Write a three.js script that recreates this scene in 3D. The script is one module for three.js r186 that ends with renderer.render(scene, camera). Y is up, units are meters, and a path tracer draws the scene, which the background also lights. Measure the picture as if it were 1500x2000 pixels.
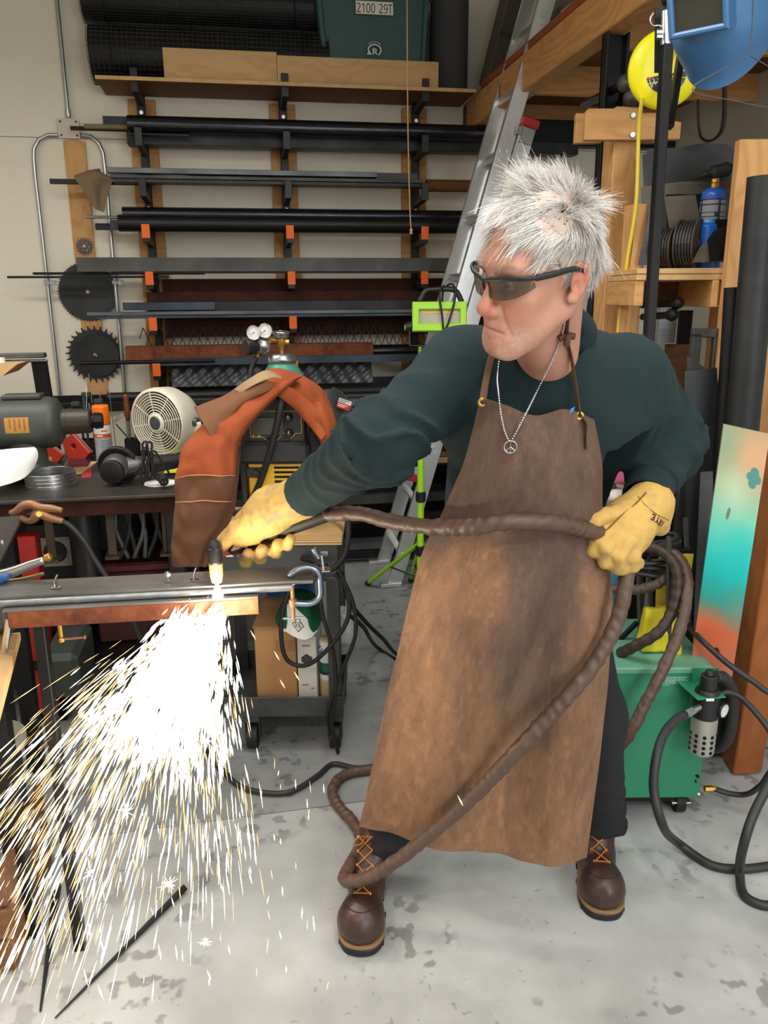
import * as THREE from 'three';
import { mergeGeometries, mergeVertices } from 'three/addons/utils/BufferGeometryUtils.js';
import { ConvexGeometry } from 'three/addons/geometries/ConvexGeometry.js';
import { RectAreaLightUniformsLib } from 'three/addons/lights/RectAreaLightUniformsLib.js';

// ---------- camera, light, exposure ----------
const V = (x = 0, y = 0, z = 0) => new THREE.Vector3(x, y, z);
const R = (d) => d * Math.PI / 180;
const scene = new THREE.Scene();
scene.background = new THREE.Color(0x000000);
const FOV = 65, PITCH = 15.1, YAW = 9.7, ROLL = -0.35;
const camera = new THREE.PerspectiveCamera(FOV, 0.75, 0.05, 60);
camera.position.set(0, 1.55, 0);
camera.rotation.set(R(-PITCH), R(-YAW), R(ROLL), 'YXZ');
camera.updateMatrixWorld(true);
scene.add(camera);
const renderer = new THREE.WebGLRenderer({ antialias: true });
renderer.toneMapping = THREE.LinearToneMapping;
renderer.toneMappingExposure = 1.32;
renderer.shadowMap.enabled = true;
RectAreaLightUniformsLib.init();
// ceiling fluorescents: [x, y, z, length, width, along x?, radiance]
const TUBES = [
[-0.6, 2.85, 0.75, 2.4, 0.3, true, 13],
[0.45, 2.85, -1.15, 2.4, 0.3, false, 10],
[-1.6, 2.85, -2.7, 2.4, 0.3, true, 11],
[2.0, 2.85, 1.0, 2.4, 0.3, false, 10],
];
for (const [x, y, z, l, w, ax, k] of TUBES) {
const L = new THREE.RectAreaLight(new THREE.Color(1.0, 0.975, 0.93), k, ax ? l : w, ax ? w : l);
L.position.set(x, y - 0.012, z); L.rotation.x = -Math.PI / 2; scene.add(L);
}
// daylight window in the wall behind the photographer: [x, y, width, height, radiance]
const WIN = [1.75, 1.95, 1.7, 1.7, 2.8];
{ const L = new THREE.RectAreaLight(new THREE.Color(0.86, 0.94, 1.0), WIN[4], WIN[2], WIN[3]); L.position.set(WIN[0], WIN[1], 2.93); scene.add(L); }

// ---------- helpers ----------
const FPX = 1000 / Math.tan(R(FOV / 2)), HEAD = V(Math.sin(R(YAW)), 0, -Math.cos(R(YAW)));
const SIDE = V(Math.cos(R(YAW)), 0, Math.sin(R(YAW))), UP = V(0, 1, 0);
// a point of the place, from where it is seen in the photograph and one known plane: x, y, z of the room or f, metres ahead of the photographer
function at(px, py, k) {
const d = V((px - 750) / FPX, (1000 - py) / FPX, -1).applyQuaternion(camera.quaternion);
const [n, v] = Object.entries(k)[0];
const t = n === 'f' ? v / d.dot(HEAD) : (v - camera.position[n]) / d[n];
return camera.position.clone().addScaledVector(d, t);
}
function rngOf(seed) { let s = seed >>> 0; return () => { s = (s + 0x6d2b79f5) | 0; let t = Math.imul(s ^ (s >>> 15), 1 | s); t = (t + Math.imul(t ^ (t >>> 7), 61 | t)) ^ t; return ((t ^ (t >>> 14)) >>> 0) / 4294967296; }; }
const rnd = rngOf(77);
const hash = (x, y, z, s) => { let h = Math.imul(x, 374761393) + Math.imul(y, 668265263) + Math.imul(z, 2147483647 ^ 0x5bd1e995) + Math.imul(s, 1274126177); h = Math.imul(h ^ (h >>> 13), 1274126177); return ((h ^ (h >>> 16)) >>> 0) / 4294967296; };
const sm = (t) => t * t * (3 - 2 * t), lerp = (a, b, t) => a + (b - a) * t, clamp = (x, a = 0, b = 1) => Math.min(b, Math.max(a, x));
const sstep = (a, b, x) => sm(clamp((x - a) / (b - a)));
// value noise with period p in both directions
function vn(x, y, p, s) {
const xi = Math.floor(x), yi = Math.floor(y), fx = sm(x - xi), fy = sm(y - yi), w = (i) => ((i % p) + p) % p;
const h = (i, j) => hash(w(i), w(j), 0, s);
return lerp(lerp(h(xi, yi), h(xi + 1, yi), fx), lerp(h(xi, yi + 1), h(xi + 1, yi + 1), fx), fy);
}
function fbm(u, v, p, oct, s) { let a = 0, k = 0.5, t = 0; for (let i = 0; i < oct; i++) { a += k * vn(u * p, v * p, p, s + i); t += k; k *= 0.5; p *= 2; } return a / t; }
function n3(x, y, z, s = 1) {
const xi = Math.floor(x), yi = Math.floor(y), zi = Math.floor(z), fx = sm(x - xi), fy = sm(y - yi), fz = sm(z - zi);
const h = (i, j, k) => hash(xi + i, yi + j, zi + k, s);
return lerp(lerp(lerp(h(0, 0, 0), h(1, 0, 0), fx), lerp(h(0, 1, 0), h(1, 1, 0), fx), fy), lerp(lerp(h(0, 0, 1), h(1, 0, 1), fx), lerp(h(0, 1, 1), h(1, 1, 1), fx), fy), fz);
}
function dataTex(n, m, fn, srgb, rep) {
const a = new Uint8Array(n * m * 4);
for (let j = 0; j < m; j++) for (let i = 0; i < n; i++) {
const c = fn(i / n, j / m), o = (j * n + i) * 4, g = typeof c === 'number';
a[o] = clamp(g ? c : c[0], 0, 255); a[o + 1] = clamp(g ? c : c[1], 0, 255); a[o + 2] = clamp(g ? c : c[2], 0, 255); a[o + 3] = 255;
}
const t = new THREE.DataTexture(a, n, m); t.wrapS = t.wrapT = THREE.RepeatWrapping; t.magFilter = THREE.LinearFilter; t.minFilter = THREE.LinearMipmapLinearFilter;
if (srgb) t.colorSpace = THREE.SRGBColorSpace;
if (rep) t.repeat.set(1 / rep[0], 1 / rep[1]);
t.needsUpdate = true; return t;
}
function canvasTex(w, h, draw, srgb = true) {
const c = document.createElement('canvas'); c.width = w; c.height = h; draw(c.getContext('2d'), w, h);
const t = new THREE.CanvasTexture(c); if (srgb) t.colorSpace = THREE.SRGBColorSpace; return t;
}
const mat = (o) => new THREE.MeshPhysicalMaterial(o);
// --- geometry
function uvMetres(g, off = 0) {
if (g.index) g = g.toNonIndexed();
const p = g.attributes.position, n = g.attributes.normal, uv = new Float32Array(p.count * 2);
const a = V(), b = V(), c = V();
for (let i = 0; i < p.count; i += 3) {
a.fromBufferAttribute(p, i); b.fromBufferAttribute(p, i + 1).sub(a); c.fromBufferAttribute(p, i + 2).sub(a); b.cross(c);
const ax = Math.abs(b.x), ay = Math.abs(b.y), az = Math.abs(b.z);
for (let k = i; k < i + 3; k++) {
const X = p.getX(k), Y = p.getY(k), Z = p.getZ(k);
const q = az >= ax && az >= ay ? [X, Y] : ay >= ax ? [X, Z] : [Z, Y];
uv[2 * k] = q[0] + off; uv[2 * k + 1] = q[1] + off * 0.61;
}
}
g.setAttribute('uv', new THREE.BufferAttribute(uv, 2)); return g;
}
function chamfer(w, h, d, c = 0.002) {
c = Math.min(c, w * 0.24, h * 0.24, d * 0.24);
const pts = [], x = w / 2, y = h / 2, z = d / 2;
for (const i of [-1, 1]) for (const j of [-1, 1]) for (const k of [-1, 1]) pts.push(V(i * (x - c), j * (y - c), k * z), V(i * (x - c), j * y, k * (z - c)), V(i * x, j * (y - c), k * (z - c)));
return uvMetres(new ConvexGeometry(pts), rnd() * 7);
}
const bx = (x0, y0, z0, x1, y1, z1, c) => chamfer(Math.abs(x1 - x0), Math.abs(y1 - y0), Math.abs(z1 - z0), c).translate((x0 + x1) / 2, (y0 + y1) / 2, (z0 + z1) / 2);
const frame = (o, X, Y, Z) => new THREE.Matrix4().makeBasis(X, Y, Z).setPosition(o);
function basis(p, q, upRef) {
const X = q.clone().sub(p).normalize(); let u = upRef || (Math.abs(X.y) > 0.95 ? V(0, 0, 1) : UP);
const Z = X.clone().cross(u).normalize(); return [X, Z.clone().cross(X).normalize(), Z];
}
// a bar of rectangular section from p to q: h along the reference up, w across
function beam(p, q, w, h, c = 0.002, upRef) {
const [X, Y, Z] = basis(p, q, upRef);
return chamfer(p.distanceTo(q), h, w, c).applyMatrix4(frame(p.clone().add(q).multiplyScalar(0.5), X, Y, Z));
}
function lathe(prof, o = V(), dir = UP, seg = 24) {
const g = new THREE.LatheGeometry(prof.map(([r, y]) => new THREE.Vector2(Math.max(r, 0.00001), y)), seg);
return g.applyQuaternion(new THREE.Quaternion().setFromUnitVectors(UP, dir.clone().normalize())).translate(o.x, o.y, o.z);
}
function cyl(p, q, r0, r1 = r0, seg = 16, c = 0) {
const d = q.clone().sub(p), L = d.length(), b = Math.min(c, r0 * 0.5, r1 * 0.5);
// each rim vertex doubled for a hard edge
const prof = b ? [[0, 0], [r0 - b, 0], [r0 - b, 0], [r0, b], [r0, b], [r1, L - b], [r1, L - b], [r1 - b, L], [r1 - b, L], [0, L]] : [[0, 0], [r0, 0], [r0, 0], [r1, L], [r1, L], [0, L]];
return hard(lathe(prof, p, d, seg));
}
function hard(g) { const q = g.toNonIndexed(); return creased(q, 0.7); }
function creased(g, ang = 0.7) {   // normals smoothed only below an angle
if (g.index) g = g.toNonIndexed();
const p = g.attributes.position, n = p.count / 3, fn = [], map = new Map(), a = V(), b = V(), c = V();
const key = (i) => Math.round(p.getX(i) * 2e4) + ',' + Math.round(p.getY(i) * 2e4) + ',' + Math.round(p.getZ(i) * 2e4);
const keys = [];
for (let t = 0; t < n; t++) {
a.fromBufferAttribute(p, 3 * t); b.fromBufferAttribute(p, 3 * t + 1).sub(a); c.fromBufferAttribute(p, 3 * t + 2).sub(a);
const m = b.clone().cross(c); fn.push(m);
for (let k = 0; k < 3; k++) { const s = key(3 * t + k); keys.push(s); if (!map.has(s)) map.set(s, []); map.get(s).push(t); }
}
const un = fn.map((m) => m.clone().normalize()), out = new Float32Array(p.count * 3), cos = Math.cos(ang);
for (let i = 0; i < p.count; i++) {
const t = Math.floor(i / 3), m = V();
for (const s of map.get(keys[i])) if (un[s].dot(un[t]) >= cos) m.add(fn[s]);
m.normalize(); out.set([m.x, m.y, m.z], 3 * i);
}
g.setAttribute('normal', new THREE.BufferAttribute(out, 3)); return g;
}
function pipe(p, q, ro, ri, seg = 18) { const d = q.clone().sub(p), L = d.length(); return hard(lathe([[ri, 0], [ro, 0], [ro, L], [ri, L], [ri, 0]], p, d, seg)); }
// sweep of a round (or bent) section along a smooth path; r is a number or a function of t
function sweep(pts, r, { n = 0, rad = 10, closed = false, shape, straight = false } = {}) {
const P = pts.map((p) => (Array.isArray(p) ? V(...p) : p));
let L = 0; for (let i = 1; i < P.length; i++) L += P[i].distanceTo(P[i - 1]);
n = n || Math.max(4, P.length * 6); const rf = typeof r === 'function' ? r : () => r;
const cv = straight ? null : new THREE.CatmullRomCurve3(P, closed, 'centripetal'); if (cv) cv.arcLengthDivisions = 300;
const C = []; if (straight) { n = P.length - 1; for (const p of P) C.push(p.clone()); } else for (let i = 0; i <= n; i++) C.push(cv.getPointAt(i / n));
const pos = [], uv = [], idx = []; let N = null, T0 = null;
for (let i = 0; i <= n; i++) {
const T = (i === 0 ? C[1].clone().sub(closed ? C[n - 1] : C[0]) : i === n ? (closed ? C[1].clone().sub(C[n - 1]) : C[n].clone().sub(C[n - 1])) : C[i + 1].clone().sub(C[i - 1])).normalize();
if (!N) { N = Math.abs(T.y) > 0.9 ? V(1, 0, 0) : V(0, 1, 0); N.addScaledVector(T, -N.dot(T)).normalize(); } else { N.applyQuaternion(new THREE.Quaternion().setFromUnitVectors(T0, T)); N.addScaledVector(T, -N.dot(T)).normalize(); }
T0 = T; const B = T.clone().cross(N), t = i / n, rr = rf(t);
for (let k = 0; k <= rad; k++) {
const a = k / rad * Math.PI * 2, s = shape ? shape(a, t) : 1, x = Math.cos(a) * rr * (Array.isArray(s) ? s[0] : s), y = Math.sin(a) * rr * (Array.isArray(s) ? s[1] : s);
const q = C[i].clone().addScaledVector(N, x).addScaledVector(B, y); pos.push(q.x, q.y, q.z); uv.push(t * L, k / rad * 0.1);
}
}
for (let i = 0; i < n; i++) for (let k = 0; k < rad; k++) { const a = i * (rad + 1) + k, b = a + rad + 1; idx.push(a, a + 1, b, b, a + 1, b + 1); }
if (!closed) for (const [i, f] of [[0, 1], [n, 0]]) {
const c = pos.length / 3; pos.push(C[i].x, C[i].y, C[i].z); uv.push(0, 0);
for (let k = 0; k < rad; k++) { const a = i * (rad + 1) + k; f ? idx.push(c, a + 1, a) : idx.push(c, a, a + 1); }
}
const g = new THREE.BufferGeometry(); g.setAttribute('position', new THREE.Float32BufferAttribute(pos, 3)); g.setAttribute('uv', new THREE.Float32BufferAttribute(uv, 2)); g.setIndex(idx);
g.computeVertexNormals(); // seam
const nn = g.attributes.normal;
for (let i = 0; i <= n; i++) { const a = i * (rad + 1), b = a + rad, m = V(nn.getX(a) + nn.getX(b), nn.getY(a) + nn.getY(b), nn.getZ(a) + nn.getZ(b)).normalize(); nn.setXYZ(a, m.x, m.y, m.z); nn.setXYZ(b, m.x, m.y, m.z); }
return g.toNonIndexed();
}
// flat outline (list of [x, y]) extruded by d about its middle plane, put at o with axes X, Y
function plate(pts, d, o = V(), X = V(1, 0, 0), Y = UP, { bevel = 0, holes = [], curve = 6 } = {}) {
const s = new THREE.Shape(pts.map(([x, y]) => new THREE.Vector2(x, y)));
for (const h of holes) s.holes.push(new THREE.Path(h.map(([x, y]) => new THREE.Vector2(x, y))));
const b = Math.min(bevel, d * 0.45), g = new THREE.ExtrudeGeometry(s, { depth: d - 2 * b, bevelEnabled: b > 0, bevelThickness: b, bevelSize: b, bevelOffset: -b, bevelSegments: 1, curveSegments: curve });
g.translate(0, 0, -(d - 2 * b) / 2); return uvMetres(g, rnd() * 3).applyMatrix4(frame(o, X, Y, X.clone().cross(Y).normalize()));
}
const circle = (x, y, r, n = 14, a0 = 0) => Array.from({ length: n }, (_, i) => [x + r * Math.cos(a0 + i / n * 2 * Math.PI), y + r * Math.sin(a0 + i / n * 2 * Math.PI)]);
// closed sheet of thickness th over a grid of points
function sheet(nu, nv, fn, th, Lu = 1, Lv = 1) {
const P = [], W = nu + 1;
for (let j = 0; j <= nv; j++) for (let i = 0; i <= nu; i++) P.push(fn(i / nu, j / nv));
const at2 = (i, j) => P[clamp(j, 0, nv) * W + clamp(i, 0, nu)], N = [];
for (let j = 0; j <= nv; j++) for (let i = 0; i <= nu; i++) N.push(at2(i + 1, j).clone().sub(at2(i - 1, j)).cross(at2(i, j + 1).clone().sub(at2(i, j - 1))).normalize());
const pos = [], uv = [], idx = [], K = P.length;
for (const s of [0.5, -0.5]) for (let k = 0; k < K; k++) { const q = P[k].clone().addScaledVector(N[k], s * th); pos.push(q.x, q.y, q.z); uv.push((k % W) / nu * Lu, Math.floor(k / W) / nv * Lv); }
for (let j = 0; j < nv; j++) for (let i = 0; i < nu; i++) { const a = j * W + i, b = a + 1, c = a + W, d = c + 1; idx.push(a, b, c, b, d, c, K + a, K + c, K + b, K + b, K + c, K + d); }
const rim = []; for (let i = 0; i < nu; i++) rim.push(i); for (let j = 0; j < nv; j++) rim.push(j * W + nu); for (let i = nu; i > 0; i--) rim.push(nv * W + i); for (let j = nv; j > 0; j--) rim.push(j * W);
for (let k = 0; k < rim.length; k++) { const a = rim[k], b = rim[(k + 1) % rim.length]; idx.push(a, K + a, b, b, K + a, K + b); }
const g = new THREE.BufferGeometry(); g.setAttribute('position', new THREE.Float32BufferAttribute(pos, 3)); g.setAttribute('uv', new THREE.Float32BufferAttribute(uv, 2)); g.setIndex(idx);
return creased(g.toNonIndexed(), 1.1);
}
// Catmull-Rom surface through a grid of control points rows[j][i]
function patch(rows) {
const cr = (a, b, c, d, t) => 0.5 * (2 * b + (c - a) * t + (2 * a - 5 * b + 4 * c - d) * t * t + (3 * b - a - 3 * c + d) * t * t * t);
const row = (r, u) => { const n = r.length - 1, x = clamp(u) * n, i = Math.min(Math.floor(x), n - 1), t = x - i, q = (k) => r[clamp(k, 0, n)]; return ['x', 'y', 'z'].map((k) => cr(q(i - 1)[k], q(i)[k], q(i + 1)[k], q(i + 2)[k], t)); };
return (u, v) => { const n = rows.length - 1, y = clamp(v) * n, j = Math.min(Math.floor(y), n - 1), t = y - j, q = (k) => row(rows[clamp(k, 0, n)], u), A = q(j - 1), B = q(j), C = q(j + 1), D = q(j + 2); return V(cr(A[0], B[0], C[0], D[0], t), cr(A[1], B[1], C[1], D[1], t), cr(A[2], B[2], C[2], D[2], t)); };
}
// surface of a distance field (naive surface nets)
function nets(f, lo, hi, h) {
const nx = Math.ceil((hi.x - lo.x) / h) + 1, ny = Math.ceil((hi.y - lo.y) / h) + 1, nz = Math.ceil((hi.z - lo.z) / h) + 1, F = new Float32Array(nx * ny * nz);
const id = (i, j, k) => (k * ny + j) * nx + i;
// coarse pass: skip blocks that are far from the surface
const B = 4;
for (let k = 0; k < nz; k += B) for (let j = 0; j < ny; j += B) for (let i = 0; i < nx; i += B) {
const c = f(lo.x + (i + 1.5) * h, lo.y + (j + 1.5) * h, lo.z + (k + 1.5) * h), far = Math.abs(c) > h * 6.5 + 0.03;
for (let c2 = k; c2 < Math.min(k + B, nz); c2++) for (let b = j; b < Math.min(j + B, ny); b++) for (let a = i; a < Math.min(i + B, nx); a++) F[id(a, b, c2)] = far ? c : f(lo.x + a * h, lo.y + b * h, lo.z + c2 * h);
}
const pos = [], vid = new Int32Array(nx * ny * nz).fill(-1), idx = [];
const E = [[0, 1], [2, 3], [4, 5], [6, 7], [0, 2], [1, 3], [4, 6], [5, 7], [0, 4], [1, 5], [2, 6], [3, 7]];
for (let k = 0; k < nz - 1; k++) for (let j = 0; j < ny - 1; j++) for (let i = 0; i < nx - 1; i++) {
const v = []; let m = 0;
for (let c = 0; c < 8; c++) { const x = F[id(i + (c & 1), j + ((c >> 1) & 1), k + (c >> 2))]; v.push(x); if (x < 0) m |= 1 << c; }
if (m === 0 || m === 255) continue;
let sx = 0, sy = 0, sz = 0, n = 0;
for (const [a, b] of E) if ((v[a] < 0) !== (v[b] < 0)) { const t = v[a] / (v[a] - v[b]); sx += lerp(a & 1, b & 1, t); sy += lerp((a >> 1) & 1, (b >> 1) & 1, t); sz += lerp(a >> 2, b >> 2, t); n++; }
vid[id(i, j, k)] = pos.length / 3; pos.push(lo.x + (i + sx / n) * h, lo.y + (j + sy / n) * h, lo.z + (k + sz / n) * h);
}
const quad = (a, b, c, d, fl) => { if (a < 0 || b < 0 || c < 0 || d < 0) return; fl ? idx.push(a, b, c, a, c, d) : idx.push(a, c, b, a, d, c); };
for (let k = 1; k < nz - 1; k++) for (let j = 1; j < ny - 1; j++) for (let i = 1; i < nx - 1; i++) {
const s = F[id(i, j, k)] < 0;
if (s !== F[id(i + 1, j, k)] < 0) quad(vid[id(i, j - 1, k - 1)], vid[id(i, j, k - 1)], vid[id(i, j, k)], vid[id(i, j - 1, k)], s);
if (s !== F[id(i, j + 1, k)] < 0) quad(vid[id(i - 1, j, k - 1)], vid[id(i - 1, j, k)], vid[id(i, j, k)], vid[id(i, j, k - 1)], s);
if (s !== F[id(i, j, k + 1)] < 0) quad(vid[id(i - 1, j - 1, k)], vid[id(i, j - 1, k)], vid[id(i, j, k)], vid[id(i - 1, j, k)], s);
}
const g = new THREE.BufferGeometry(); g.setAttribute('position', new THREE.Float32BufferAttribute(pos, 3)); g.setIndex(idx); g.computeVertexNormals();
return g;
}
const merge = (...gs) => mergeGeometries(gs.flat().map((g) => { const q = g.index ? g.toNonIndexed() : g; for (const k of Object.keys(q.attributes)) if (!['position', 'normal', 'uv'].includes(k)) q.deleteAttribute(k); if (!q.attributes.uv) q.setAttribute('uv', new THREE.BufferAttribute(new Float32Array(q.attributes.position.count * 2), 2)); return q; }));
// --- objects
const taken = {};
const numbered = (n) => { const k = (taken[n] = (taken[n] ?? -1) + 1); return k ? `${n}_${String(k).padStart(3, '0')}` : n; };
function part(name, g, m, parent) { const o = new THREE.Mesh(Array.isArray(g) ? (g.length > 1 ? merge(g) : g[0]) : g, m); o.name = name; o.castShadow = o.receiveShadow = true; parent.add(o); return o; }
function thing(name, label, category, group) { const o = new THREE.Group(); o.name = numbered(name); o.userData = { label, category }; if (group) o.userData.group = group; scene.add(o); return o; }
function one(name, label, category, g, m, group) { const o = part(numbered(name), g, m, scene); o.userData = { label, category }; if (group) o.userData.group = group; settle(o); return o; }
function struct(name, g, m) { const o = part(name, g, m, scene); o.userData = { kind: 'structure' }; return o; }
// moves a thing's own origin to the middle of its base, the parts staying where they are
function settle(o) {
const b = new THREE.Box3().setFromObject(o, true), c = V((b.min.x + b.max.x) / 2, b.min.y, (b.min.z + b.max.z) / 2);
if (o.isMesh) { o.geometry.translate(-c.x, -c.y, -c.z); for (const k of o.children) k.position.sub(c); } else for (const k of o.children) k.position.sub(c);
o.position.copy(c); return o;
}
function copyOf(o, label, dx, dy, dz, turn = 0) { const c = o.clone(); c.name = numbered(o.name.replace(/_\d{3}$/, '')); c.userData = { ...o.userData }; if (label) c.userData.label = label; c.position.add(V(dx, dy, dz)); c.rotation.y += turn; scene.add(c); return c; }

// ---------- materials ----------
const T = {};
T.mottle = dataTex(512, 512, (u, v) => 150 + 105 * (fbm(u, v, 6, 5, 3) - 0.5) * 2, false, [0.6, 0.6]);
T.fine = dataTex(256, 256, (u, v) => 255 * fbm(u, v, 24, 3, 9), false, [0.12, 0.12]);
T.steel = dataTex(512, 512, (u, v) => { const a = fbm(u, v, 5, 5, 11), s = vn(u * 3, v * 190, 190, 5), k = 0.72 + 0.5 * a + 0.1 * s; return [190 * k, 190 * k, 190 * k]; }, true, [0.7, 0.7]);
T.rust = dataTex(512, 512, (u, v) => { const a = fbm(u, v, 6, 6, 21), b = fbm(u, v, 40, 3, 8), k = 0.55 + 0.55 * a + 0.3 * (b - 0.5); return [150 * k, lerp(72, 92, a) * k, lerp(38, 60, b) * k]; }, true, [0.5, 0.5]);
function woodTex(c0, c1, seed, ring) {
return dataTex(512, 512, (u, v) => {
const w = fbm(u, v, 3, 3, seed), r = Math.sin((v * ring + w * 5.5 + 0.6 * Math.sin(u * 6.283)) * 6.283) * 0.5 + 0.5, fibre = vn(u * 8, v * 256, 256, seed + 4), g = clamp(0.3 * r * r + 0.25 * fibre + 0.35 * fbm(u, v, 4, 4, seed + 7));
return [lerp(c0[0], c1[0], g), lerp(c0[1], c1[1], g), lerp(c0[2], c1[2], g)];
}, true, [1.1, 0.42]);
}
T.pine = woodTex([226, 178, 118], [186, 130, 74], 31, 5);
T.fir = woodTex([212, 160, 100], [168, 114, 64], 41, 8);
T.ply = woodTex([222, 184, 132], [196, 150, 96], 51, 3);
T.oldwood = woodTex([128, 86, 54], [84, 54, 34], 61, 7);
T.plyedge = dataTex(64, 256, (u, v) => { const k = Math.floor(v * 16) % 2 ? 1 : 0.66; return [226 * k, 188 * k, 136 * k]; }, true, [0.3, 0.08]);
T.leather = dataTex(512, 512, (u, v) => 255 * (0.6 * fbm(u, v, 40, 4, 71) + 0.4 * fbm(u, v, 8, 3, 72)), false, [0.35, 0.35]);
T.weave = dataTex(256, 256, (u, v) => 128 + 70 * Math.sin(u * 6.283 * 40) * Math.sin(v * 6.283 * 40) + 80 * (fbm(u, v, 32, 3, 81) - 0.5), false, [0.06, 0.06]);
const M = {};
M.wall = mat({ color: 0xffffff, map: dataTex(512, 512, (u, v) => { const a = fbm(u, v, 4, 5, 91), k = 0.95 + 0.08 * a; return [240 * k, 231 * k, 212 * k]; }, true, [2.5, 2.5]), roughness: 0.8, bumpMap: T.fine, bumpScale: 0.0006 });
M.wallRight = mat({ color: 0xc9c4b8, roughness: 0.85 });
M.ceiling = mat({ color: 0xd8d4ca, roughness: 0.9 });
const concrete = (base, seed) => mat({ color: 0xffffff, roughness: 0.62, map: dataTex(1024, 1024, (u, v) => {
const a = fbm(u, v, 4, 6, seed), b = fbm(u, v, 30, 4, seed + 9), c = fbm(u, v, 9, 4, seed + 17), sp = vn(u * 150, v * 150, 150, seed + 5) > 0.94 && c > 0.5 ? 0.86 : 1;
const d = fbm(u, v, 16, 5, seed + 41), stain = 1 - 0.16 * sstep(0.45, 0.85, d) * sstep(0.35, 0.75, c) - 0.1 * sstep(0.5, 0.7, fbm(u, v, 3, 4, seed + 31)) - 0.22 * sstep(0.6, 0.72, fbm(u, v, 60, 3, seed + 51)) * sstep(0.45, 0.62, fbm(u, v, 7, 4, seed + 61));
const k = (0.86 + 0.22 * a + 0.12 * (b - 0.5)) * stain * sp; return [base[0] * k, base[1] * k, base[2] * k];
}, true, [2.2, 2.2]), roughnessMap: dataTex(256, 256, (u, v) => 130 + 110 * fbm(u, v, 6, 4, seed + 3), false, [1.6, 1.6]), bumpMap: T.mottle, bumpScale: 0.0012 });
M.floor = concrete([186, 188, 188], 101);
M.floorDark = concrete([156, 159, 160], 131);
const steelMat = (c, r = 0.45, m = 0.75) => mat({ color: c, map: T.steel, roughness: r, metalness: m, bumpMap: T.fine, bumpScale: 0.0002 });
M.black = steelMat(0x2c2c2e, 0.42, 0.5);
M.blackTube = steelMat(0x4a4a50, 0.24, 0.75);
M.dark = steelMat(0x4a4b4d, 0.5, 0.6);
M.grey = steelMat(0x84888c, 0.48, 0.7);
M.light = steelMat(0xc4c8cc, 0.38, 0.85);
M.blue = steelMat(0x5a6472, 0.45, 0.7);
M.mill = steelMat(0x6d6c6a, 0.55, 0.55);
M.rust = mat({ color: 0xffffff, map: T.rust, roughness: 0.85, metalness: 0.15, bumpMap: T.fine, bumpScale: 0.0005 });
M.rustDark = mat({ color: 0x8a7468, map: T.rust, roughness: 0.8, metalness: 0.2, bumpMap: T.fine, bumpScale: 0.0005 });
M.zinc = mat({ color: 0xb9bcbe, roughness: 0.32, metalness: 0.95 });
M.chrome = mat({ color: 0xd8dade, roughness: 0.16, metalness: 1 });
M.alu = mat({ color: 0xe6e8ea, roughness: 0.34, metalness: 0.85, bumpMap: T.fine, bumpScale: 0.0001 });
M.brass = mat({ color: 0xc79a4a, roughness: 0.35, metalness: 0.9 });
M.copper = mat({ color: 0xa87c5c, roughness: 0.5, metalness: 0.7, bumpMap: T.fine, bumpScale: 0.0003 });
const wood = (m, c = 0xffffff, r = 0.7) => mat({ color: c, map: m, roughness: r, bumpMap: T.fine, bumpScale: 0.0002 });
M.pine = wood(T.pine); M.fir = wood(T.fir); M.ply = wood(T.ply); M.oldwood = wood(T.oldwood); M.plyDark = wood(T.fir, 0x9a8672); M.stain = wood(T.fir, 0xc89078);
M.plyedge = mat({ color: 0xffffff, map: T.plyedge, roughness: 0.75 });
const plastic = (c, r = 0.42, o = {}) => mat({ color: c, roughness: r, ...o });
M.pblack = plastic(0x1b1b1d, 0.45); M.rubber = plastic(0x1a1a1b, 0.62); M.orange = plastic(0xf26a12, 0.55); M.white = plastic(0xeeeeea, 0.5); M.yellow = plastic(0xf2e80c, 0.38);
M.red = plastic(0xb32a22, 0.45); M.lime = plastic(0xa6e02c, 0.42); M.paper = mat({ color: 0xf3f2ee, roughness: 0.9 }); M.hole = plastic(0x060606, 0.95);
const say = (s) => console.log(s);

// ---------- the room ----------
const ZW = -5.2, XL = -3.4, XR = 2.75, ZF = 3.0, YC = 3.8;
{
const a = at(80, 1648, { y: 0 }), b = at(600, 1580, { y: 0 }), k = (b.z - a.z) / (b.x - a.x), zAt = (x) => a.z + k * (x - a.x);
const slab = (p) => { const g = plate(p.map(([x, z]) => [x, -z]), 0.15, V(0, -0.075, 0), V(1, 0, 0), V(0, 0, -1)); return uvMetres(g); };
const fl = struct('floor', slab([[XL - 0.2, zAt(XL - 0.2)], [XL - 0.2, ZF + 0.2], [XR + 0.2, ZF + 0.2], [XR + 0.2, zAt(XR + 0.2)]]), M.floor);
fl.userData.label = 'pale stained concrete floor slab';
const g = 0.004;
part('concrete_slab', slab([[XL - 0.2, zAt(XL - 0.2) - g], [XR + 0.2, zAt(XR + 0.2) - g], [XR + 0.2, ZW - 0.2], [XL - 0.2, ZW - 0.2]]), M.floorDark, fl).userData.label = 'darker grey concrete slab behind the joint';
}
const SEAM = at(60, 268, { z: ZW }).y;
struct('wall_back', uvMetres(bx(XL - 0.2, 0, ZW - 0.15, XR + 0.2, SEAM - 0.0015, ZW, 0.001)), M.wall);
part('drywall_panel', uvMetres(bx(XL - 0.2, SEAM + 0.0015, ZW - 0.15, XR + 0.2, YC, ZW, 0.001)), M.wall, scene.getObjectByName('wall_back'));
struct('wall_left', bx(XL - 0.15, 0, ZW, XL, YC, ZF, 0.001), M.wall);
struct('wall_right', bx(XR, 0, ZW, XR + 0.15, YC, ZF, 0.001), M.wallRight);
struct('wall_front', bx(XL - 0.15, 0, ZF, XR + 0.15, YC, ZF + 0.15, 0.001), M.wallRight);
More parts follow.
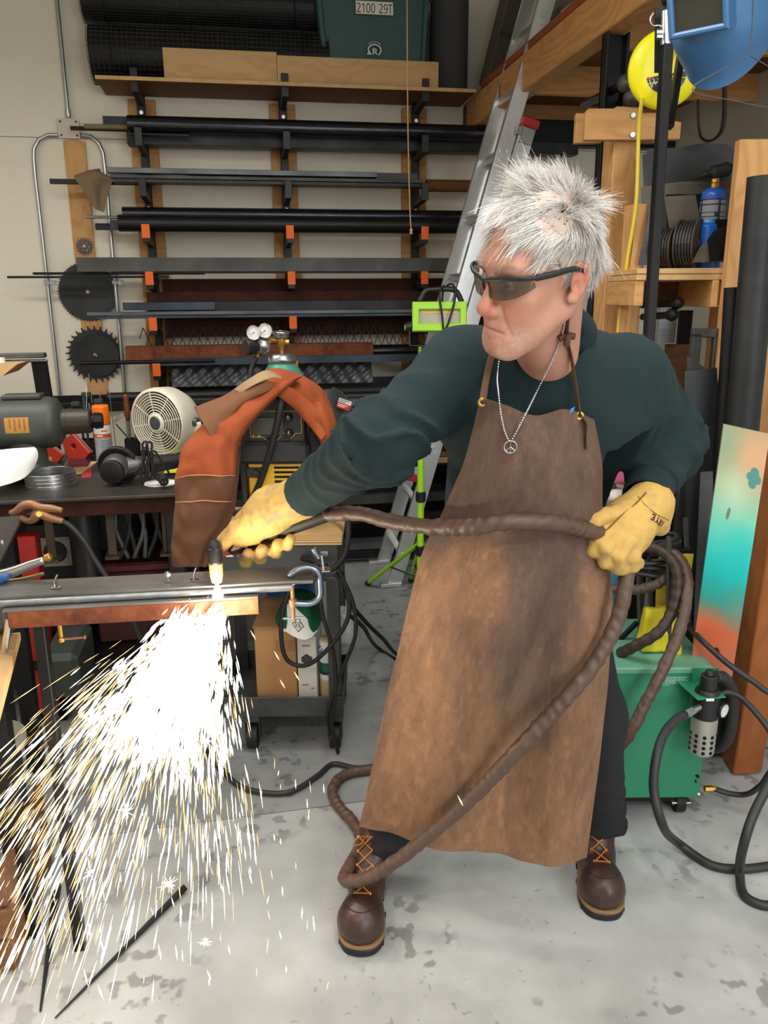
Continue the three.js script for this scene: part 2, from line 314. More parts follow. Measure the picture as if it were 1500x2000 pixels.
struct('ceiling', bx(XL - 0.2, YC, ZW - 0.2, XR + 0.2, YC + 0.15, ZF + 0.2, 0.001), M.ceiling);
{ // window behind the photographer
const [x, y, w, h] = WIN, z = ZF - 0.03, t = struct('window_1', [bx(x - w / 2 - 0.06, y - h / 2 - 0.06, z, x + w / 2 + 0.06, y - h / 2, z + 0.03), bx(x - w / 2 - 0.06, y + h / 2, z, x + w / 2 + 0.06, y + h / 2 + 0.06, z + 0.03), bx(x - w / 2 - 0.06, y - h / 2, z, x - w / 2, y + h / 2, z + 0.03), bx(x + w / 2, y - h / 2, z, x + w / 2 + 0.06, y + h / 2, z + 0.03), bx(x - 0.02, y - h / 2, z, x + 0.02, y + h / 2, z + 0.03), bx(x - w / 2, y - 0.02, z, x + w / 2, y + 0.02, z + 0.03)], M.white);
const glow = mat({ color: 0xffffff, emissive: new THREE.Color(0.86, 0.94, 1), emissiveIntensity: 3.2, roughness: 0.3 });
for (const i of [0, 1]) for (const j of [0, 1]) part('window_pane', bx(x + (i - 1) * w / 2 + 0.02, y + (j - 1) * h / 2 + 0.02, z + 0.012, x + i * w / 2 - 0.02, y + j * h / 2 - 0.02, z + 0.018), glow, t);
}
{ // fluorescent fittings under the ceiling, whose light is set with the camera
const glow = mat({ color: 0xffffff, emissive: new THREE.Color(1, 0.955, 0.87), emissiveIntensity: 3.0, roughness: 0.5 });
const where = ['behind the photographer over the open floor', 'over the welder and the work table', 'over the steel workbench', 'near the wall behind the photographer'];
TUBES.forEach(([x, y, z, l, w, ax], i) => {
const t = thing('fluorescent_light', `white ceiling fluorescent fitting ${where[i]}`, 'ceiling light', 'ceiling fluorescents');
const X = ax ? l / 2 : w / 2, Z = ax ? w / 2 : l / 2;
part('housing', [bx(x - X, y + 0.012, z - Z, x + X, y + 0.09, z + Z, 0.006), bx(x - 0.02, y + 0.09, z - 0.02, x + 0.02, YC - 0.001, z + 0.02)], M.white, t);
part('diffuser', bx(x - X + 0.01, y, z - Z + 0.01, x + X - 0.01, y + 0.012, z + Z - 0.01, 0.002), glow, t);
settle(t);
});
}
// ---------- the steel rack on the wall ----------
const ZT = -4.86, ROWS = [[562, 155], [567, 258], [571, 355], [575, 443], [578, 533], [582, 620], [587, 707], [590, 765]].map(([a, b]) => at(a, b, { z: ZT }).y);
const COLX = [275, 552, 812].map((p) => at(p, 200, { z: -5.13 }).x);
{
const k = thing('bar_stock_rack', 'black steel wall rack with three uprights and hooked arms', 'rack');
const cap = M.orange;
COLX.forEach((x, c) => {
part('backing_board', bx(x - 0.075, 0.35, ZW + 0.001, x + 0.075, ROWS[0] - 0.06, ZW + 0.036, 0.003), M.fir, k);
const u = part('upright', [bx(x - 0.022, 0.3, ZW + 0.036, x + 0.022, ROWS[0] + 0.02, ZW + 0.08, 0.003)], M.black, k);
for (const [a, b] of [[0, 1], [2, 3], [4, 5]]) part('bolt', cyl(V(x, lerp(ROWS[a], ROWS[b], 0.52), ZW + 0.08), V(x, lerp(ROWS[a], ROWS[b], 0.52), ZW + 0.088), 0.013, 0.011, 10), M.chrome, u);
ROWS.forEach((y, r) => {
if (r === 7) return;
const s = 0.02, y0 = y - 0.07, a = part('arm', [beam(V(x, y0 - 0.015, ZW + 0.08), V(x, y0, ZT), 0.032, 0.036), bx(x - s, y0 - 0.018, ZT - 0.008, x + s, y0 + (r === 0 ? 0.1 : 0.075), ZT + 0.004, 0.002)], r < 3 ? M.dark : M.black, k);
if (r >= 3) part('tip_guard', bx(x - 0.022, y0 + 0.005, ZT + 0.004, x + 0.022, y0 + 0.078, ZT + 0.009, 0.001), cap, a).userData.label = 'orange warning tag on arm tip';
});
});
settle(k);
}
const RACKG = 'steel stock on the wall rack';
// stock lying on a row: from pixel x0 to x1 (at height py in the photo), z0 to z1 in depth
function stock(name, label, kind, x0, x1, py, z, size, m) {
const a = at(x0, py, { z }), b = at(x1, py, { z }); b.y = a.y = at((x0 + Math.min(x1, 800)) / 2, py, { z }).y;
let g; const [h, w] = Array.isArray(size) ? size : [size, size];
if (kind === 'tube') g = pipe(a, b, h / 2, h / 2 - 0.004, 20);
else if (kind === 'rod') g = cyl(a, b, h / 2, h / 2, 12, 0.001);
else if (kind === 'square') { const L = a.distanceTo(b), o = h / 2, i = o - 0.003; g = plate([[-o, -o], [o, -o], [o, o], [-o, o]], L, a.clone().add(b).multiplyScalar(0.5), V(0, 0, 1), UP, { holes: [[[-i, -i], [i, -i], [i, i], [-i, i]]] }); }
else if (kind === 'angle') g = [beam(a, b, w, 0.005, 0.001), beam(a.clone().add(V(0, h / 2, -w / 2)), b.clone().add(V(0, h / 2, -w / 2)), 0.005, h, 0.001)];
else if (kind === 'channel') g = [beam(a, b, 0.006, h, 0.001), beam(a.clone().add(V(0, h / 2, -w / 2)), b.clone().add(V(0, h / 2, -w / 2)), w, 0.006, 0.001), beam(a.clone().add(V(0, -h / 2, -w / 2)), b.clone().add(V(0, -h / 2, -w / 2)), w, 0.006, 0.001)];
else g = beam(a, b, w, h, 0.0015);
return one(name, label, 'steel stock', g, m, RACKG);
}
{
const S = stock;
// row under the plywood shelf
S('steel_tube', 'thick shiny dark round tube on the highest rack arms', 'tube', 250, 985, 249, -4.93, 0.085, M.blackTube);
S('square_tube', 'short-ended dark square tube behind the thick shiny tube', 'square', 203, 860, 246, -5.03, 0.05, M.dark);
S('flat_bar', 'olive flat bar end poking out near the junction box', 'flat', 165, 560, 252, -4.99, [0.022, 0.03], mat({ color: 0x8a8458, map: T.steel, roughness: 0.6, metalness: 0.3 }));
S('flat_bar', 'thin brown strip reaching furthest towards the junction box', 'flat', 138, 420, 254, -5.05, [0.02, 0.02], M.rustDark);
S('steel_channel', 'wide grey steel channel under the thick shiny tube', 'channel', 248, 1130, 276, -5.0, [0.06, 0.1], M.dark);
S('flat_bar', 'thin dark flat bar lying on the grey channel under shiny tube', 'flat', 255, 370, 264, -4.93, [0.01, 0.05], M.black);
// second row
S('flat_bar', 'short grey flat bar topmost in the second row stack', 'flat', 211, 735, 338, -4.96, [0.028, 0.07], M.grey);
S('flat_bar', 'grey flat bar shifted towards the ladder in second row', 'flat', 366, 815, 345, -5.02, [0.055, 0.03], M.mill);
S('flat_bar', 'grey flat bar second from bottom of the second row stack', 'flat', 218, 822, 351, -4.95, [0.018, 0.09], M.mill);
S('flat_bar', 'dark grey flat bar at the bottom of second row stack', 'flat', 222, 832, 359, -4.95, [0.018, 0.1], M.dark);
S('steel_rod', 'dark square bar poking out left past the brown paper', 'flat', 98, 300, 356, -5.0, [0.026, 0.026], M.black);
S('paper_core_tube', 'brown round tube beside the ladder in second row', 'tube', 832, 1000, 362, -5.05, 0.07, M.plyDark);
// third row
S('steel_pipe', 'upper black round pipe of the row with the small saw blade', 'tube', 240, 915, 420, -5.02, 0.075, M.blackTube);
S('steel_pipe', 'large lower black pipe held by the upper orange tags', 'tube', 232, 915, 438, -4.92, 0.09, M.black);
S('steel_rod', 'thin bright rod sticking out of the black pipes', 'rod', 167, 420, 425, -4.97, 0.016, M.light);
S('square_tube', 'small dark square tube end under the bright rod', 'square', 187, 500, 444, -5.06, 0.035, M.black);
S('square_tube', 'dark tube end beside the small square tube under bright rod', 'square', 216, 500, 441, -5.0, 0.05, M.dark);
// fourth row
S('steel_plate_strip', 'tall scuffed grey plate strip on the fourth rack row', 'flat', 150, 905, 517, -4.93, [0.078, 0.012], M.mill);
S('flat_bar', 'thin dark bar reaching furthest left across the conduit', 'flat', 15, 330, 541, -4.97, [0.012, 0.03], M.black);
S('flat_bar', 'dark bar just above the longest one crossing the conduit', 'flat', 65, 400, 534, -5.0, [0.014, 0.03], M.black);
S('steel_angle', 'dark steel angle lying under the scuffed plate strip', 'angle', 215, 905, 533, -4.94, [0.02, 0.06], M.dark);
// fifth row
S('steel_plate_strip', 'tall brown-black plate strip behind the light flat bars', 'flat', 287, 910, 590, -5.02, [0.125, 0.01], M.rustDark);
S('steel_plate_strip', 'lower dark grey plate strip behind the light flat bars', 'flat', 302, 910, 598, -4.98, [0.06, 0.01], M.dark);
S('flat_bar', 'short blue-grey bar end above the light flat bars', 'flat', 240, 420, 598, -4.93, [0.045, 0.02], M.blue);
S('flat_bar', 'light-edged flat bar lying over the large saw blade', 'flat', 172, 905, 610, -4.92, [0.02, 0.09], M.grey);
S('flat_bar', 'second light flat bar right under the one over saw blade', 'flat', 185, 905, 617, -4.92, [0.016, 0.09], M.blue);
// sixth row
S('rusty_tube', 'brown rusty square tube above the lowest orange tags', 'square', 247, 727, 687, -4.96, 0.088, M.rust);
S('steel_tube', 'black tube end to end with the rusty tube', 'tube', 728, 985, 684, -4.97, 0.07, M.blackTube);
S('steel_channel', 'grey channel with scalloped shade below the rusty tube', 'flat', 297, 985, 703, -4.9, [0.045, 0.012], M.blue);
S('steel_rod', 'dark rod poking across the hooked-tooth saw blade', 'rod', 155, 420, 707, -4.9, 0.024, M.black);
}
{ // sheets standing against the wall behind the lower rows
const sh = (l, x0, x1, y0, y1, z, m) => { const a = at(x0, y0, { z }), b = at(x1, y1, { z }); return one('steel_sheet', l, 'steel sheet', bx(a.x, a.y, z - 0.003, b.x, b.y, z, 0.001), m, 'sheets against the rack wall'); };
sh('dark brown panel set against wall under fourth rack row', 318, 950, 545, 650, -5.1, M.rustDark);  // dark brown panel filling the wall between the rack rows
sh('black steel sheet low against the wall behind the welder cart', 330, 1120, 745, 1060, -5.05, M.black);
// expanded metal
const a = at(272, 652, { z: -5.085 }), b = at(960, 683, { z: -5.085 }), g = [], n = 44, w = (b.x - a.x) / n, h = (a.y - b.y) / 2;
for (let i = 0; i < n; i++) for (let r = 0; r < 3; r++) { const x = a.x + (i + (r % 2) * 0.5) * w, y = b.y + r * h - 0.03; g.push(beam(V(x, y, -5.085), V(x + w / 2, y + h, -5.085), 0.003, 0.005, 0.0005), beam(V(x + w / 2, y + h, -5.085), V(x + w, y, -5.085), 0.003, 0.005, 0.0005)); }
one('expanded_metal_sheet', 'diamond mesh expanded metal sheet behind the rusty tube', 'metal mesh', g, M.dark);
const p = at(335, 712, { z: -5.0 }), q = at(725, 745, { z: -5.0 });
const wav = sheet(90, 10, (u, v) => V(lerp(p.x, q.x, u), lerp(p.y, q.y, v), -5.0 + 0.012 * Math.sin(u * 6.283 * 15 + (v > 0.5 ? 1.6 : 0)) * Math.sin(v * 6.283 * 1.5) + v * 0.06), 0.003, 1.2, 0.2);
one('embossed_sheet', 'grey embossed wavy sheet under the grey channel', 'steel sheet', wav, M.grey);
}
{ // low shelves of stock along the foot of the wall
const sh = thing('floor_rack', 'low dark steel floor rack stacked along the rack wall', 'rack');
const xa = -1.3, xb = 2.5;
for (const [y, z] of [[0.98, -4.72], [0.62, -4.6], [0.3, -4.55], [0.08, -4.55]]) part('rail', [bx(xa, y - 0.05, z, xb, y, z + 0.03, 0.003), bx(xa, y - 0.05, -5.1, xb, y, -5.07, 0.003)], M.black, sh);
for (const x of [-1.2, -0.3, 0.45, 1.2, 2.4]) { part('post', bx(x - 0.025, 0, -4.62, x + 0.025, 0.95, -4.57, 0.003), M.black, sh); part('crossbar', bx(x - 0.02, 0.54, -5.1, x + 0.02, 0.58, -4.62, 0.003), M.black, sh); part('crossbar', bx(x - 0.02, 0.22, -5.1, x + 0.02, 0.26, -4.58, 0.003), M.black, sh); part('crossbar', bx(x - 0.02, 0.9, -5.1, x + 0.02, 0.93, -4.62, 0.003), M.black, sh); }
settle(sh);
const L = [['steel_tube', 'long dark tube along the top of low floor rack', 'tube', 210, 1000, 768, -4.82, 0.05, M.dark], ['steel_angle', 'dull angle bar on the low floor rack behind black helmet', 'flat', 330, 1000, 778, -4.7, [0.03, 0.02], M.mill],
['flat_bar', 'grey bar on low floor rack between helmet and sleeve', 'flat', 640, 1000, 785, -4.66, [0.04, 0.02], M.grey]];
for (const [n, l, k, a, b, y, z, s, m] of L) stock(n, l, k, a, b, y, z, s, m).userData.group = 'stock on the low floor rack';
for (const [i, [y, z, h, m, w]] of [[0.635, -4.75, 0.05, M.grey, 'grey steel bar on the middle level of low floor rack'], [0.65, -4.9, 0.08, M.dark, 'dark channel at the back of low floor rack middle level'], [0.325, -4.7, 0.06, M.mill, 'dull steel bar on the lowest level of low floor rack'], [0.33, -4.88, 0.07, M.dark, 'dark square bar at the back of low floor rack bottom level']].entries())
one('steel_bar', w, 'steel stock', bx(-0.6 + i * 0.1, y - 0.0, z - h / 2, 2.2 - i * 0.06, y + h, z + h / 2, 0.003), m, 'stock on the low floor rack');
const w = at(700, 940, { z: -4.5 });
one('plywood_sheet', 'pale plywood sheet edge lying on floor rack behind tripod', 'plywood', bx(0.35, 0.585, -5.05, 1.9, 0.62, -4.56, 0.002), M.ply);
}
{ const a = at(985, 232, { z: -5.12 }), b = at(1330, 292, { z: -5.12 }); one('black_strip', 'black strip along the wall under the loft behind ladder', 'board', bx(a.x, b.y, -5.19, b.x, a.y, -5.1, 0.003), M.black); }  // plain black strip added on the wall below the loft
{ // brown paper wrapped on the second row
const a = at(145, 345, { z: -4.9 }), b = at(218, 345, { z: -4.9 }), c = at(203, 415, { z: -4.87 }), d = at(185, 408, { z: -4.87 }), e = at(162, 372, { z: -4.88 }), f = at(222, 352, { z: -4.9 });
const P = patch([[a.clone().add(V(0.02, 0.02, -0.08)), a.clone().add(V(0.12, 0.05, -0.06)), b.clone().add(V(-0.06, 0.03, -0.07)), b.clone().add(V(0, 0.0, -0.08))], [a, a.clone().lerp(b, 0.4).add(V(0, 0.02, 0.02)), a.clone().lerp(b, 0.75).add(V(0, 0.01, 0.03)), f], [e, e.clone().lerp(f, 0.35).add(V(0, -0.02, 0.03)), e.clone().lerp(f, 0.6).add(V(0, -0.02, 0.0)), f.clone().add(V(-0.02, -0.03, 0))], [d, d.clone().lerp(c, 0.3), d.clone().lerp(c, 0.6), c]]);
one('brown_paper', 'crumpled brown paper hanging from second rack row', 'paper', sheet(18, 18, (u, v) => { const p = P(u, v); p.z += 0.02 * (n3(p.x * 22, p.y * 22, 3) - 0.5); return p; }, 0.001), mat({ color: 0x7d684e, roughness: 0.9 }));
}
// ---------- conduit, junction box, saw blades ----------
{
const z = ZW + 0.03, P = (x, y) => at(x, y, { z });
const jb = thing('junction_box', 'pale steel junction box where three conduits meet', 'electrical box');
const a = P(114, 234), b = P(157, 271);
part('box_body', bx(a.x, a.y, ZW, b.x, b.y, ZW + 0.05, 0.004), M.white, jb);
const cv = part('cover_plate', bx(a.x - 0.003, a.y + 0.003, ZW + 0.05, b.x + 0.003, b.y - 0.003, ZW + 0.054, 0.002), mat({ color: 0xcfc8b8, roughness: 0.6 }), jb);
for (const [x, y] of [[a.x + 0.012, a.y - 0.012], [b.x - 0.012, a.y - 0.012], [a.x + 0.012, b.y + 0.012], [b.x - 0.012, b.y + 0.012]]) part('screw', cyl(V(x, y, ZW + 0.054), V(x, y, ZW + 0.057), 0.006, 0.005, 8), M.dark, cv);
settle(jb);
const cond = (l, pts) => { const t = thing('conduit', l, 'conduit', 'conduits on the back wall'); part('pipe_run', sweep(pts, 0.0115, { n: 40, rad: 10 }), M.zinc, t); return t; };
const top = P(134, 230);
const c1 = cond('grey conduit running straight up from the junction box', [top, top.clone().add(V(0, 0.3, 0)), top.clone().add(V(0, YC - top.y, 0))]); part('coupling', cyl(top.clone().add(V(0, 0.005, 0)), top.clone().add(V(0, 0.04, 0)), 0.016), M.zinc, c1); settle(c1);
const down = (s, px, lab) => {
const o = P(s < 0 ? 113 : 158, 264), x1 = P(px, 330).x, e = (x, y) => V(x, y, z), R0 = 0.13, yo = o.y;
const pts = [o, e(lerp(o.x, x1, 0.35), yo), e(lerp(o.x, x1, 0.72), yo - 0.025), e(lerp(o.x, x1, 0.95), yo - 0.075), e(x1, yo - 0.16), e(x1, yo - 0.5), e(x1, 0.9), e(x1, 0.3)];
const c = cond(lab, pts); part('strap', [bx(x1 - 0.016, 1.62, ZW, x1 + 0.016, 1.645, ZW + 0.046, 0.002), bx(x1 + 0.016, 1.62, ZW, x1 + 0.045, 1.645, ZW + 0.004, 0.001)], M.zinc, c); settle(c);
};
down(-1, 68, 'grey conduit looping down from the junction box past wall shelf'); down(1, 205, 'grey conduit looping down from junction box behind saw blades');
const q0 = P(121, 274), q1 = P(163, 274);
one('wall_board', 'pine board screwed to wall behind the saw blades', 'board', beam(V((q0.x + q1.x) / 2, 0.9, ZW + 0.011), V((q0.x + q1.x) / 2 + 0.004, q0.y, ZW + 0.011), q1.x - q0.x, 0.02, 0.002, V(0, 0, 1)), M.pine);
const ZB = ZW + 0.026;
function blade(label, px, py, rpx, nt, kind, z, m) {
const c = at(px, py, { z }), r = at(px + rpx, py, { z }).x - c.x, pts = [];
for (let i = 0; i < nt; i++) {
const f = (t, k) => { const a = (i + t) / nt * -6.28318; pts.push([Math.cos(a) * r * k, Math.sin(a) * r * k]); };
if (kind === 'hook') { f(0, 0.86); f(0.1, 0.9); f(0.14, 1.0); f(0.34, 0.985); f(0.36, 0.93); f(0.52, 0.89); f(0.8, 0.855); }
else if (kind === 'gear') { f(0, 0.72); f(0.3, 1); f(0.55, 0.98); f(0.7, 0.72); }
else { f(0, 0.945); f(0.12, 1); f(0.5, 0.97); f(0.85, 0.945); }
}
const holes = [circle(0, 0, 0.012, 14)]; if (kind === 'gear') for (let i = 0; i < 6; i++) holes.push(circle(Math.cos(i * 1.047) * r * 0.45, Math.sin(i * 1.047) * r * 0.45, r * 0.13, 8));
const t = thing('saw_blade', label, 'saw blade', 'saw blades on the wall');
part('blade', plate(pts, 0.004, c, V(1, 0, 0), UP, { holes }), m, t); part('nail', cyl(c.clone().add(V(0, 0, -0.003)), c.clone().add(V(0, 0, 0.022)), 0.006, 0.008, 8), M.chrome, t); settle(t);
}
blade('small gear-like cutter disc nailed to pine board', 165, 481, 18, 18, 'gear', ZB + 0.002, M.mill);
blade('dark fine-toothed circular saw blade under the small cutter', 172, 570, 59, 60, 'fine', ZB + 0.002, M.dark);
blade('dark circular saw blade with large hooked teeth', 186, 692, 57, 28, 'hook', ZB + 0.002, M.dark);
blade('smaller saw blade hung in front of hooked-tooth blade', 190, 694, 44, 60, 'fine', ZB + 0.012, M.dark);
}

// ---------- plywood shelf on the rack and what stands on it ----------
const YS = at(185, 146, { z: -4.83 }).y;   // top face of the shelf
{
const xa = at(185, 144, { z: -4.83 }).x, xb = at(930, 176, { z: -4.83 }).x;
const s = thing('plywood_shelf', 'long brown plywood shelf across the top rack arms', 'shelf');
part('shelf_board', bx(xa, YS - 0.02, ZW + 0.01, xb, YS - 0.003, -4.83, 0.001), M.plyDark, s); part('edge_strip', bx(xa, YS - 0.02, -4.83, xb, YS - 0.001, -4.826, 0.001), M.ply, s); settle(s);
const a = at(320, 140, { z: -4.86 }).x, b = at(857, 150, { z: -4.86 }).x, h = at(560, 103, { z: -4.86 }).y - at(560, 160, { z: -4.86 }).y, m = lerp(a, b, 0.4);
const k = thing('plywood_strip', 'two pale plywood strips end to end along the shelf front', 'board');
part('board', bx(a, YS, -4.885, m - 0.001, YS + h + 0.01, -4.868, 0.001), M.ply, k); part('board', bx(m + 0.001, YS, -4.885, b, YS + h - 0.005, -4.868, 0.001), M.ply, k); settle(k);
// rolls of welded wire mesh
const roll = (label, px0, x1, cy, cz, r, step, wire) => {
const x0 = px0, t = thing('wire_mesh_roll', label, 'wire mesh', 'wire mesh rolls on the shelf');
part('inner_layers', pipe(V(x0 + 0.004, cy, cz), V(x1, cy, cz), r * 0.93, r * 0.6, 40), M.black, t);
const rings = [], bars = [], n = Math.round((x1 - x0) / step), nb = Math.round(r * 6.283 / step);
for (let i = 0; i <= n; i++) { const x = x0 + i * step; rings.push(sweep(Array.from({ length: 16 }, (_, q) => V(x, cy + r * Math.cos(q / 16 * 6.283), cz + r * Math.sin(q / 16 * 6.283))), wire, { n: 40, rad: 4, closed: true })); }
for (let i = 0; i < nb; i++) { const q = i / nb * 6.283, y = cy + (r + wire) * Math.cos(q), z = cz + (r + wire) * Math.sin(q); bars.push(cyl(V(x0, y, z), V(x1, y, z), wire, wire, 4)); }
const w1 = part('hoop_wires', rings, M.mill, t); w1.userData.kind = 'stuff'; const w2 = part('length_wires', bars, M.mill, t); w2.userData.kind = 'stuff';
for (const x of [x0 + 0.12, x1 - 0.15]) part('tie_wire', sweep(Array.from({ length: 16 }, (_, q) => V(x, cy + (r + 0.006) * Math.cos(q / 16 * 6.283), cz + (r + 0.006) * Math.sin(q / 16 * 6.283))), 0.003, { n: 40, rad: 5, closed: true }), M.black, t);
settle(t);
};
roll('roll of black welded wire mesh lying on the shelf behind plywood strip', at(176, 100, { z: -5.0 }).x, at(640, 100, { z: -5.0 }).x, YS + 0.15, -5.03, 0.148, 0.026, 0.0016);
roll('finer black mesh roll stacked on the other mesh roll', at(158, 20, { z: -5.0 }).x, at(628, 20, { z: -5.0 }).x, YS + 0.425, -5.06, 0.118, 0.016, 0.0012);
}
{ // green tote
const z1 = -4.93, z0 = -5.18, t = thing('recycling_tote', 'dark green recycling tote with white 2100 29T label on shelf', 'bin');
const a = at(636, 112, { z: z1 }).x, b = at(826, 115, { z: z1 }).x, A = at(612, 0, { z: z1 }).x, B = at(838, 0, { z: z1 }).x, y0 = YS, y1 = YS + 0.5, gm = plastic(0x1d4a44, 0.45);
const P = [V(a, y0, z1), V(b, y0, z1), V(B, y1, z1 + 0.03), V(A, y1, z1 + 0.03), V(a + 0.01, y0, z0), V(b - 0.01, y0, z0), V(B, y1, z0), V(A, y1, z0)];
part('body', uvMetres(new ConvexGeometry(P)), gm, t); part('rim', bx(A - 0.025, y1 - 0.03, z0, B + 0.025, y1 + 0.015, z1 + 0.05, 0.008), gm, t);
for (const x of [lerp(a, b, 0.02), lerp(a, b, 0.98)]) part('rib', beam(V(x, y0, z1 + 0.002), V(lerp(A, B, x < (a + b) / 2 ? 0.03 : 0.97), y1, z1 + 0.034), 0.03, 0.03, 0.006, V(1, 0, 0)), gm, t);
const card = (name, px0, py0, px1, py1, tex) => { const z = z1 + 0.028, p = at(px0, py0, { z }), q = at(px1, py1, { z }); const g = new THREE.PlaneGeometry(q.x - p.x, p.y - q.y); g.rotateX(-0.08 + 0.0); g.translate((p.x + q.x) / 2, (p.y + q.y) / 2, z + 0.012); part(name, g, mat({ map: tex, roughness: 0.6, transparent: true, alphaTest: 0.5 }), t); };
card('number_label', 694, 2, 767, 32, canvasTex(366, 150, (c, w, h) => { c.fillStyle = '#e8e4d6'; c.fillRect(0, 0, w, h); c.fillStyle = '#111'; c.font = '150px sans-serif'; c.save(); c.scale(0.56, 1); c.fillText('2100', 12, 132); c.fillText('29T', 400, 132); c.restore(); }));
card('recycling_emblem', 713, 78, 747, 114, canvasTex(200, 220, (c) => { c.clearRect(0, 0, 200, 220); c.strokeStyle = c.fillStyle = '#d5d8d0'; c.lineWidth = 17; c.beginPath(); c.arc(105, 130, 72, 2.6, 7.3); c.stroke(); c.beginPath(); c.moveTo(12, 190); c.lineTo(75, 190); c.lineTo(40, 130); c.fill(); c.font = 'bold 110px sans-serif'; c.fillText('R', 72, 186); c.lineWidth = 8; c.setLineDash([12, 4]); c.beginPath(); c.arc(105, 120, 96, 3.9, 5.6); c.stroke(); }));
settle(t);
const x0 = at(838, 100, { z: -5.1 }).x, x1 = at(910, 100, { z: -5.1 }).x;
one('mesh_screen_roll', 'upright grey screen roll beside the green tote', 'mesh roll', hard(lathe([[0.02, 0], [(x1 - x0) / 2, 0], [(x1 - x0) / 2, 0.5], [(x1 - x0) / 2 - 0.01, 0.5], [0.05, 0.49]], V((x0 + x1) / 2, YS, -5.07), UP, 28)), mat({ color: 0x4b4a4c, roughness: 0.85 }));
const sz = -4.2, s0 = at(795, 0, { z: sz }), s1 = at(803, 452, { z: sz });
const c = thing('pull_cord', 'thin tan pull cord hanging in front of the rack', 'cord'), x = s1.x;
part('cord', sweep([V(s0.x, YC, sz), V(s0.x, s0.y, sz), V(lerp(s0.x, x, 0.3), lerp(s0.y, s1.y, 0.6), sz), V(x - 0.004, s1.y + 0.06, sz), s1], 0.0032, { n: 40, rad: 6 }), mat({ color: 0xc9a875, roughness: 0.9 }), c);
part('knot', lathe([[0.001, -0.014], [0.009, -0.012], [0.006, 0], [0.009, 0.008], [0.003, 0.016]], s1, UP, 10), mat({ color: 0xc9a875, roughness: 0.9 }), c); settle(c);
}
// ---------- loft ----------
const XB = 1.44, YB = 2.5, YT = 2.665;
{
const t = thing('storage_loft', 'timber loft with a thick front beam, joists and plywood deck', 'loft');
part('front_beam', beam(V(XB, (YB + YT) / 2, ZW), V(XB, (YB + YT) / 2, -1.7), 0.09, YT - YB, 0.004), M.fir, t);
for (const z of [-5.15, -4.3, -3.5, -2.7, -1.9]) part('joist', bx(XB + 0.045, YB + 0.03, z - 0.02, XR, YT, z + 0.02, 0.002), M.fir, t);
for (let i = 0; i < 4; i++) part('deck_panel', bx(XB - 0.02, YT, -5.19 + i * 0.87, XR, YT + 0.018, -5.195 + (i + 1) * 0.87, 0.001), M.plyDark, t);
part('joist_hanger', bx(XB - 0.05, YB + 0.01, -5.19, XB - 0.046, YT - 0.02, -5.13, 0.001), M.dark, t);
settle(t);
const y = YT + 0.018;
one('stained_board', 'long red-brown board lying along the loft edge', 'board', beam(V(XB + 0.02, y + 0.02, -4.9), V(XB + 0.03, y + 0.02, -1.75), 0.09, 0.038, 0.003), M.stain, 'boards on the loft');
one('plywood_offcut', 'pale plywood offcut on top of the red-brown loft board', 'board', beam(V(XB + 0.06, y + 0.047, -3.75), V(XB + 0.12, y + 0.06, -3.05), 0.14, 0.014, 0.002), M.ply, 'boards on the loft');
one('timber_block', 'square pine timber end at the loft edge near frame top', 'board', beam(V(XB + 0.05, y + 0.1, -3.0), V(XB + 0.12, y + 0.1, -2.0), 0.11, 0.12, 0.004), M.pine, 'boards on the loft');
const bxs = [[1.62, -4.95, 0.24, 0.5, 0.2, 0x5b5650, -0.25, 'leaning grey board stored on the loft by the back wall'], [1.78, -4.7, 0.3, 0.34, 0.05, 0x7c7468, 0.3, 'tilted grey panel with round knob on the loft'], [1.7, -4.3, 0.22, 0.42, 0.2, 0x8d8778, 0.1, 'pale carton standing on the loft behind ladder'], [2.0, -4.5, 0.34, 0.62, 0.3, 0x6f6253, 0.06, 'tall brown carton at the back of the loft'], [1.9, -3.7, 0.4, 0.4, 0.36, 0x17181c, 0, 'black plastic crate on loft beside the ladder top'], [1.72, -4.02, 0.18, 0.16, 0.18, 0x6b3a30, 0.2, 'reddish box stored on the loft behind the ladder'], [1.64, -4.55, 0.12, 0.1, 0.5, 0x2e3030, 0.0, 'dark flat case lying at the loft edge near wall']];
for (const [X, Z, w, h, d, c, r, l] of bxs) { const o = thing('stored_box', l, 'box', 'things stored on the loft'); const g = chamfer(w, h, d, 0.006); g.rotateZ(r); g.computeBoundingBox(); g.translate(X, y - g.boundingBox.min.y + 0.001, Z); part('body', g, mat({ color: c, roughness: 0.8, bumpMap: T.mottle, bumpScale: 0.002 }), o); part('strap', chamfer(w + 0.004, 0.03, d + 0.004, 0.001).rotateZ(r).translate(X, y + h * 0.5, Z), mat({ color: new THREE.Color(c).multiplyScalar(0.6), roughness: 0.7 }), o); settle(o); }
}
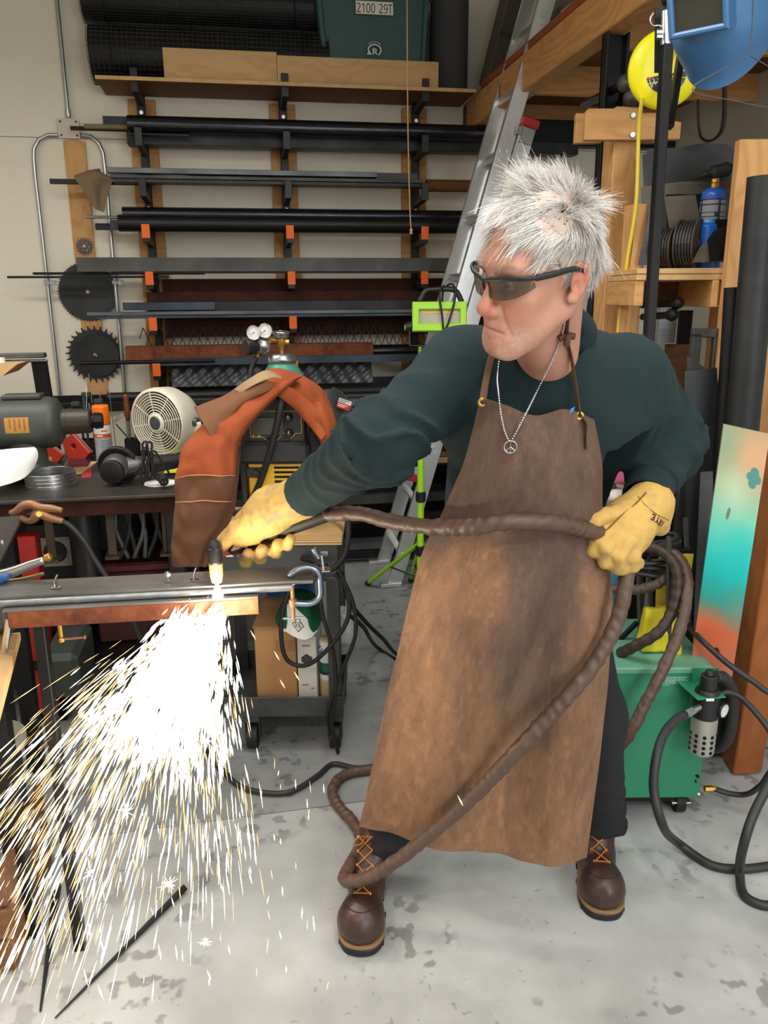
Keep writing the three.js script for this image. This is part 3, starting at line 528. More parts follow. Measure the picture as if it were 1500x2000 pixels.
// ---------- extension ladder ----------
{
const t = thing('extension_ladder', 'tall aluminium extension ladder leaning on the loft beam', 'ladder');
const f0 = at(763, 1145, { y: 0 }), zf = f0.z, cap = at(1027, 242, { z: zf }), u = cap.clone().sub(f0).setZ(0).normalize(), n = V(u.y, -u.x, 0), W = 0.4, L1 = cap.distanceTo(f0);
const pt = (s, off, z) => f0.clone().addScaledVector(u, s).addScaledVector(n, off).setZ(z);
const rail = (name, s0, s1, off, z, inner) => part(name, [beam(pt(s0, off, z), pt(s1, off, z), 0.004, 0.075, 0.001, n), beam(pt(s0, off - 0.0365, z - inner * 0.014), pt(s1, off - 0.0365, z - inner * 0.014), 0.028, 0.003, 0.001, n), beam(pt(s0, off + 0.0365, z - inner * 0.014), pt(s1, off + 0.0365, z - inner * 0.014), 0.028, 0.003, 0.001, n)], M.alu, t);
const L2 = 3.35, secs = [[0.02, L1, 0.02, 0], [0.62, L2, -0.062, 0.018]];
for (const [s0, s1, off, ins] of secs) {
const za = zf - ins, zb = zf - W + ins; rail('rail', s0, s1, off, za, 1); rail('rail', s0, s1, off, zb, -1);
for (let s = s0 + 0.16; s < s1 - 0.05; s += 0.305) {
const D = []; for (let i = 0; i < 14; i++) { const a = i / 14 * 6.283; D.push([Math.cos(a) * 0.017, Math.sin(a) * 0.015 + (Math.sin(a) < 0 ? -0.006 : 0) * Math.abs(Math.cos(a) < 0.6 ? 1 : 0)]); }
const tri = [[-0.016, 0.011], [0.016, 0.011], [0.012, -0.006], [0.001, -0.018], [-0.012, -0.006]], sc = (k) => tri.map(([a, b]) => [a * k, b * k]);
const mid = pt(s, off, (za + zb) / 2);
part('rung', plate(sc(1.15), za - zb + 0.012, mid, V(1, 0, 0), UP, { holes: [sc(0.85)] }), M.alu, t);
for (const z of [za + 0.004, zb - 0.004]) part('rung_plug', plate(circle(0, 0, 0.024, 16), 0.003, pt(s, off, z), V(1, 0, 0), UP, { holes: [sc(0.95)] }), M.alu, t);
part('rung_core', plate(sc(0.84), za - zb - 0.02, mid, V(1, 0, 0), UP), M.hole, t);
}
}
for (const z of [zf + 0.001, zf - W - 0.001]) {
part('end_cap', beam(pt(L1 - 0.012, 0.02, z), pt(L1 + 0.03, 0.02, z), 0.045, 0.088, 0.006, n), M.red, t);
part('guide_bracket', [beam(pt(L1 - 0.09, 0.02, z + 0.006), pt(L1 - 0.015, 0.02, z + 0.006), 0.014, 0.07, 0.003, n), beam(pt(L1 - 0.06, -0.025, z + 0.008), pt(L1 - 0.02, -0.025, z + 0.008), 0.016, 0.03, 0.003, n)], M.zinc, t);
part('end_cap', beam(pt(0.6, -0.062, z), pt(0.64, -0.062, z), 0.04, 0.085, 0.006, n), M.red, t);
part('foot', [beam(V(f0.x - 0.06, 0.012, z), V(f0.x + 0.06, 0.012, z), 0.05, 0.022, 0.004), beam(pt(0.01, 0.02, z + 0.01), pt(0.1, 0.02, z + 0.01), 0.01, 0.06, 0.003, n)], M.alu, t);
}
const rope = part('pulley_rope', sweep([pt(1.9, 0.075, zf - W / 2), pt(1.5, 0.08, zf - W / 2 + 0.02), pt(0.9, 0.08, zf - W / 2)], 0.004, { rad: 6 }), M.white, t);
const tex = canvasTex(512, 150, (c, w, h) => { c.clearRect(0, 0, w, h); c.fillStyle = '#15151a'; c.font = 'bold 66px sans-serif'; c.fillText('AMERICAN', 10, 62); c.fillText('LADDER', 96, 134); });
const g = new THREE.PlaneGeometry(0.24, 0.066), c = pt(L1 - 0.46, 0.018, zf + 0.0035); g.applyMatrix4(frame(c, u, u.clone().cross(V(0, 0, -1)).multiplyScalar(1), V(0, 0, 1)));
part('lettering', g, mat({ map: tex, roughness: 0.5, transparent: true, alphaTest: 0.4 }), t);
settle(t);
}

// ---------- right-hand side: post, brackets, hanging things ----------
{
const f = 3.3, P = (x, y, ff = f) => at(x, y, { f: ff });
const post = P(1213, 280), base = V(post.x, 0, post.z);
const t = thing('timber_post', 'square pine post carrying the bolted bracket boards', 'post');
part('post', beam(V(post.x, 0, post.z), V(post.x, P(1213, 214).y, post.z), 0.1, 0.1, 0.004, V(0, 0, 1)), M.pine, t);
const br = (x0, x1, y0, y1, ff, cut) => { const a = P(x0, y1, ff), b = P(x1, y0, ff), w = b.clone().sub(a).dot(SIDE), h = b.y - a.y; return plate(cut ? [[0, 0], [w, 0], [w, h * 0.55], [w * 0.92, h * 0.6], [w * 0.3, h], [0.01, h], [0, h - 0.01]] : [[0, 0], [w, 0], [w, h], [0, h]], 0.036, a, SIDE, UP, { bevel: 0.002 }); };
const b1 = part('bracket_board', br(1139, 1330, 213, 275, f - 0.09, true), M.pine, t); part('bracket_board', br(1121, 1300, 222, 281, f + 0.09, false), M.pine, t);
for (const [x, y] of [[1235, 226], [1234, 264]]) { const p = P(x, y, f - 0.108); part('bolt', cyl(p, p.clone().addScaledVector(HEAD, -0.012), 0.011, 0.009, 10), M.zinc, b1); }
settle(t);
const j = thing('strut_standard', 'black steel strut upright bolted beside pine post', 'strut'); const q = P(1178, 420, f + 0.12);
part('channel', [beam(V(q.x, 0, q.z), V(q.x, YB, q.z), 0.09, 0.012, 0.002, V(0, 0, 1)), beam(V(q.x - 0.04, 0, q.z + 0.02), V(q.x - 0.04, YB, q.z + 0.02), 0.01, 0.05, 0.002, V(0, 0, 1)), beam(V(q.x + 0.04, 0, q.z + 0.02), V(q.x + 0.04, YB, q.z + 0.02), 0.01, 0.05, 0.002, V(0, 0, 1))], M.black, j);
part('inner_bar', beam(V(q.x, 1.0, q.z + 0.02), V(q.x, 2.0, q.z + 0.02), 0.03, 0.02, 0.002, V(0, 0, 1)), M.mill, j);
for (const y of [2.02, 1.78]) part('bolt', cyl(V(q.x, y, q.z + 0.03), V(q.x, y, q.z + 0.045), 0.01, 0.008, 8), M.zinc, j);
settle(j);
const rl = thing('roller_clamp', 'black roller bracket sticking out behind the man\'s head', 'bracket'), r0 = P(1120, 522, f + 0.02), r1 = P(1212, 512, f + 0.02);
part('roller', cyl(r0.clone().lerp(r1, 0.25), r1, 0.034, 0.036, 18, 0.006), M.rubber, rl); part('spindle', cyl(r0, r1.clone().addScaledVector(SIDE, 0.02), 0.01, 0.01, 10), M.zinc, rl);
part('mount_plate', [bx(r1.x - 0.14, r1.y + 0.03, r1.z - 0.03, r1.x - 0.02, r1.y + 0.065, r1.z + 0.04, 0.003), bx(q.x - 0.05, r1.y + 0.06, q.z - 0.01, q.x + 0.05, r1.y + 0.12, q.z + 0.06, 0.003)], M.black, rl);
settle(rl);
// pipe clamps lying on the bracket
for (const [i, [x0, y0, x1, y1]] of [[1140, 205, 1222, 163], [1200, 205, 1234, 190]].entries()) { const a = P(x0, y0, f + 0.5), b = P(x1, y1, f - 0.05); const k = thing('pipe_clamp', i ? 'shorter pipe clamp resting just above bracket boards' : 'longer dark pipe clamp above the bracket boards', 'clamp', 'pipe clamps on the bracket'); part('pipe', pipe(a, b, 0.016, 0.012, 14), M.black, k); part('head', [lathe([[0.001, -0.03], [0.025, -0.025], [0.032, 0], [0.025, 0.025], [0.001, 0.03]], b, b.clone().sub(a), 14)], M.mill, k); settle(k); }
}
{ // black floor stand with hook, flying disc, cord, helmet, coat hanger
const f = 2.62, P = (x, y, ff = f) => at(x, y, { f: ff });
const a = P(1303, 85), b = P(1279, 600), low = b.clone().addScaledVector(b.clone().sub(a), 0); low.y = 0; low.x += 0.012;
const t = thing('steel_stand', 'tall black square steel stand behind the man\'s shoulder', 'stand');
part('pole', beam(low, a, 0.03, 0.03, 0.003, V(0, 0, 1)), M.black, t); part('sleeve', pipe(P(1301, 88), P(1303, 22), 0.017, 0.013, 16), M.zinc, t);
for (const y of [62, 71]) { const p = P(1302, y, f - 0.02); part('set_screw', cyl(p.clone().addScaledVector(SIDE, -0.014), p.clone().addScaledVector(SIDE, -0.03), 0.009, 0.008, 8), M.zinc, t); }
part('hook', sweep([P(1298, 60), P(1288, 50), P(1275, 50), P(1270, 38), P(1277, 24)], 0.0035, { n: 24, rad: 6 }), M.zinc, t);
part('brace', beam(P(1334, 85, f + 0.14), P(1307, 250, f + 0.02), 0.022, 0.022, 0.003, V(0, 0, 1)), M.black, t);
part('base_plate', bx(low.x - 0.08, 0, low.z - 0.08, low.x + 0.08, 0.012, low.z + 0.08, 0.003), M.black, t);
part('paddle', plate([[-0.018, 0], [0.012, 0], [0.022, 0.17], [-0.03, 0.175]], 0.006, P(1290, 142, f + 0.04), SIDE, UP), M.pblack, t); settle(t);
const fd = f + 0.2, c = P(1300, 135, fd), N = HEAD.clone().multiplyScalar(-1).add(V(0, -0.12, 0)).normalize(), r = 0.116;
const d = thing('flying_disc', 'bright yellow flying disc hanging behind the black stand', 'disc');
part('disc', lathe([[0.001, 0.018], [r * 0.55, 0.018], [r * 0.72, 0.016], [r * 0.9, 0.011], [r * 0.99, 0.0], [r, -0.014], [r * 0.96, -0.016], [r * 0.95, 0], [r * 0.86, 0.007], [0.001, 0.013]], c, N, 48), M.yellow, d);
const dx = canvasTex(400, 220, (k) => { k.clearRect(0, 0, 400, 220); k.fillStyle = '#1c1a12'; k.beginPath(); k.moveTo(14, 70); k.lineTo(386, 12); k.quadraticCurveTo(386, 120, 300, 180); k.quadraticCurveTo(160, 230, 60, 150); k.quadraticCurveTo(24, 110, 14, 70); k.fill(); k.strokeStyle = '#e9e6d8'; k.lineWidth = 7; for (let i = 0; i < 9; i++) { k.beginPath(); k.moveTo(40 + i * 36, 80 - i * 5); k.lineTo(70 + i * 34, 150 - (i % 3) * 26); k.lineTo(86 + i * 32, 100 - i * 4); k.stroke(); } k.fillStyle = '#c33'; k.fillRect(20, 66, 60, 12); k.strokeStyle = '#f3ec20'; k.lineWidth = 6; k.beginPath(); k.moveTo(30, 120); k.lineTo(376, 66); k.stroke(); });
const X = SIDE.clone(), Y = N.clone().cross(X).normalize(); const pg = new THREE.PlaneGeometry(0.135, 0.075); pg.applyMatrix4(frame(c.clone().addScaledVector(N, 0.0195).addScaledVector(Y, -0.04), X, Y, N)); part('printed_emblem', pg, mat({ map: dx, roughness: 0.45, transparent: true, alphaTest: 0.5 }), d); settle(d);
const k0 = P(1254, 190, fd), k1 = P(1213, 605, fd + 0.2); one('hanging_rope', 'yellow rope hanging down from the flying disc', 'rope', sweep([k0, P(1248, 250, fd + 0.05), P(1242, 400, fd + 0.1), P(1225, 510, fd + 0.15), k1, V(k1.x - 0.03, 1.0, k1.z), V(k1.x - 0.02, 0.6, k1.z)], 0.0065, { n: 60, rad: 8 }), mat({ color: 0xe8cf45, roughness: 0.6 }));
// blue welding helmet, front tipped down, seen from below
const h = thing('welding_helmet', 'blue welding helmet hanging from the loft', 'helmet'), hc = P(1408, 22, 2.08), hm = mat({ color: 0x3f6d9c, roughness: 0.35, bumpMap: T.mottle, bumpScale: 0.0008 });
const hx = SIDE.clone().multiplyScalar(0.77).addScaledVector(HEAD, -0.64).normalize(), q = new THREE.Matrix4();
const hz = HEAD.clone().multiplyScalar(-0.77).addScaledVector(SIDE, -0.64).add(V(0, -0.42, 0)).normalize(), hy = hz.clone().cross(hx).normalize(), hX = hy.clone().cross(hz).normalize(); q.makeBasis(hX, hy, hz).setPosition(hc);
const shell = sheet(36, 30, (u, v) => { const A = lerp(-1.75, 1.75, u), yy = lerp(0.16, -0.15 * (1 - 0.5 * (A / 1.75) ** 2), v), k = 0.115 * (1 - 0.3 * sstep(-0.03, -0.15, yy)) * (1 - 0.35 * sstep(0.1, 0.165, yy)); return V(Math.sin(A) * k, yy, Math.cos(A) * k * 1.15 - 0.03).applyMatrix4(q); }, 0.004);
part('shell', shell, hm, h);
const wf = [[-0.066, -0.052], [0.066, -0.052], [0.066, 0.052], [-0.066, 0.052]], wi = [[-0.053, -0.039], [0.053, -0.039], [0.053, 0.039], [-0.053, 0.039]];
const fr = part('window_frame', plate(wf, 0.075, V(-0.005, 0.03, 0.1), V(1, 0, 0), UP, { holes: [wi], bevel: 0.004 }).applyMatrix4(q), hm, h);
part('dark_lens', chamfer(0.108, 0.08, 0.004).translate(-0.005, 0.03, 0.122).applyMatrix4(q), mat({ color: 0x3c3a30, roughness: 0.2, metalness: 0 }), fr);
for (const x of [-0.125, 0.125]) part('pivot_knob', cyl(V(x, 0.05, -0.03), V(x * 1.14, 0.05, -0.03), 0.02, 0.018, 14, 0.003).applyMatrix4(q), M.pblack, h);
part('hanging_strap', sweep([hc.clone().add(V(0, 0.12, 0)), hc.clone().add(V(0.01, 0.5, -0.02)), V(hc.x, YB + 0.6, hc.z)], 0.006, { rad: 6 }), M.pblack, h); settle(h);
const hf = 1.95, W = (x, y) => P(x, y, hf);
one('coat_hanger', 'pale wire coat hanger at the upper edge of frame', 'hanger', sweep([W(1474, -60), W(1471, 0), W(1465, 95), W(1460, 110), W(1440, 121), W(1360, 164), W(1352, 172), W(1356, 180), W(1430, 196), W(1520, 213), W(1640, 220), W(1600, 190), W(1466, 109)], 0.0013, { n: 120, rad: 6 }), M.mill);
const hk = (x, y) => P(x, y, 3.0);
const J = sweep([hk(1415, 60).setY(YB + 0.035), hk(1415, 60), hk(1415, 140), hk(1413, 240), hk(1406, 262), hk(1388, 275), hk(1371, 270), hk(1365, 250), hk(1363, 195)], 0.013, { n: 60, rad: 6, shape: (A) => [0.35, 1] }); one('storage_hook', 'black J-shaped storage hook under the loft', 'hook', J, M.black);
}
// ---------- shelf with plates, spools and torch cylinder ----------
{
const f = 2.75, P = (x, y, ff = f) => at(x, y, { f: ff }), L = P(1245, 524), Rr = P(1436, 512), yT = L.y + 0.0;
const t = thing('timber_shelf', 'pine shelf with doubled plywood top and end brackets', 'shelf');
const A = V(L.x, yT, L.z), B = A.clone().addScaledVector(SIDE, Rr.clone().sub(L).dot(SIDE)), D = 0.36, sb = (o0, o1, y0, y1, d0, d1, m, name) => part(name, beam(A.clone().addScaledVector(SIDE, o0).addScaledVector(HEAD, (d0 + d1) / 2).setY((y0 + y1) / 2), A.clone().addScaledVector(SIDE, o1).addScaledVector(HEAD, (d0 + d1) / 2).setY((y0 + y1) / 2), d1 - d0, y1 - y0, 0.002), m, t);
const w = B.distanceTo(A);
sb(0, w, yT - 0.018, yT - 0.0005, 0, D, M.ply, 'shelf_board'); sb(0, w, yT - 0.038, yT - 0.0195, 0.002, D, M.ply, 'shelf_board');
sb(0, 0.03, yT - 0.12, yT - 0.039, 0.01, D, M.pine, 'end_bracket'); sb(w * 0.79, w * 0.86, yT - 0.125, yT - 0.039, 0.0, D, M.pine, 'end_bracket'); sb(0.03, w * 0.79, yT - 0.115, yT - 0.039, D - 0.05, D - 0.012, M.oldwood, 'back_rail'); sb(w * 0.86, w, yT - 0.12, yT - 0.039, 0.03, 0.07, M.pine, 'end_bracket');
settle(t);
for (const [px, l, ff] of [[1228, 'pale pine stud at the shelf end near the yellow cord', 3.0], [1410, 'pine stud under the plate shelf beside black pipe', 3.05]]) { const p = P(px, 600, ff); one('wall_stud', l, 'post', beam(V(p.x, 0, p.z), V(p.x, px === 1410 ? yT - 0.13 : yT + 0.22, p.z), 0.045, 0.09, 0.003, V(0, 0, 1)), M.pine, 'studs by the plate shelf'); }
const on = (o, d) => A.clone().addScaledVector(SIDE, o).addScaledVector(HEAD, d);
// plates: outline given in photo pixels on a leaning plane
const pl = (label, pts, ff, m, th = 0.003) => { const q = pts.map(([x, y]) => P(x, y, ff)), o = V(q[0].x, yT, q[0].z); const k = q.map((p) => [p.clone().sub(o).dot(SIDE), p.y - yT]); return one('steel_offcut', label, 'steel plate', plate(k, th, o, SIDE, UP), m, 'steel offcuts on the plate shelf'); };
const hot = steelMat(0x8d8479, 0.6, 0.45);
pl('large dark mottled plate at the back of plate shelf', [[1262, 512], [1255, 302], [1264, 300], [1264, 291], [1330, 288], [1380, 278], [1420, 282], [1450, 300], [1452, 512]], 3.08, M.dark);
pl('notched grey plate with a cut circle behind the stand', [[1258, 516], [1252, 365], [1330, 355], [1448, 352], [1448, 378], [1300, 380], [1305, 515]], 3.02, hot);
pl('taupe tapered plate in front of the dark mottled plate', [[1316, 508], [1297, 384], [1358, 380], [1368, 430], [1350, 508]], 2.97, hot);
pl('tall grey triangular offcut at the end of plate shelf', [[1246, 518], [1262, 440], [1275, 380], [1282, 400], [1280, 518]], 2.93, M.mill);
pl('dark pointed offcut with a bolt hole beside blue cylinder', [[1356, 512], [1383, 466], [1394, 452], [1444, 428], [1446, 508]], 2.86, M.dark);
pl('dark curved offcut nearest the pine board on plate shelf', [[1402, 510], [1408, 486], [1420, 460], [1445, 440], [1447, 508]], 2.8, M.black);
pl('small black rectangular offcut behind the pointed offcut', [[1388, 510], [1384, 428], [1440, 428], [1442, 508]], 2.9, M.black);
pl('thin bright-edged offcut leaning at the plate shelf front', [[1352, 513], [1366, 484], [1381, 470], [1386, 512]], 2.82, hot);
const spool = (label, px, ff, r, wd, m) => { const c = P(px, 500, ff); c.y = yT + r; const ax = SIDE.clone().multiplyScalar(0.8).addScaledVector(HEAD, -0.6).normalize(); const s = thing('wire_spool', label, 'wire spool', 'wire spools on the plate shelf'), p0 = c.clone().addScaledVector(ax, -wd / 2), p1 = c.clone().addScaledVector(ax, wd / 2); part('flange', pipe(p1, p1.clone().addScaledVector(ax, 0.006), r, r * 0.2, 36), mat({ color: 0x6d5f52, map: T.steel, roughness: 0.7, metalness: 0.3 }), s); part('flange', pipe(p0.clone().addScaledVector(ax, -0.006), p0, r, r * 0.2, 36), M.mill, s); part('hub', pipe(p0, p1.clone().addScaledVector(ax, 0.01), r * 0.24, r * 0.14, 20), M.mill, s); const wire = []; for (let i = 0; i < 11; i++) { const q = p0.clone().lerp(p1, (i + 0.5) / 11), rr = r * (0.88 + 0.05 * (i % 2)); const N = ax.clone().cross(UP).normalize(), B = ax.clone().cross(N); wire.push(sweep(Array.from({ length: 14 }, (_, j) => q.clone().addScaledVector(N, rr * Math.cos(j / 14 * 6.283)).addScaledVector(B, rr * Math.sin(j / 14 * 6.283))), wd / 22, { n: 36, rad: 5, closed: true })); } part('wound_wire', wire, m, s).userData.kind = 'stuff'; settle(s); };
spool('large spool of grey wire in front of blue cylinder', 1345, 2.9, 0.082, 0.055, M.grey); spool('small spool of wire half hidden by the stand', 1300, 2.94, 0.07, 0.05, M.mill);
{ // torch cylinder and torch head
const c = P(1383, 500, 2.97); c.y = yT; const r = 0.042, s = thing('gas_torch', 'blue gas cylinder with black torch head on plate shelf', 'torch'), bl = plastic(0x2f62c4, 0.3), yTop = P(1383, 366, 2.97).y - yT;
part('cylinder', lathe([[0.001, 0], [r * 0.9, 0], [r, 0.008], [r, yTop - 0.03], [r * 0.9, yTop - 0.012], [r * 0.55, yTop - 0.002], [0.001, yTop]], c, UP, 32), bl, s);
const lt = canvasTex(512, 256, (k, w, h) => { k.fillStyle = '#22243a'; k.fillRect(0, 0, w, h); k.fillStyle = '#a9acb4'; for (let x = 0; x < 4; x++) { k.fillRect(8 + x * 128, 12, 112, 34); k.fillRect(8 + x * 128, 60, 112, 60); k.fillRect(8 + x * 128, 130, 90, 30); k.fillRect(8 + x * 128, 170, 112, 20); k.fillRect(8 + x * 128, 200, 70, 44); } k.strokeStyle = '#4a4c58'; k.lineWidth = 2; for (let y = 16; y < 250; y += 7) { k.beginPath(); k.moveTo(0, y); k.lineTo(w, y); k.stroke(); } });
const lg = new THREE.CylinderGeometry(r + 0.0006, r + 0.0006, 0.09, 40, 1, true); lg.translate(c.x, yT + yTop - 0.085, c.z); part('label', lg, mat({ map: lt, roughness: 0.45 }), s);
const v = c.clone().setY(yT + yTop); part('brass_valve', hard(lathe([[0.001, -0.004], [0.014, -0.003], [0.014, 0.012], [0.011, 0.013], [0.014, 0.016], [0.013, 0.032], [0.001, 0.034]], v, UP, 14)), M.brass, s);
const h0 = v.clone().add(V(0, 0.048, 0)), hd = SIDE; part('torch_head', [sweep([h0.clone().addScaledVector(hd, -0.055).add(V(0, -0.012, 0)), h0.clone().addScaledVector(hd, -0.035).add(V(0, -0.006, 0)), h0.clone().addScaledVector(hd, 0.0), h0.clone().addScaledVector(hd, 0.045).add(V(0, 0.012, 0)), h0.clone().addScaledVector(hd, 0.06).add(V(0, 0.014, 0))], (q) => [0.009, 0.012, 0.024, 0.024, 0.015][Math.round(q * 4)], { n: 24, rad: 14 })], M.rubber, s);
part('burner_tube', cyl(h0.clone().addScaledVector(hd, 0.055).add(V(0, 0.013, 0)), h0.clone().addScaledVector(hd, 0.125).add(V(0, 0.02, 0)), 0.012, 0.012, 14, 0.001), M.mill, s); settle(s);
const c2 = P(1377, 500, 2.9); c2.y = yT; const s2 = thing('gas_cylinder', 'plain bright blue can in front of the gas torch', 'cylinder'), y2 = P(1377, 432, 2.9).y - yT;
part('can', lathe([[0.001, 0], [0.03, 0], [0.032, 0.006], [0.032, y2 - 0.02], [0.026, y2 - 0.008], [0.001, y2 - 0.006]], c2, UP, 28), plastic(0x1f78e0, 0.35), s2); part('cap', cyl(V(c2.x, yT + y2 - 0.008, c2.z), V(c2.x, yT + y2 + 0.004, c2.z), 0.024, 0.022, 20, 0.002), plastic(0x56a8ee, 0.4), s2); settle(s2);
}
// board standing at the right of the shelf and tall stock leaning
const u0 = P(1452, 272, 2.72); one('pine_board', 'upright pine board standing at the end of plate shelf', 'board', beam(V(u0.x + 0.09, 0, u0.z + 0.0), V(u0.x + 0.09, u0.y, u0.z), 0.2, 0.04, 0.003, HEAD), M.pine);
const lean = (name, label, x0, y0, f0, x1, y1, f1, r, m) => { const a = P(x0, y0, f0), b = P(x1, y1, f1), d = a.clone().sub(b).normalize(), low = b.clone().addScaledVector(d, -b.y / d.y); return one(name, label, 'pipe', pipe(low.setY(low.y + r * 0.35), a, r, r - 0.006, 30), m, 'steel pipes leaning by the plate shelf'); };
lean('steel_pipe', 'thick grey steel pipe leaning in front of pine board', 1495, 345, 2.5, 1449, 840, 2.5, 0.05, M.dark);
lean('steel_pipe', 'thin black pipe leaning beside the thick grey pipe', 1432, 562, 2.62, 1408, 940, 2.58, 0.027, M.black);
// under the shelf
for (const [y, l, x1] of [[592, 'upper black pipe clamp end under the plate shelf', 1322], [615, 'lower black pipe clamp end under the plate shelf', 1312]]) { const a = P(1255, y + 4, 2.95), b = P(x1, y, 2.8), k = thing('pipe_clamp', l, 'clamp', 'pipe clamps under the plate shelf'); part('pipe', pipe(a, b, 0.012, 0.008, 12), M.black, k); part('head', lathe([[0.001, -0.022], [0.016, -0.018], [0.022, 0], [0.016, 0.018], [0.001, 0.022]], b, b.clone().sub(a), 14), M.black, k); settle(k); }
const qd = (name, label, x0, y0, x1, y1, ff, m, cat, th = 0.006) => { const a = P(x0, y1, ff), b = P(x1, y0, ff), w2 = b.clone().sub(a).dot(SIDE); return one(name, label, cat, plate([[0, 0], [w2, 0], [w2, b.y - a.y], [0, b.y - a.y]], th, a, SIDE, UP), m); };
qd('grey_card', 'light grey metal card hanging under the plate shelf', 1283, 592, 1324, 670, 2.98, M.light, 'card');
qd('black_sheet', 'ribbed black sheet hanging beside the light grey card', 1322, 606, 1352, 672, 3.02, M.black, 'sheet', 0.02);
qd('chipboard_sheet', 'brown chipboard sheet behind the man\'s raised elbow', 1290, 672, 1350, 800, 3.02, M.oldwood, 'board', 0.02);
{ const a = P(1360, 650, 2.75), b = P(1402, 650, 2.75), c = P(1355, 720, 2.75), k = thing('steel_trestle', 'grey steel trestle standing behind the thin black pipe', 'trestle'); a.y = b.y; const lo = (p) => V(p.x, 0, p.z); part('leg', beam(lo(a), a, 0.03, 0.03, 0.003, HEAD), M.mill, k); part('leg', beam(lo(b), b, 0.03, 0.03, 0.003, HEAD), M.mill, k); part('top_bar', beam(a.clone().addScaledVector(SIDE, -0.015), b.clone().addScaledVector(SIDE, 0.015), 0.03, 0.03, 0.003), M.mill, k); settle(k); }
const std = (label, pts, ff, m, f2) => { const q = pts.map(([x, y]) => P(x, y, ff)), o = V(q[0].x, 0, q[0].z), k = q.map((p) => [p.clone().sub(o).dot(SIDE), Math.max(0, p.y)]); return one('steel_sheet', label, 'steel sheet', plate(k, 0.004, o, SIDE, UP), m, 'steel sheets standing by the machine'); };
std('dark steel sheet standing behind the thin black pipe', [[1337, 1330], [1337, 725], [1400, 718], [1430, 1330]], 2.62, M.dark);
std('dark triangular-topped sheet behind the standing dark sheet', [[1340, 1300], [1342, 695], [1372, 715], [1440, 780], [1440, 1300]], 2.7, M.mill);
std('narrow grey sheet standing beside the painted panel', [[1352, 1290], [1368, 922], [1392, 920], [1392, 1290]], 2.5, M.grey);
std('black steel sheet standing behind the raised elbow', [[1270, 1260], [1270, 800], [1350, 790], [1350, 1260]], 2.82, M.black);
}
{ // spray-painted panel, timbers, white panel
const P = (x, y, f) => at(x, y, { f }), k = [P(1413, 828, 2.05), P(1503, 848, 2.05), P(1350, 1290, 2.2), P(1428, 1330, 2.2)];
const tex = canvasTex(256, 1024, (c, w, h) => {
const g = c.createLinearGradient(0, 0, 0, h); [[0, '#b3b28d'], [0.1, '#d3bd92'], [0.22, '#b9d0a8'], [0.33, '#8fe0c4'], [0.42, '#5fdccb'], [0.55, '#19c9c4'], [0.68, '#2fa99f'], [0.74, '#8a8f74'], [0.8, '#df7650'], [0.92, '#de7d5d'], [1, '#d8907a']].forEach(([a, b]) => g.addColorStop(a, b)); c.fillStyle = g; c.fillRect(0, 0, w, h);
const blob = (x, y, r, col, a) => { const q = c.createRadialGradient(x, y, 0, x, y, r); q.addColorStop(0, col); q.addColorStop(1, col.slice(0, 7) + '00'); c.globalAlpha = a; c.fillStyle = q; c.fillRect(0, 0, w, h); c.globalAlpha = 1; };
blob(210, 90, 170, '#f3b48a', 0.9); blob(20, 80, 120, '#7fb39a', 0.6); blob(110, 240, 120, '#d9f2d2', 0.7); blob(200, 480, 150, '#10d0cf', 0.6); blob(90, 860, 150, '#ee6a42', 0.6); blob(230, 700, 120, '#9c9c86', 0.6);
c.fillStyle = '#5f9d97'; for (const [x, y, r] of [[206, 150, 26], [180, 165, 18], [228, 172, 20], [200, 190, 24]]) { c.beginPath(); c.ellipse(x, y, r, r * 0.8, 0.3, 0, 7); c.fill(); } c.fillStyle = '#7f8f7d'; c.beginPath(); c.ellipse(92, 330, 10, 26, 0.2, 0, 7); c.fill(); c.fillStyle = '#4a1f1c'; c.beginPath(); c.ellipse(140, 926, 20, 22, 0, 0, 7); c.fill();
});
const X = k[1].clone().sub(k[0]), g = sheet(6, 20, (u, v) => k[0].clone().lerp(k[2], v).lerp(k[1].clone().lerp(k[3], v), u), 0.006, 1, 1), uv = g.attributes.uv; for (let i = 0; i < uv.count; i++) uv.setY(i, 1 - uv.getY(i));
one('painted_panel', 'narrow steel panel sprayed teal, mint and orange', 'panel', g, mat({ map: tex, roughness: 0.35, metalness: 0.25 }));
const tb = (label, x0, y0, f0, x1, y1, w, h, m) => { const b = P(x1, y1, 1), lo = at(x1, y1, { y: 0 }), a = P(x0, y0, f0); return one('timber', label, 'timber', beam(lo.add(V(0, 0.02, 0)), a, w, h, 0.004, HEAD), m, 'timbers leaning by the painted panel'); };
tb('thick reddish timber leaning beside the painted panel', 1545, 880, 2.1, 1446, 1500, 0.095, 0.1, mat({ color: 0xc39a80, map: T.pine, roughness: 0.75 }));
tb('thin grey weathered timber between painted panel and thick timber', 1478, 960, 2.24, 1385, 1420, 0.03, 0.06, M.oldwood);
const w0 = at(1478, 1452, { y: 0 }); one('white_sheet', 'white sheet standing at the edge of frame behind timber', 'sheet', beam(V(w0.x + 0.03, 0.72, w0.z - 0.25), V(w0.x + 0.03, 0.72, w0.z + 0.9), 0.03, 1.44, 0.004), mat({ color: 0xe9ecef, roughness: 0.5 }));
}

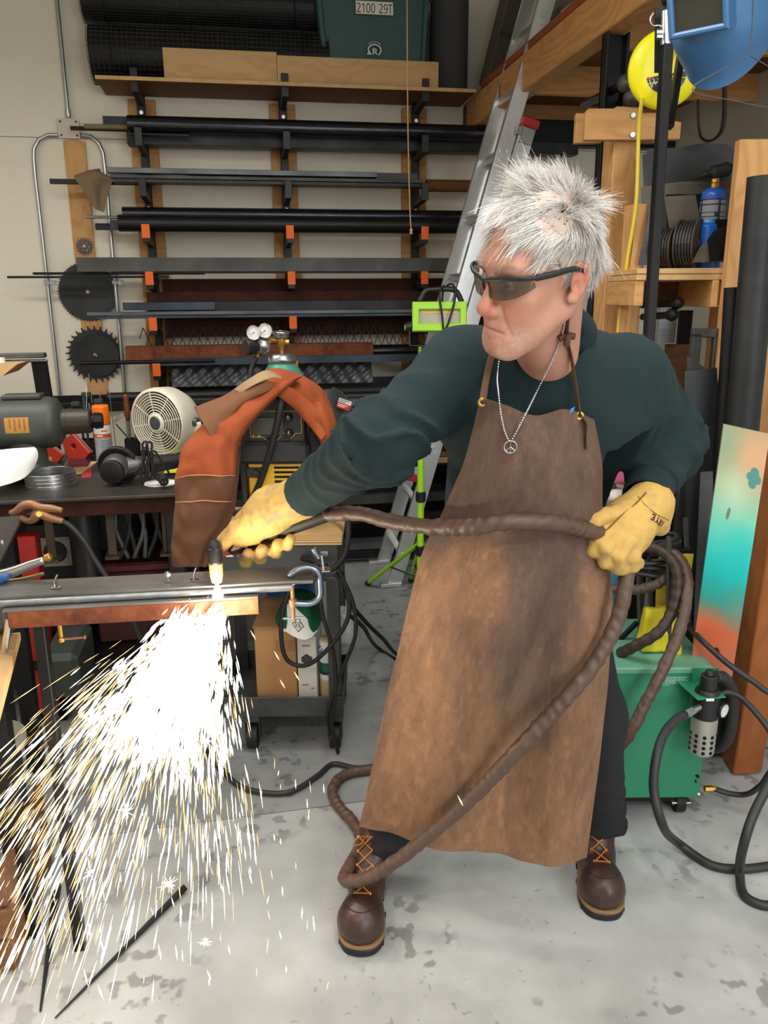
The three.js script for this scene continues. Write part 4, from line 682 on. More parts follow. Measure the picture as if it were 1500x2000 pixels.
// ---------- steel workbench ----------
const YBN = 0.88;
{
const t = thing('workbench', 'long dark steel-topped workbench under the saw blades', 'workbench'), z0 = -3.72, z1 = -2.83, x0 = -2.6, x1 = -0.2;
part('steel_top', bx(x0, YBN - 0.012, z0, x1, YBN, z1, 0.002), steelMat(0x5a544e, 0.5, 0.45), t);
part('front_rail', bx(x0, YBN - 0.075, z1 - 0.06, x1, YBN - 0.012, z1 - 0.035, 0.003), M.rustDark, t); part('back_rail', bx(x0, YBN - 0.075, z0, x1, YBN - 0.012, z0 + 0.03, 0.003), M.black, t);
for (const x of [-2.5, -0.28]) for (const z of [z0 + 0.03, z1 - 0.1]) { const l = part('leg', bx(x - 0.03, 0, z - 0.03, x + 0.03, YBN - 0.075, z + 0.03, 0.003), M.black, t); part('foot_plate', bx(x - 0.06, 0, z - 0.06, x + 0.06, 0.008, z + 0.06, 0.002), M.mill, l); }
part('lower_shelf', bx(x0 + 0.05, 0.22, z0 + 0.02, x1 - 0.03, 0.235, z1 - 0.06, 0.002), M.black, t);
part('added_dark_panel', bx(x0 + 0.05, 0.1, z0 + 0.035, x1 - 0.03, YBN - 0.08, z0 + 0.05), M.black, t);  // dark panel added to deepen the shade under the bench
for (const px of [92, 213, 322]) { const p = at(px, 1000, { z: z1 - 0.09 }); part('hanger_bracket', [beam(V(p.x, YBN - 0.07, p.z), V(p.x, YBN - 0.24, p.z), 0.03, 0.008, 0.002, V(0, 0, 1)), bx(p.x - 0.025, YBN - 0.25, p.z - 0.05, p.x + 0.025, YBN - 0.24, p.z + 0.03, 0.002)], mat({ color: 0x6b5a48, map: T.steel, roughness: 0.7, metalness: 0.3 }), t); }
settle(t);
const under = (name, label, cat, g, m) => one(name, label, cat, g, m, 'things under the workbench');
const W = (px, py, z) => at(px, py, { z });
{ const p = W(163, 1020, -3.05); const c = thing('tool_canister', 'black canister of bits hanging under the workbench', 'canister', 'things under the workbench'); part('can', pipe(V(p.x, 0.5, p.z), V(p.x, 0.79, p.z), 0.055, 0.05, 24), M.pblack, c); part('floor_disc', cyl(V(p.x, 0.5, p.z), V(p.x, 0.51, p.z), 0.05), M.pblack, c); for (let i = 0; i < 5; i++) { const a = i * 1.26; part('bit', cyl(V(p.x + 0.02 * Math.cos(a), 0.51, p.z + 0.02 * Math.sin(a)), V(p.x + 0.036 * Math.cos(a), 0.81 + 0.02 * (i % 3), p.z + 0.036 * Math.sin(a)), 0.006, 0.005, 8), M.light, c); } part('mount', bx(p.x - 0.02, 0.7, p.z - 0.35, p.x + 0.02, 0.8, p.z - 0.05), M.black, c); settle(c); }
{ const p = W(330, 1120, -3.1); const b = thing('red_toolbox', 'dark red metal toolbox on the floor under the workbench', 'toolbox', 'things under the workbench'); part('case', bx(p.x - 0.28, 0.236, p.z - 0.3, p.x + 0.1, 0.52, p.z + 0.04, 0.008), mat({ color: 0x3c1211, roughness: 0.55 }), b); part('lid', bx(p.x - 0.285, 0.522, p.z - 0.305, p.x + 0.105, 0.56, p.z + 0.045, 0.01), mat({ color: 0x451412, roughness: 0.55 }), b); part('handle', sweep([V(p.x - 0.17, 0.56, p.z - 0.13), V(p.x - 0.15, 0.6, p.z - 0.13), V(p.x - 0.03, 0.6, p.z - 0.13), V(p.x - 0.01, 0.56, p.z - 0.13)], 0.008, { rad: 8 }), M.black, b); settle(b); }
{ const p = W(225, 1050, -3.25); under('machine_case', 'dark grey machine case under the middle of workbench', 'case', [bx(p.x - 0.12, 0.236, p.z - 0.25, p.x + 0.06, 0.78, p.z, 0.008), bx(p.x - 0.07, 0.7, p.z, p.x + 0.01, 0.76, p.z + 0.006)], M.dark); }
{ const p = W(110, 1090, -3.2); const b = thing('power_box', 'black case with a pale round socket under workbench', 'case', 'things under the workbench'); part('case', bx(p.x - 0.1, 0.236, p.z - 0.2, p.x + 0.1, 0.7, p.z, 0.01), M.pblack, b); part('socket_plate', bx(p.x - 0.05, 0.52, p.z, p.x + 0.07, 0.64, p.z + 0.004), mat({ color: 0x9a9688, roughness: 0.6 }), b); part('socket', cyl(V(p.x, 0.58, p.z + 0.004), V(p.x, 0.58, p.z + 0.012), 0.045, 0.043, 20), M.pblack, b); settle(b); }
{ const p = W(270, 1000, -3.0); const c = thing('hanging_pliers', 'steel pliers and clamps hanging under the workbench edge', 'pliers', 'things under the workbench'); for (let i = 0; i < 6; i++) { const x = p.x - 0.1 + i * 0.05; part('pliers', [sweep([V(x, 0.8, p.z), V(x + 0.02, 0.7, p.z + 0.01), V(x + 0.05 - 0.02 * (i % 3), 0.6, p.z)], 0.009, { rad: 6, n: 10 }), sweep([V(x + 0.02, 0.8, p.z), V(x + 0.012, 0.7, p.z + 0.012), V(x - 0.03, 0.6, p.z)], 0.009, { rad: 6, n: 10 })], i % 2 ? M.dark : M.grey, c); } part('hanging_rod', cyl(V(p.x - 0.2, 0.79, p.z), V(p.x + 0.25, 0.79, p.z), 0.006), M.light, c); for (const s of [-0.19, 0.24]) part('rod_hanger', cyl(V(p.x + s, 0.79, p.z), V(p.x + s, 0.87, p.z), 0.004), M.light, c); settle(c); }
{ const p = W(60, 1100, -2.98); const b = thing('red_jack', 'red painted stand leg under the workbench end', 'stand', 'things under the workbench'); part('column', bx(p.x - 0.035, 0.0, p.z - 0.035, p.x + 0.035, 0.72, p.z + 0.035, 0.004), M.red, b); part('base', bx(p.x - 0.08, 0, p.z - 0.08, p.x + 0.08, 0.02, p.z + 0.08, 0.004), M.black, b); settle(b); }
}
{ // bench things; B(px, py) is a point of the bench top
const B = (px, py) => at(px, py, { y: YBN }), gm = mat({ color: 0x4a4d48, roughness: 0.5, metalness: 0.2, bumpMap: T.mottle, bumpScale: 0.001 });
{ // bench grinder
const t = thing('bench_grinder', 'old dark grey bench grinder at the far end of workbench', 'grinder'), c = at(46, 826, { z: -3.25 }), r = 0.098, y0 = YBN;
const ax = V(1, 0, 0);
part('motor', lathe([[0.03, -0.15], [r * 0.75, -0.14], [r * 0.96, -0.11], [r, -0.1], [r, 0.1], [r * 0.94, 0.125], [r * 0.72, 0.14], [0.03, 0.15]], c, ax, 36), gm, t);
part('cooling_rib', [bx(c.x - 0.06, c.y + r - 0.004, c.z - 0.04, c.x + 0.08, c.y + r + 0.012, c.z + 0.04, 0.004)], gm, t);
const sp = part('spindle_housing', cyl(c.clone().add(V(0.13, 0, 0)), c.clone().add(V(0.25, 0, 0)), 0.05, 0.047, 24, 0.006), mat({ color: 0x6a635a, map: T.steel, roughness: 0.5, metalness: 0.6 }), t);
part('collet', [cyl(c.clone().add(V(0.25, 0, 0)), c.clone().add(V(0.262, 0, 0)), 0.028), cyl(c.clone().add(V(0.262, 0, 0)), c.clone().add(V(0.29, 0, 0)), 0.033, 0.03, 8)], M.black, sp);
part('pedestal', [lathe([[0.001, 0], [0.13, 0], [0.13, 0.02], [0.11, 0.035], [0.075, 0.05], [0.07, c.y - y0 - r * 0.7], [0.001, c.y - y0 - r * 0.6]], V(c.x, y0, c.z), UP, 24)], gm, t);
part('foot_bolt', cyl(V(c.x + 0.05, y0 + 0.03, c.z + 0.09), V(c.x + 0.05, y0 + 0.06, c.z + 0.09), 0.012, 0.012, 6), M.zinc, t);
part('wheel_guard', [cyl(c.clone().add(V(-0.2, 0, 0)), c.clone().add(V(-0.15, 0, 0)), 0.12, 0.12, 30, 0.01)], gm, t);
const lp = canvasTex(160, 90, (k) => { k.fillStyle = '#b9853f'; k.fillRect(0, 0, 160, 90); k.strokeStyle = '#8a5f2a'; k.lineWidth = 6; for (let i = 0; i < 4; i++) { k.beginPath(); k.moveTo(14, 16 + i * 18); k.lineTo(140 - (i % 2) * 30, 16 + i * 18); k.stroke(); } });
const g = new THREE.CylinderGeometry(r + 0.001, r + 0.001, 0.085, 12, 1, true, -0.35, 0.6); g.rotateZ(-Math.PI / 2).rotateX(-0.0).translate(c.x - 0.0, c.y, c.z); part('name_plate', g, mat({ map: lp, roughness: 0.5 }), t); settle(t);
}
const magnet = (label, pts, px, py, turn, hole) => { const o = B(px, py); o.y += 0.001; const X = V(Math.cos(turn), 0, Math.sin(turn)), t = thing('welding_magnet', label, 'magnet', 'red welding magnets'); part('body', plate(pts, 0.028, o, X, UP, { holes: hole ? [circle(hole[0], hole[1], 0.013, 14)] : [], bevel: 0.002 }), plastic(0xc63a22, 0.5), t); const n = X.clone().cross(UP); for (const s of [-1, 1]) part('edge_plate', [beam(o.clone().addScaledVector(X, pts[2][0]).setY(o.y + pts[2][1] + 0.001).addScaledVector(n, s * 0.0085), o.clone().addScaledVector(X, pts[3][0]).setY(o.y + pts[3][1] + 0.001).addScaledVector(n, s * 0.0085), 0.004, 0.003, 0.0005)], M.zinc, t); return t; };
{ const ar = [[-0.045, 0], [0.045, 0], [0.075, 0.035], [0, 0.1], [-0.075, 0.035]], a = magnet('red arrow-shaped welding magnet beside the white paper', ar, 92, 905, 0.1); const o = B(92, 905); part('label_plate', chamfer(0.05, 0.024, 0.002, 0.0005).translate(o.x, YBN + 0.018, o.z + 0.0155), mat({ color: 0xc9a765, roughness: 0.6 }), a); settle(a); settle(magnet('tilted red welding magnet with a round hole', [[-0.03, 0], [0.05, 0.0], [0.08, 0.03], [0.0, 0.11], [-0.06, 0.07]], 150, 896, 0.5, [0.0, 0.055])); }
{ // spray can
const o = B(206, 902), t = thing('spray_can', 'spray can with bright orange cap on workbench', 'spray can'), r = 0.034, H = at(206, 826, { z: o.z }).y - YBN, Hc = at(206, 791, { z: o.z }).y - YBN;
part('can', lathe([[0.001, 0], [r * 0.93, 0], [r, 0.006], [r, H - 0.004], [r * 0.9, H]], o, UP, 32), M.light, t);
const tx = canvasTex(512, 256, (k) => { k.fillStyle = '#b9bec2'; k.fillRect(0, 0, 512, 256); k.fillStyle = '#f4f4f2'; k.fillRect(0, 0, 512, 60); k.fillStyle = '#ee5a2c'; k.fillRect(0, 60, 512, 26); k.fillRect(60, 34, 40, 10); k.fillRect(300, 34, 60, 10); k.fillStyle = '#f7f3ee'; for (const x of [20, 120, 250, 400]) k.fillRect(x, 67, 60, 11); k.fillStyle = '#667'; for (let y = 104; y < 240; y += 12) for (const x of [30, 290]) k.fillRect(x, y, 90 + (y * 7) % 50, 4); k.strokeStyle = '#c33'; k.lineWidth = 5; for (const x of [170, 215, 430]) { k.save(); k.translate(x, 120); k.rotate(0.785); k.strokeRect(-14, -14, 28, 28); k.restore(); } });
const lg = new THREE.CylinderGeometry(r + 0.0005, r + 0.0005, H - 0.012, 36, 1, true); lg.rotateY(2.6); lg.translate(o.x, YBN + H / 2 + 0.0, o.z); part('label', lg, mat({ map: tx, roughness: 0.35, metalness: 0.2 }), t);
part('cap', lathe([[0.02, H - 0.002], [r * 1.02, H - 0.002], [r * 1.0, Hc - 0.008], [r * 0.9, Hc], [0.001, Hc]], o, UP, 32), plastic(0xff7a0a, 0.42), t); settle(t);
}
{ // clamps standing in a steel box
const o = B(158, 888), t = thing('clamp_box', 'open steel box behind the magnets', 'box'), w = 0.1; part('box', [bx(o.x - w / 2, YBN, o.z - 0.08, o.x + w, YBN + 0.004, o.z + 0.0), bx(o.x - w / 2, YBN, o.z - 0.004, o.x + w, YBN + 0.06, o.z), bx(o.x - w / 2, YBN, o.z - 0.08, o.x + w, YBN + 0.06, o.z - 0.076), bx(o.x - w / 2, YBN, o.z - 0.08, o.x - w / 2 + 0.004, YBN + 0.06, o.z), bx(o.x + w - 0.004, YBN, o.z - 0.08, o.x + w, YBN + 0.06, o.z)], mat({ color: 0x5d564b, map: T.steel, roughness: 0.5, metalness: 0.6 }), t); settle(t);
const names = ['darkest', 'second', 'third', 'tallest', 'fifth', 'brightest']; for (let i = 0; i < 6; i++) { const x = o.x - 0.04 + i * 0.024, h = [0.2, 0.23, 0.21, 0.27, 0.22, 0.24][i], z = o.z - 0.05 + (i % 2) * 0.025, c = thing('bar_clamp', `${names[i]} steel bar clamp standing in the box by spray can`, 'clamp', 'bar clamps in the steel box'); const m = [M.black, M.dark, M.mill, M.grey, M.light, M.zinc][i]; part('bar', bx(x - 0.004, YBN + 0.005, z - 0.009, x + 0.004, YBN + h, z + 0.009, 0.001), m, c); part('jaw', bx(x - 0.008, YBN + h - 0.02, z - 0.012, x + 0.03, YBN + h, z + 0.012, 0.003), i % 2 ? M.mill : M.dark, c); part('sliding_jaw', bx(x - 0.008, YBN + h - 0.1, z - 0.014, x + 0.026, YBN + h - 0.08, z + 0.014, 0.003), M.dark, c); part('screw', cyl(V(x + 0.02, YBN + h - 0.14, z), V(x + 0.02, YBN + h - 0.05, z), 0.004, 0.004, 8), M.zinc, c); settle(c); }
const tg = at(170, 826, { z: o.z + 0.03 }); const tag = thing('shop_tag', 'white barcode tag hanging among the bar clamps', 'tag'); part('card', plate([[-0.014, -0.03], [0.014, -0.03], [0.014, 0.022], [0.008, 0.034], [-0.008, 0.034], [-0.014, 0.022]], 0.001, tg, V(1, 0, 0), UP), M.paper, tag); const bar = canvasTex(64, 128, (k) => { k.fillStyle = '#f0efe8'; k.fillRect(0, 0, 64, 128); k.fillStyle = '#333'; for (let i = 0; i < 12; i++) k.fillRect(12 + i * 3.4, 40, 1 + (i * 7) % 3, 30); k.fillRect(10, 14, 44, 8); k.fillRect(14, 80, 36, 4); }); const pg = new THREE.PlaneGeometry(0.024, 0.05).translate(tg.x, tg.y - 0.004, tg.z + 0.001); part('print', pg, mat({ map: bar, roughness: 0.8 }), tag); part('string', sweep([tg.clone().add(V(0, 0.03, 0)), tg.clone().add(V(0.004, 0.1, -0.02)), tg.clone().add(V(0.002, 0.15, -0.05))], 0.001, { rad: 5 }), M.white, tag); settle(tag);
for (const [px, py, l] of [[173, 730, 'thin welding rod standing tallest behind the bar clamps'], [193, 755, 'thin welding rod standing behind the orange cap'], [213, 762, 'thin welding rod leaning behind orange cap towards handle']]) { const e = at(px, py, { z: o.z - 0.09 }); one('welding_rod', l, 'welding rod', cyl(V(e.x + 0.01, YBN, e.z + 0.02), e, 0.0018, 0.0016, 6), M.zinc, 'welding rods on the workbench'); }
}
{ // tool holders
const o = B(262, 905), t = thing('tool_holder', 'black square steel tool holder on workbench', 'holder'), s = 0.027, h = 0.105; part('tube', plate([[-s, -s], [s, -s], [s, s], [-s, s]], h, V(o.x, YBN + h / 2, o.z), V(1, 0, 0), V(0, 0, -1), { holes: [[[-s + 0.003, -s + 0.003], [s - 0.003, -s + 0.003], [s - 0.003, s - 0.003], [-s + 0.003, s - 0.003]]] }), M.black, t); settle(t);
const f0 = at(245, 770, { z: o.z - 0.01 }), f1 = at(250, 822, { z: o.z - 0.01 }); const fl = thing('file', 'steel file with a worn wooden handle in the holder', 'file'); const d = f0.clone().sub(f1).normalize(), L = f0.distanceTo(f1); part('handle', lathe([[0.001, 0], [0.008, 0], [0.011, L * 0.3], [0.012, L * 0.6], [0.009, L * 0.75], [0.012, L * 0.9], [0.008, L], [0.001, L]], f1, d, 16), mat({ color: 0x8a5a32, map: T.fir, roughness: 0.5 }), fl); part('shank', cyl(f1.clone().addScaledVector(d, -0.09), f1.clone().addScaledVector(d, 0.004), 0.004, 0.005, 8), M.zinc, fl); settle(fl);
const p = at(285, 808, { z: o.z - 0.03 }); one('steel_offcut', 'dark angled steel strip leaning behind the tool holder', 'steel plate', beam(V(o.x + 0.06, YBN + 0.002, o.z - 0.02), at(262, 800, { z: o.z - 0.03 }), 0.003, 0.04, 0.001), M.dark); one('flat_chisel', 'rusty flat chisel standing in the tool holder', 'chisel', beam(V(o.x + 0.012, YBN + 0.01, o.z), at(263, 812, { z: o.z }), 0.014, 0.007, 0.001, V(1, 0, 0)), M.rust); one('spoon_spatula', 'bright steel spatula leaning behind orange-capped can', 'spatula', [cyl(V(o.x - 0.03, YBN + 0.1, o.z - 0.08), at(226, 828, { z: o.z - 0.04 }), 0.003), plate(circle(0, 0, 0.013, 16).map(([x, y]) => [x * 2.2, y * 0.7]), 0.002, at(232, 816, { z: o.z - 0.04 }), V(0.77, 0.64, 0), V(-0.64, 0.77, 0))], M.chrome);
const q = B(312, 905), pc = thing('pen_box', 'small dark steel box holding pens below the fan', 'box'); part('box', [bx(q.x - 0.055, YBN, q.z - 0.05, q.x + 0.035, YBN + 0.004, q.z), bx(q.x - 0.055, YBN, q.z - 0.003, q.x + 0.035, YBN + 0.035, q.z), bx(q.x - 0.055, YBN, q.z - 0.05, q.x - 0.052, YBN + 0.07, q.z), bx(q.x + 0.032, YBN, q.z - 0.05, q.x + 0.035, YBN + 0.035, q.z), bx(q.x - 0.055, YBN, q.z - 0.05, q.x + 0.035, YBN + 0.05, q.z - 0.047)], M.dark, pc); settle(pc);
for (const [l, x0, py, px, r, m] of [['white marker pen standing in the small pen box', 0.0, 838, 308, 0.0065, M.white], ['yellow pencil standing in the small pen box', 0.012, 836, 323, 0.0035, mat({ color: 0xe8b21c, roughness: 0.5 })], ['dark marker pen at the back of the pen box', -0.02, 836, 299, 0.005, M.dark], ['slim blue pen in the small pen box', 0.022, 862, 327, 0.0035, plastic(0x2a4fae, 0.4)]]) { const e = at(px, py, { z: q.z - 0.02 }); const pn = thing('pen', l, 'pen', 'pens in the pen box'), b = V(q.x + x0, YBN + 0.006, q.z - 0.02); part('barrel', cyl(b, b.clone().lerp(e, 0.75), r, r, 10), m, pn); part('cap', cyl(b.clone().lerp(e, 0.75), e, r * 1.1, r * 0.8, 10, 0.001), m, pn); settle(pn); }
}
{ // fan
const t = thing('desk_fan', 'cream plastic desk fan with round grille on workbench', 'fan'), z = -3.32, c = at(322, 822, { z }), cm = plastic(0xe6dfca, 0.45), r = 0.135;
const d = V(-0.58, -0.02, 0.8).normalize(), X = UP.clone().cross(d).normalize(), Y = d.clone().cross(X), q = frame(c, X, Y, d), tr = (g) => g.applyMatrix4(q);
const L = (pr) => tr(lathe(pr, V(), V(0, 0, 1), 44));
part('housing', L([[r * 0.93, 0.05], [r, 0.045], [r * 1.02, 0.02], [r * 0.98, -0.04], [r * 0.8, -0.09], [r * 0.5, -0.12], [0.001, -0.13], [0.001, -0.127], [r * 0.48, -0.116], [r * 0.78, -0.086], [r * 0.95, -0.04], [r * 0.98, 0.02], [r * 0.93, 0.05]]), cm, t);
const gr = part('grille', [], cm, t); gr.geometry = merge([...Array.from({ length: 9 }, (_, i) => tr(sweep(Array.from({ length: 16 }, (_, k) => V(Math.cos(k / 16 * 6.283) * r * (0.3 + i * 0.078), Math.sin(k / 16 * 6.283) * r * (0.3 + i * 0.078), 0.052 - 0.006 * (i / 8))), 0.0022, { n: 44, rad: 5, closed: true }))), ...Array.from({ length: 8 }, (_, i) => { const a = i / 8 * 6.283 + 0.2; return tr(beam(V(Math.cos(a) * r * 0.25, Math.sin(a) * r * 0.25, 0.05), V(Math.cos(a) * r * 0.95, Math.sin(a) * r * 0.95, 0.046), 0.003, 0.004, 0.0005, V(0, 0, 1))); })]);
part('hub_badge', tr(cyl(V(0, 0, 0.046), V(0, 0, 0.058), r * 0.3, r * 0.27, 30, 0.004)), cm, t); part('badge_centre', tr(cyl(V(0, 0, 0.058), V(0, 0, 0.061), r * 0.2, r * 0.19, 24, 0.001)), M.grey, t);
for (let i = 0; i < 4; i++) part('blade', tr(sheet(8, 6, (u, v) => { const a = i * 1.571 + lerp(-0.5, 0.5, v), k = lerp(0.22, 0.86, u) * r; return V(Math.cos(a) * k, Math.sin(a) * k, -0.01 + lerp(-0.018, 0.018, v)); }, 0.002)), plastic(0x4a4a44, 0.5), t);
const pv = at(365, 815, { z: z - 0.02 }); part('yoke', [tr(sweep([V(r * 1.04, 0.0, -0.02), V(r * 1.1, -0.06, -0.02), V(r * 0.95, -0.15, -0.02), V(0.02, -0.2, -0.02)], 0.018, { rad: 10, n: 24, shape: () => [1.4, 0.6] }))], cm, t); part('pivot_knob', tr(cyl(V(r * 1.0, 0.0, -0.02), V(r * 1.12, 0, -0.02), 0.02, 0.017, 18, 0.003)), M.grey, t);
part('base', lathe([[0.001, 0], [0.1, 0], [0.102, 0.014], [0.07, 0.035], [0.025, 0.05], [0.001, 0.05]], V(c.x + 0.02, YBN, c.z - 0.04), UP, 32), cm, t); part('stem', cyl(V(c.x + 0.02, YBN + 0.04, c.z - 0.04), V(c.x + 0.015, c.y - 0.13, c.z - 0.02), 0.022, 0.02, 16), cm, t); settle(t);
}
{ // angle grinder with coiled lead
const t = thing('angle_grinder', 'dark angle grinder lying on the workbench with its lead', 'angle grinder'), o = B(228, 948), c = V(o.x, YBN + 0.062, o.z - 0.02), ax = V(-0.18, -0.12, 1).normalize(), db = V(1, 0.02, -0.28).normalize();
const gh = mat({ color: 0x6b6a66, roughness: 0.4, metalness: 0.6 });
part('disc_guard', lathe([[0.001, -0.045], [0.055, -0.045], [0.072, -0.04], [0.074, -0.015], [0.068, -0.015], [0.05, -0.03], [0.001, -0.03]], c, ax, 36), M.dark, t); part('gear_head', lathe([[0.001, -0.03], [0.05, -0.03], [0.052, 0.0], [0.042, 0.03], [0.03, 0.034], [0.001, 0.034]], c, ax, 32), gh, t); part('end_cover', lathe([[0.001, 0.03], [0.042, 0.032], [0.045, 0.05], [0.041, 0.058], [0.001, 0.06]], c, ax, 30), M.pblack, t);
const b0 = c.clone().addScaledVector(db, 0.03).add(V(0, 0.0, -0.01)), b1 = c.clone().addScaledVector(db, 0.12).add(V(0, -0.002, 0)), b2 = c.clone().addScaledVector(db, 0.27).add(V(0, 0.004, 0));
part('neck', sweep([b0, b0.clone().lerp(b1, 0.5), b1], (q) => lerp(0.04, 0.031, q), { rad: 18, n: 10 }), gh, t); for (let i = 0; i < 4; i++) part('vent_slot', lathe([[0.034, 0], [0.0355, 0.002], [0.034, 0.004]], b0.clone().lerp(b1, 0.55 + i * 0.09), db, 22), M.hole, t);
part('motor_grip', sweep([b1, b1.clone().lerp(b2, 0.4), b1.clone().lerp(b2, 0.9), b2], (q) => [0.031, 0.031, 0.03, 0.028, 0.026][Math.min(4, Math.round(q * 4))], { rad: 20, n: 12 }), M.rubber, t);
const w0 = at(282, 875, { z: c.z + 0.05 }), W = (px, py, dz = 0.07) => { const p = at(px, py, { z: c.z + dz }); if (p.y < YBN + 0.005) p.y = YBN + 0.005; return p; };
part('mains_lead', sweep([W(250, 925, 0.04), W(272, 917, 0.05), W(281, 900), W(279, 866), W(284, 862), W(290, 890), W(283, 935), W(279, 945), W(276, 935), W(282, 890), W(290, 863), W(296, 866), W(294, 890), W(288, 915), W(291, 938), W(297, 925), W(298, 880), W(303, 882), W(315, 900), W(328, 920), W(330, 928), W(318, 932), W(306, 925), W(300, 905), W(302, 930), W(312, 940), W(316, 941, 0.09)], 0.0042, { n: 220, rad: 7 }), M.rubber, t);
const p = W(316, 941, 0.09), e = p.clone().add(V(0.012, 0.005, 0.035)); p.y += 0.008; e.y = p.y; const pg = part('plug', cyl(p.clone().add(V(0, 0, -0.01)), e, 0.013, 0.017, 18, 0.003), M.rubber, t); for (const s of [-0.006, 0.006]) part('pin', bx(e.x + s - 0.001, e.y - 0.004, e.z, e.x + s + 0.001, e.y + 0.004, e.z + 0.014), M.brass, pg); settle(t);
}
{ const o = B(314, 944); const t = thing('fibre_disc', 'white paper-faced grinding disc lying under the plug', 'disc'); part('disc', pipe(V(o.x, YBN + 0.0005, o.z), V(o.x, YBN + 0.0025, o.z), 0.062, 0.011, 40), M.paper, t); settle(t); }
{ // tin rings
const o = B(101, 948), t0 = at(101, 905, { z: o.z }); for (let i = 0; i < 4; i++) { const y = YBN + 0.0005 + i * 0.0135, t = thing('steel_ring', `${['lowest', 'second lowest', 'second highest', 'topmost'][i]} of the four stacked thin steel rings`, 'ring', 'stacked steel rings'); part('band', pipe(V(o.x, y, o.z), V(o.x, y + 0.012, o.z), 0.088 - i * 0.0006, 0.085 - i * 0.0006, 48), M.zinc, t); part('rolled_edge', sweep(Array.from({ length: 20 }, (_, k) => V(o.x + 0.0885 * Math.cos(k / 20 * 6.283), y + 0.011, o.z + 0.0885 * Math.sin(k / 20 * 6.283))), 0.0016, { n: 60, rad: 6, closed: true }), M.chrome, t); settle(t); }
const mk = (n, l, x0, y0, x1, y1, rot, m, c, lift) => { const a = B(x0, y1), b = B(x1, y0), cx = (a.x + b.x) / 2, cz = (a.z + b.z) / 2, g = chamfer(Math.abs(b.x - a.x), 0.001, Math.abs(a.z - b.z), 0.0002).rotateY(rot).translate(cx, YBN + 0.001 + lift, cz); return one(n, l, c, g, m, 'papers on the workbench'); };
mk('red_folder', 'red folder lying on the workbench behind the rings', 148, 906, 190, 934, 0.15, plastic(0xc22a36, 0.5), 'folder', 0); mk('manila_envelope', 'tan envelope lying over the red folder', 130, 902, 186, 928, -0.1, mat({ color: 0xc9a878, roughness: 0.8 }), 'envelope', 0.0015); mk('plastic_packet', 'dark purple plastic packet over the tan envelope', 118, 893, 186, 915, 0.08, mat({ color: 0x4a2a34, roughness: 0.25 }), 'packet', 0.003); mk('blue_packet', 'bright blue corner of a packet behind the rings', 150, 889, 180, 899, 0.2, plastic(0x2b3fc0, 0.35), 'packet', 0.0045); mk('yellow_level', 'yellow rule lying behind the grinder lead', 320, 912, 362, 928, 0.0, plastic(0xe3df22, 0.4), 'rule', 0.006);
// curled paper roll
const p0 = B(-20, 955), p1 = B(72, 925); const a = at(-10, 905, { z: -2.95 }); const P = patch([[at(-60, 895, { z: -3.12 }), at(0, 879, { z: -3.12 }), at(55, 874, { z: -3.14 }), at(66, 873, { z: -3.15 })], [at(-60, 905, { z: -3.0 }), at(0, 885, { z: -3.02 }), at(60, 878, { z: -3.08 }), at(72, 878, { z: -3.1 })], [at(-60, 935, { z: -2.9 }), at(0, 912, { z: -2.93 }), at(55, 897, { z: -3.02 }), at(74, 893, { z: -3.07 })], [at(-60, 962, { z: -2.87 }), at(0, 950, { z: -2.88 }), at(44, 935, { z: -2.95 }), at(66, 915, { z: -3.03 })]]);
one('paper_sheet', 'curled white paper sheet at the end of workbench', 'paper', sheet(20, 20, P, 0.0008), M.paper);
}
{ // little wall shelf with strut at the far left
const t = thing('wall_rest', 'black upright with a steel rail and plywood shelf at frame edge', 'stand'), z = -3.62, a = at(78, 700, { z }), tp = at(90, 696, { z });
part('upright', beam(V(at(96, 800, { z }).x, YBN, z), at(76, 702, { z }), 0.06, 0.03, 0.003, V(0, 0, 1)), M.black, t); const r0 = at(-60, 695, { z: z + 0.03 }), r1 = at(89, 695, { z: z + 0.03 }); r1.y = r0.y = (r0.y + r1.y) / 2; part('rail', beam(r0, r1, 0.05, 0.02, 0.003), M.grey, t); part('slide_rod', cyl(r0.clone().add(V(0, -0.022, 0)), r1.clone().add(V(0.006, -0.022, 0)), 0.006), M.zinc, t);
const w = at(40, 716, { z }); part('plywood_shelf', [plate([[-0.35, 0], [0.0, 0], [0.06, 0.045], [-0.35, 0.045]], 0.24, V(w.x - 0.02, w.y - 0.02, z + 0.08), V(1, 0, 0), UP)], M.ply, t); part('tape_roll', [cyl(V(w.x - 0.05, w.y + 0.025, z + 0.1), V(w.x - 0.05, w.y + 0.045, z + 0.1), 0.02)], M.white, t); settle(t);
}
}

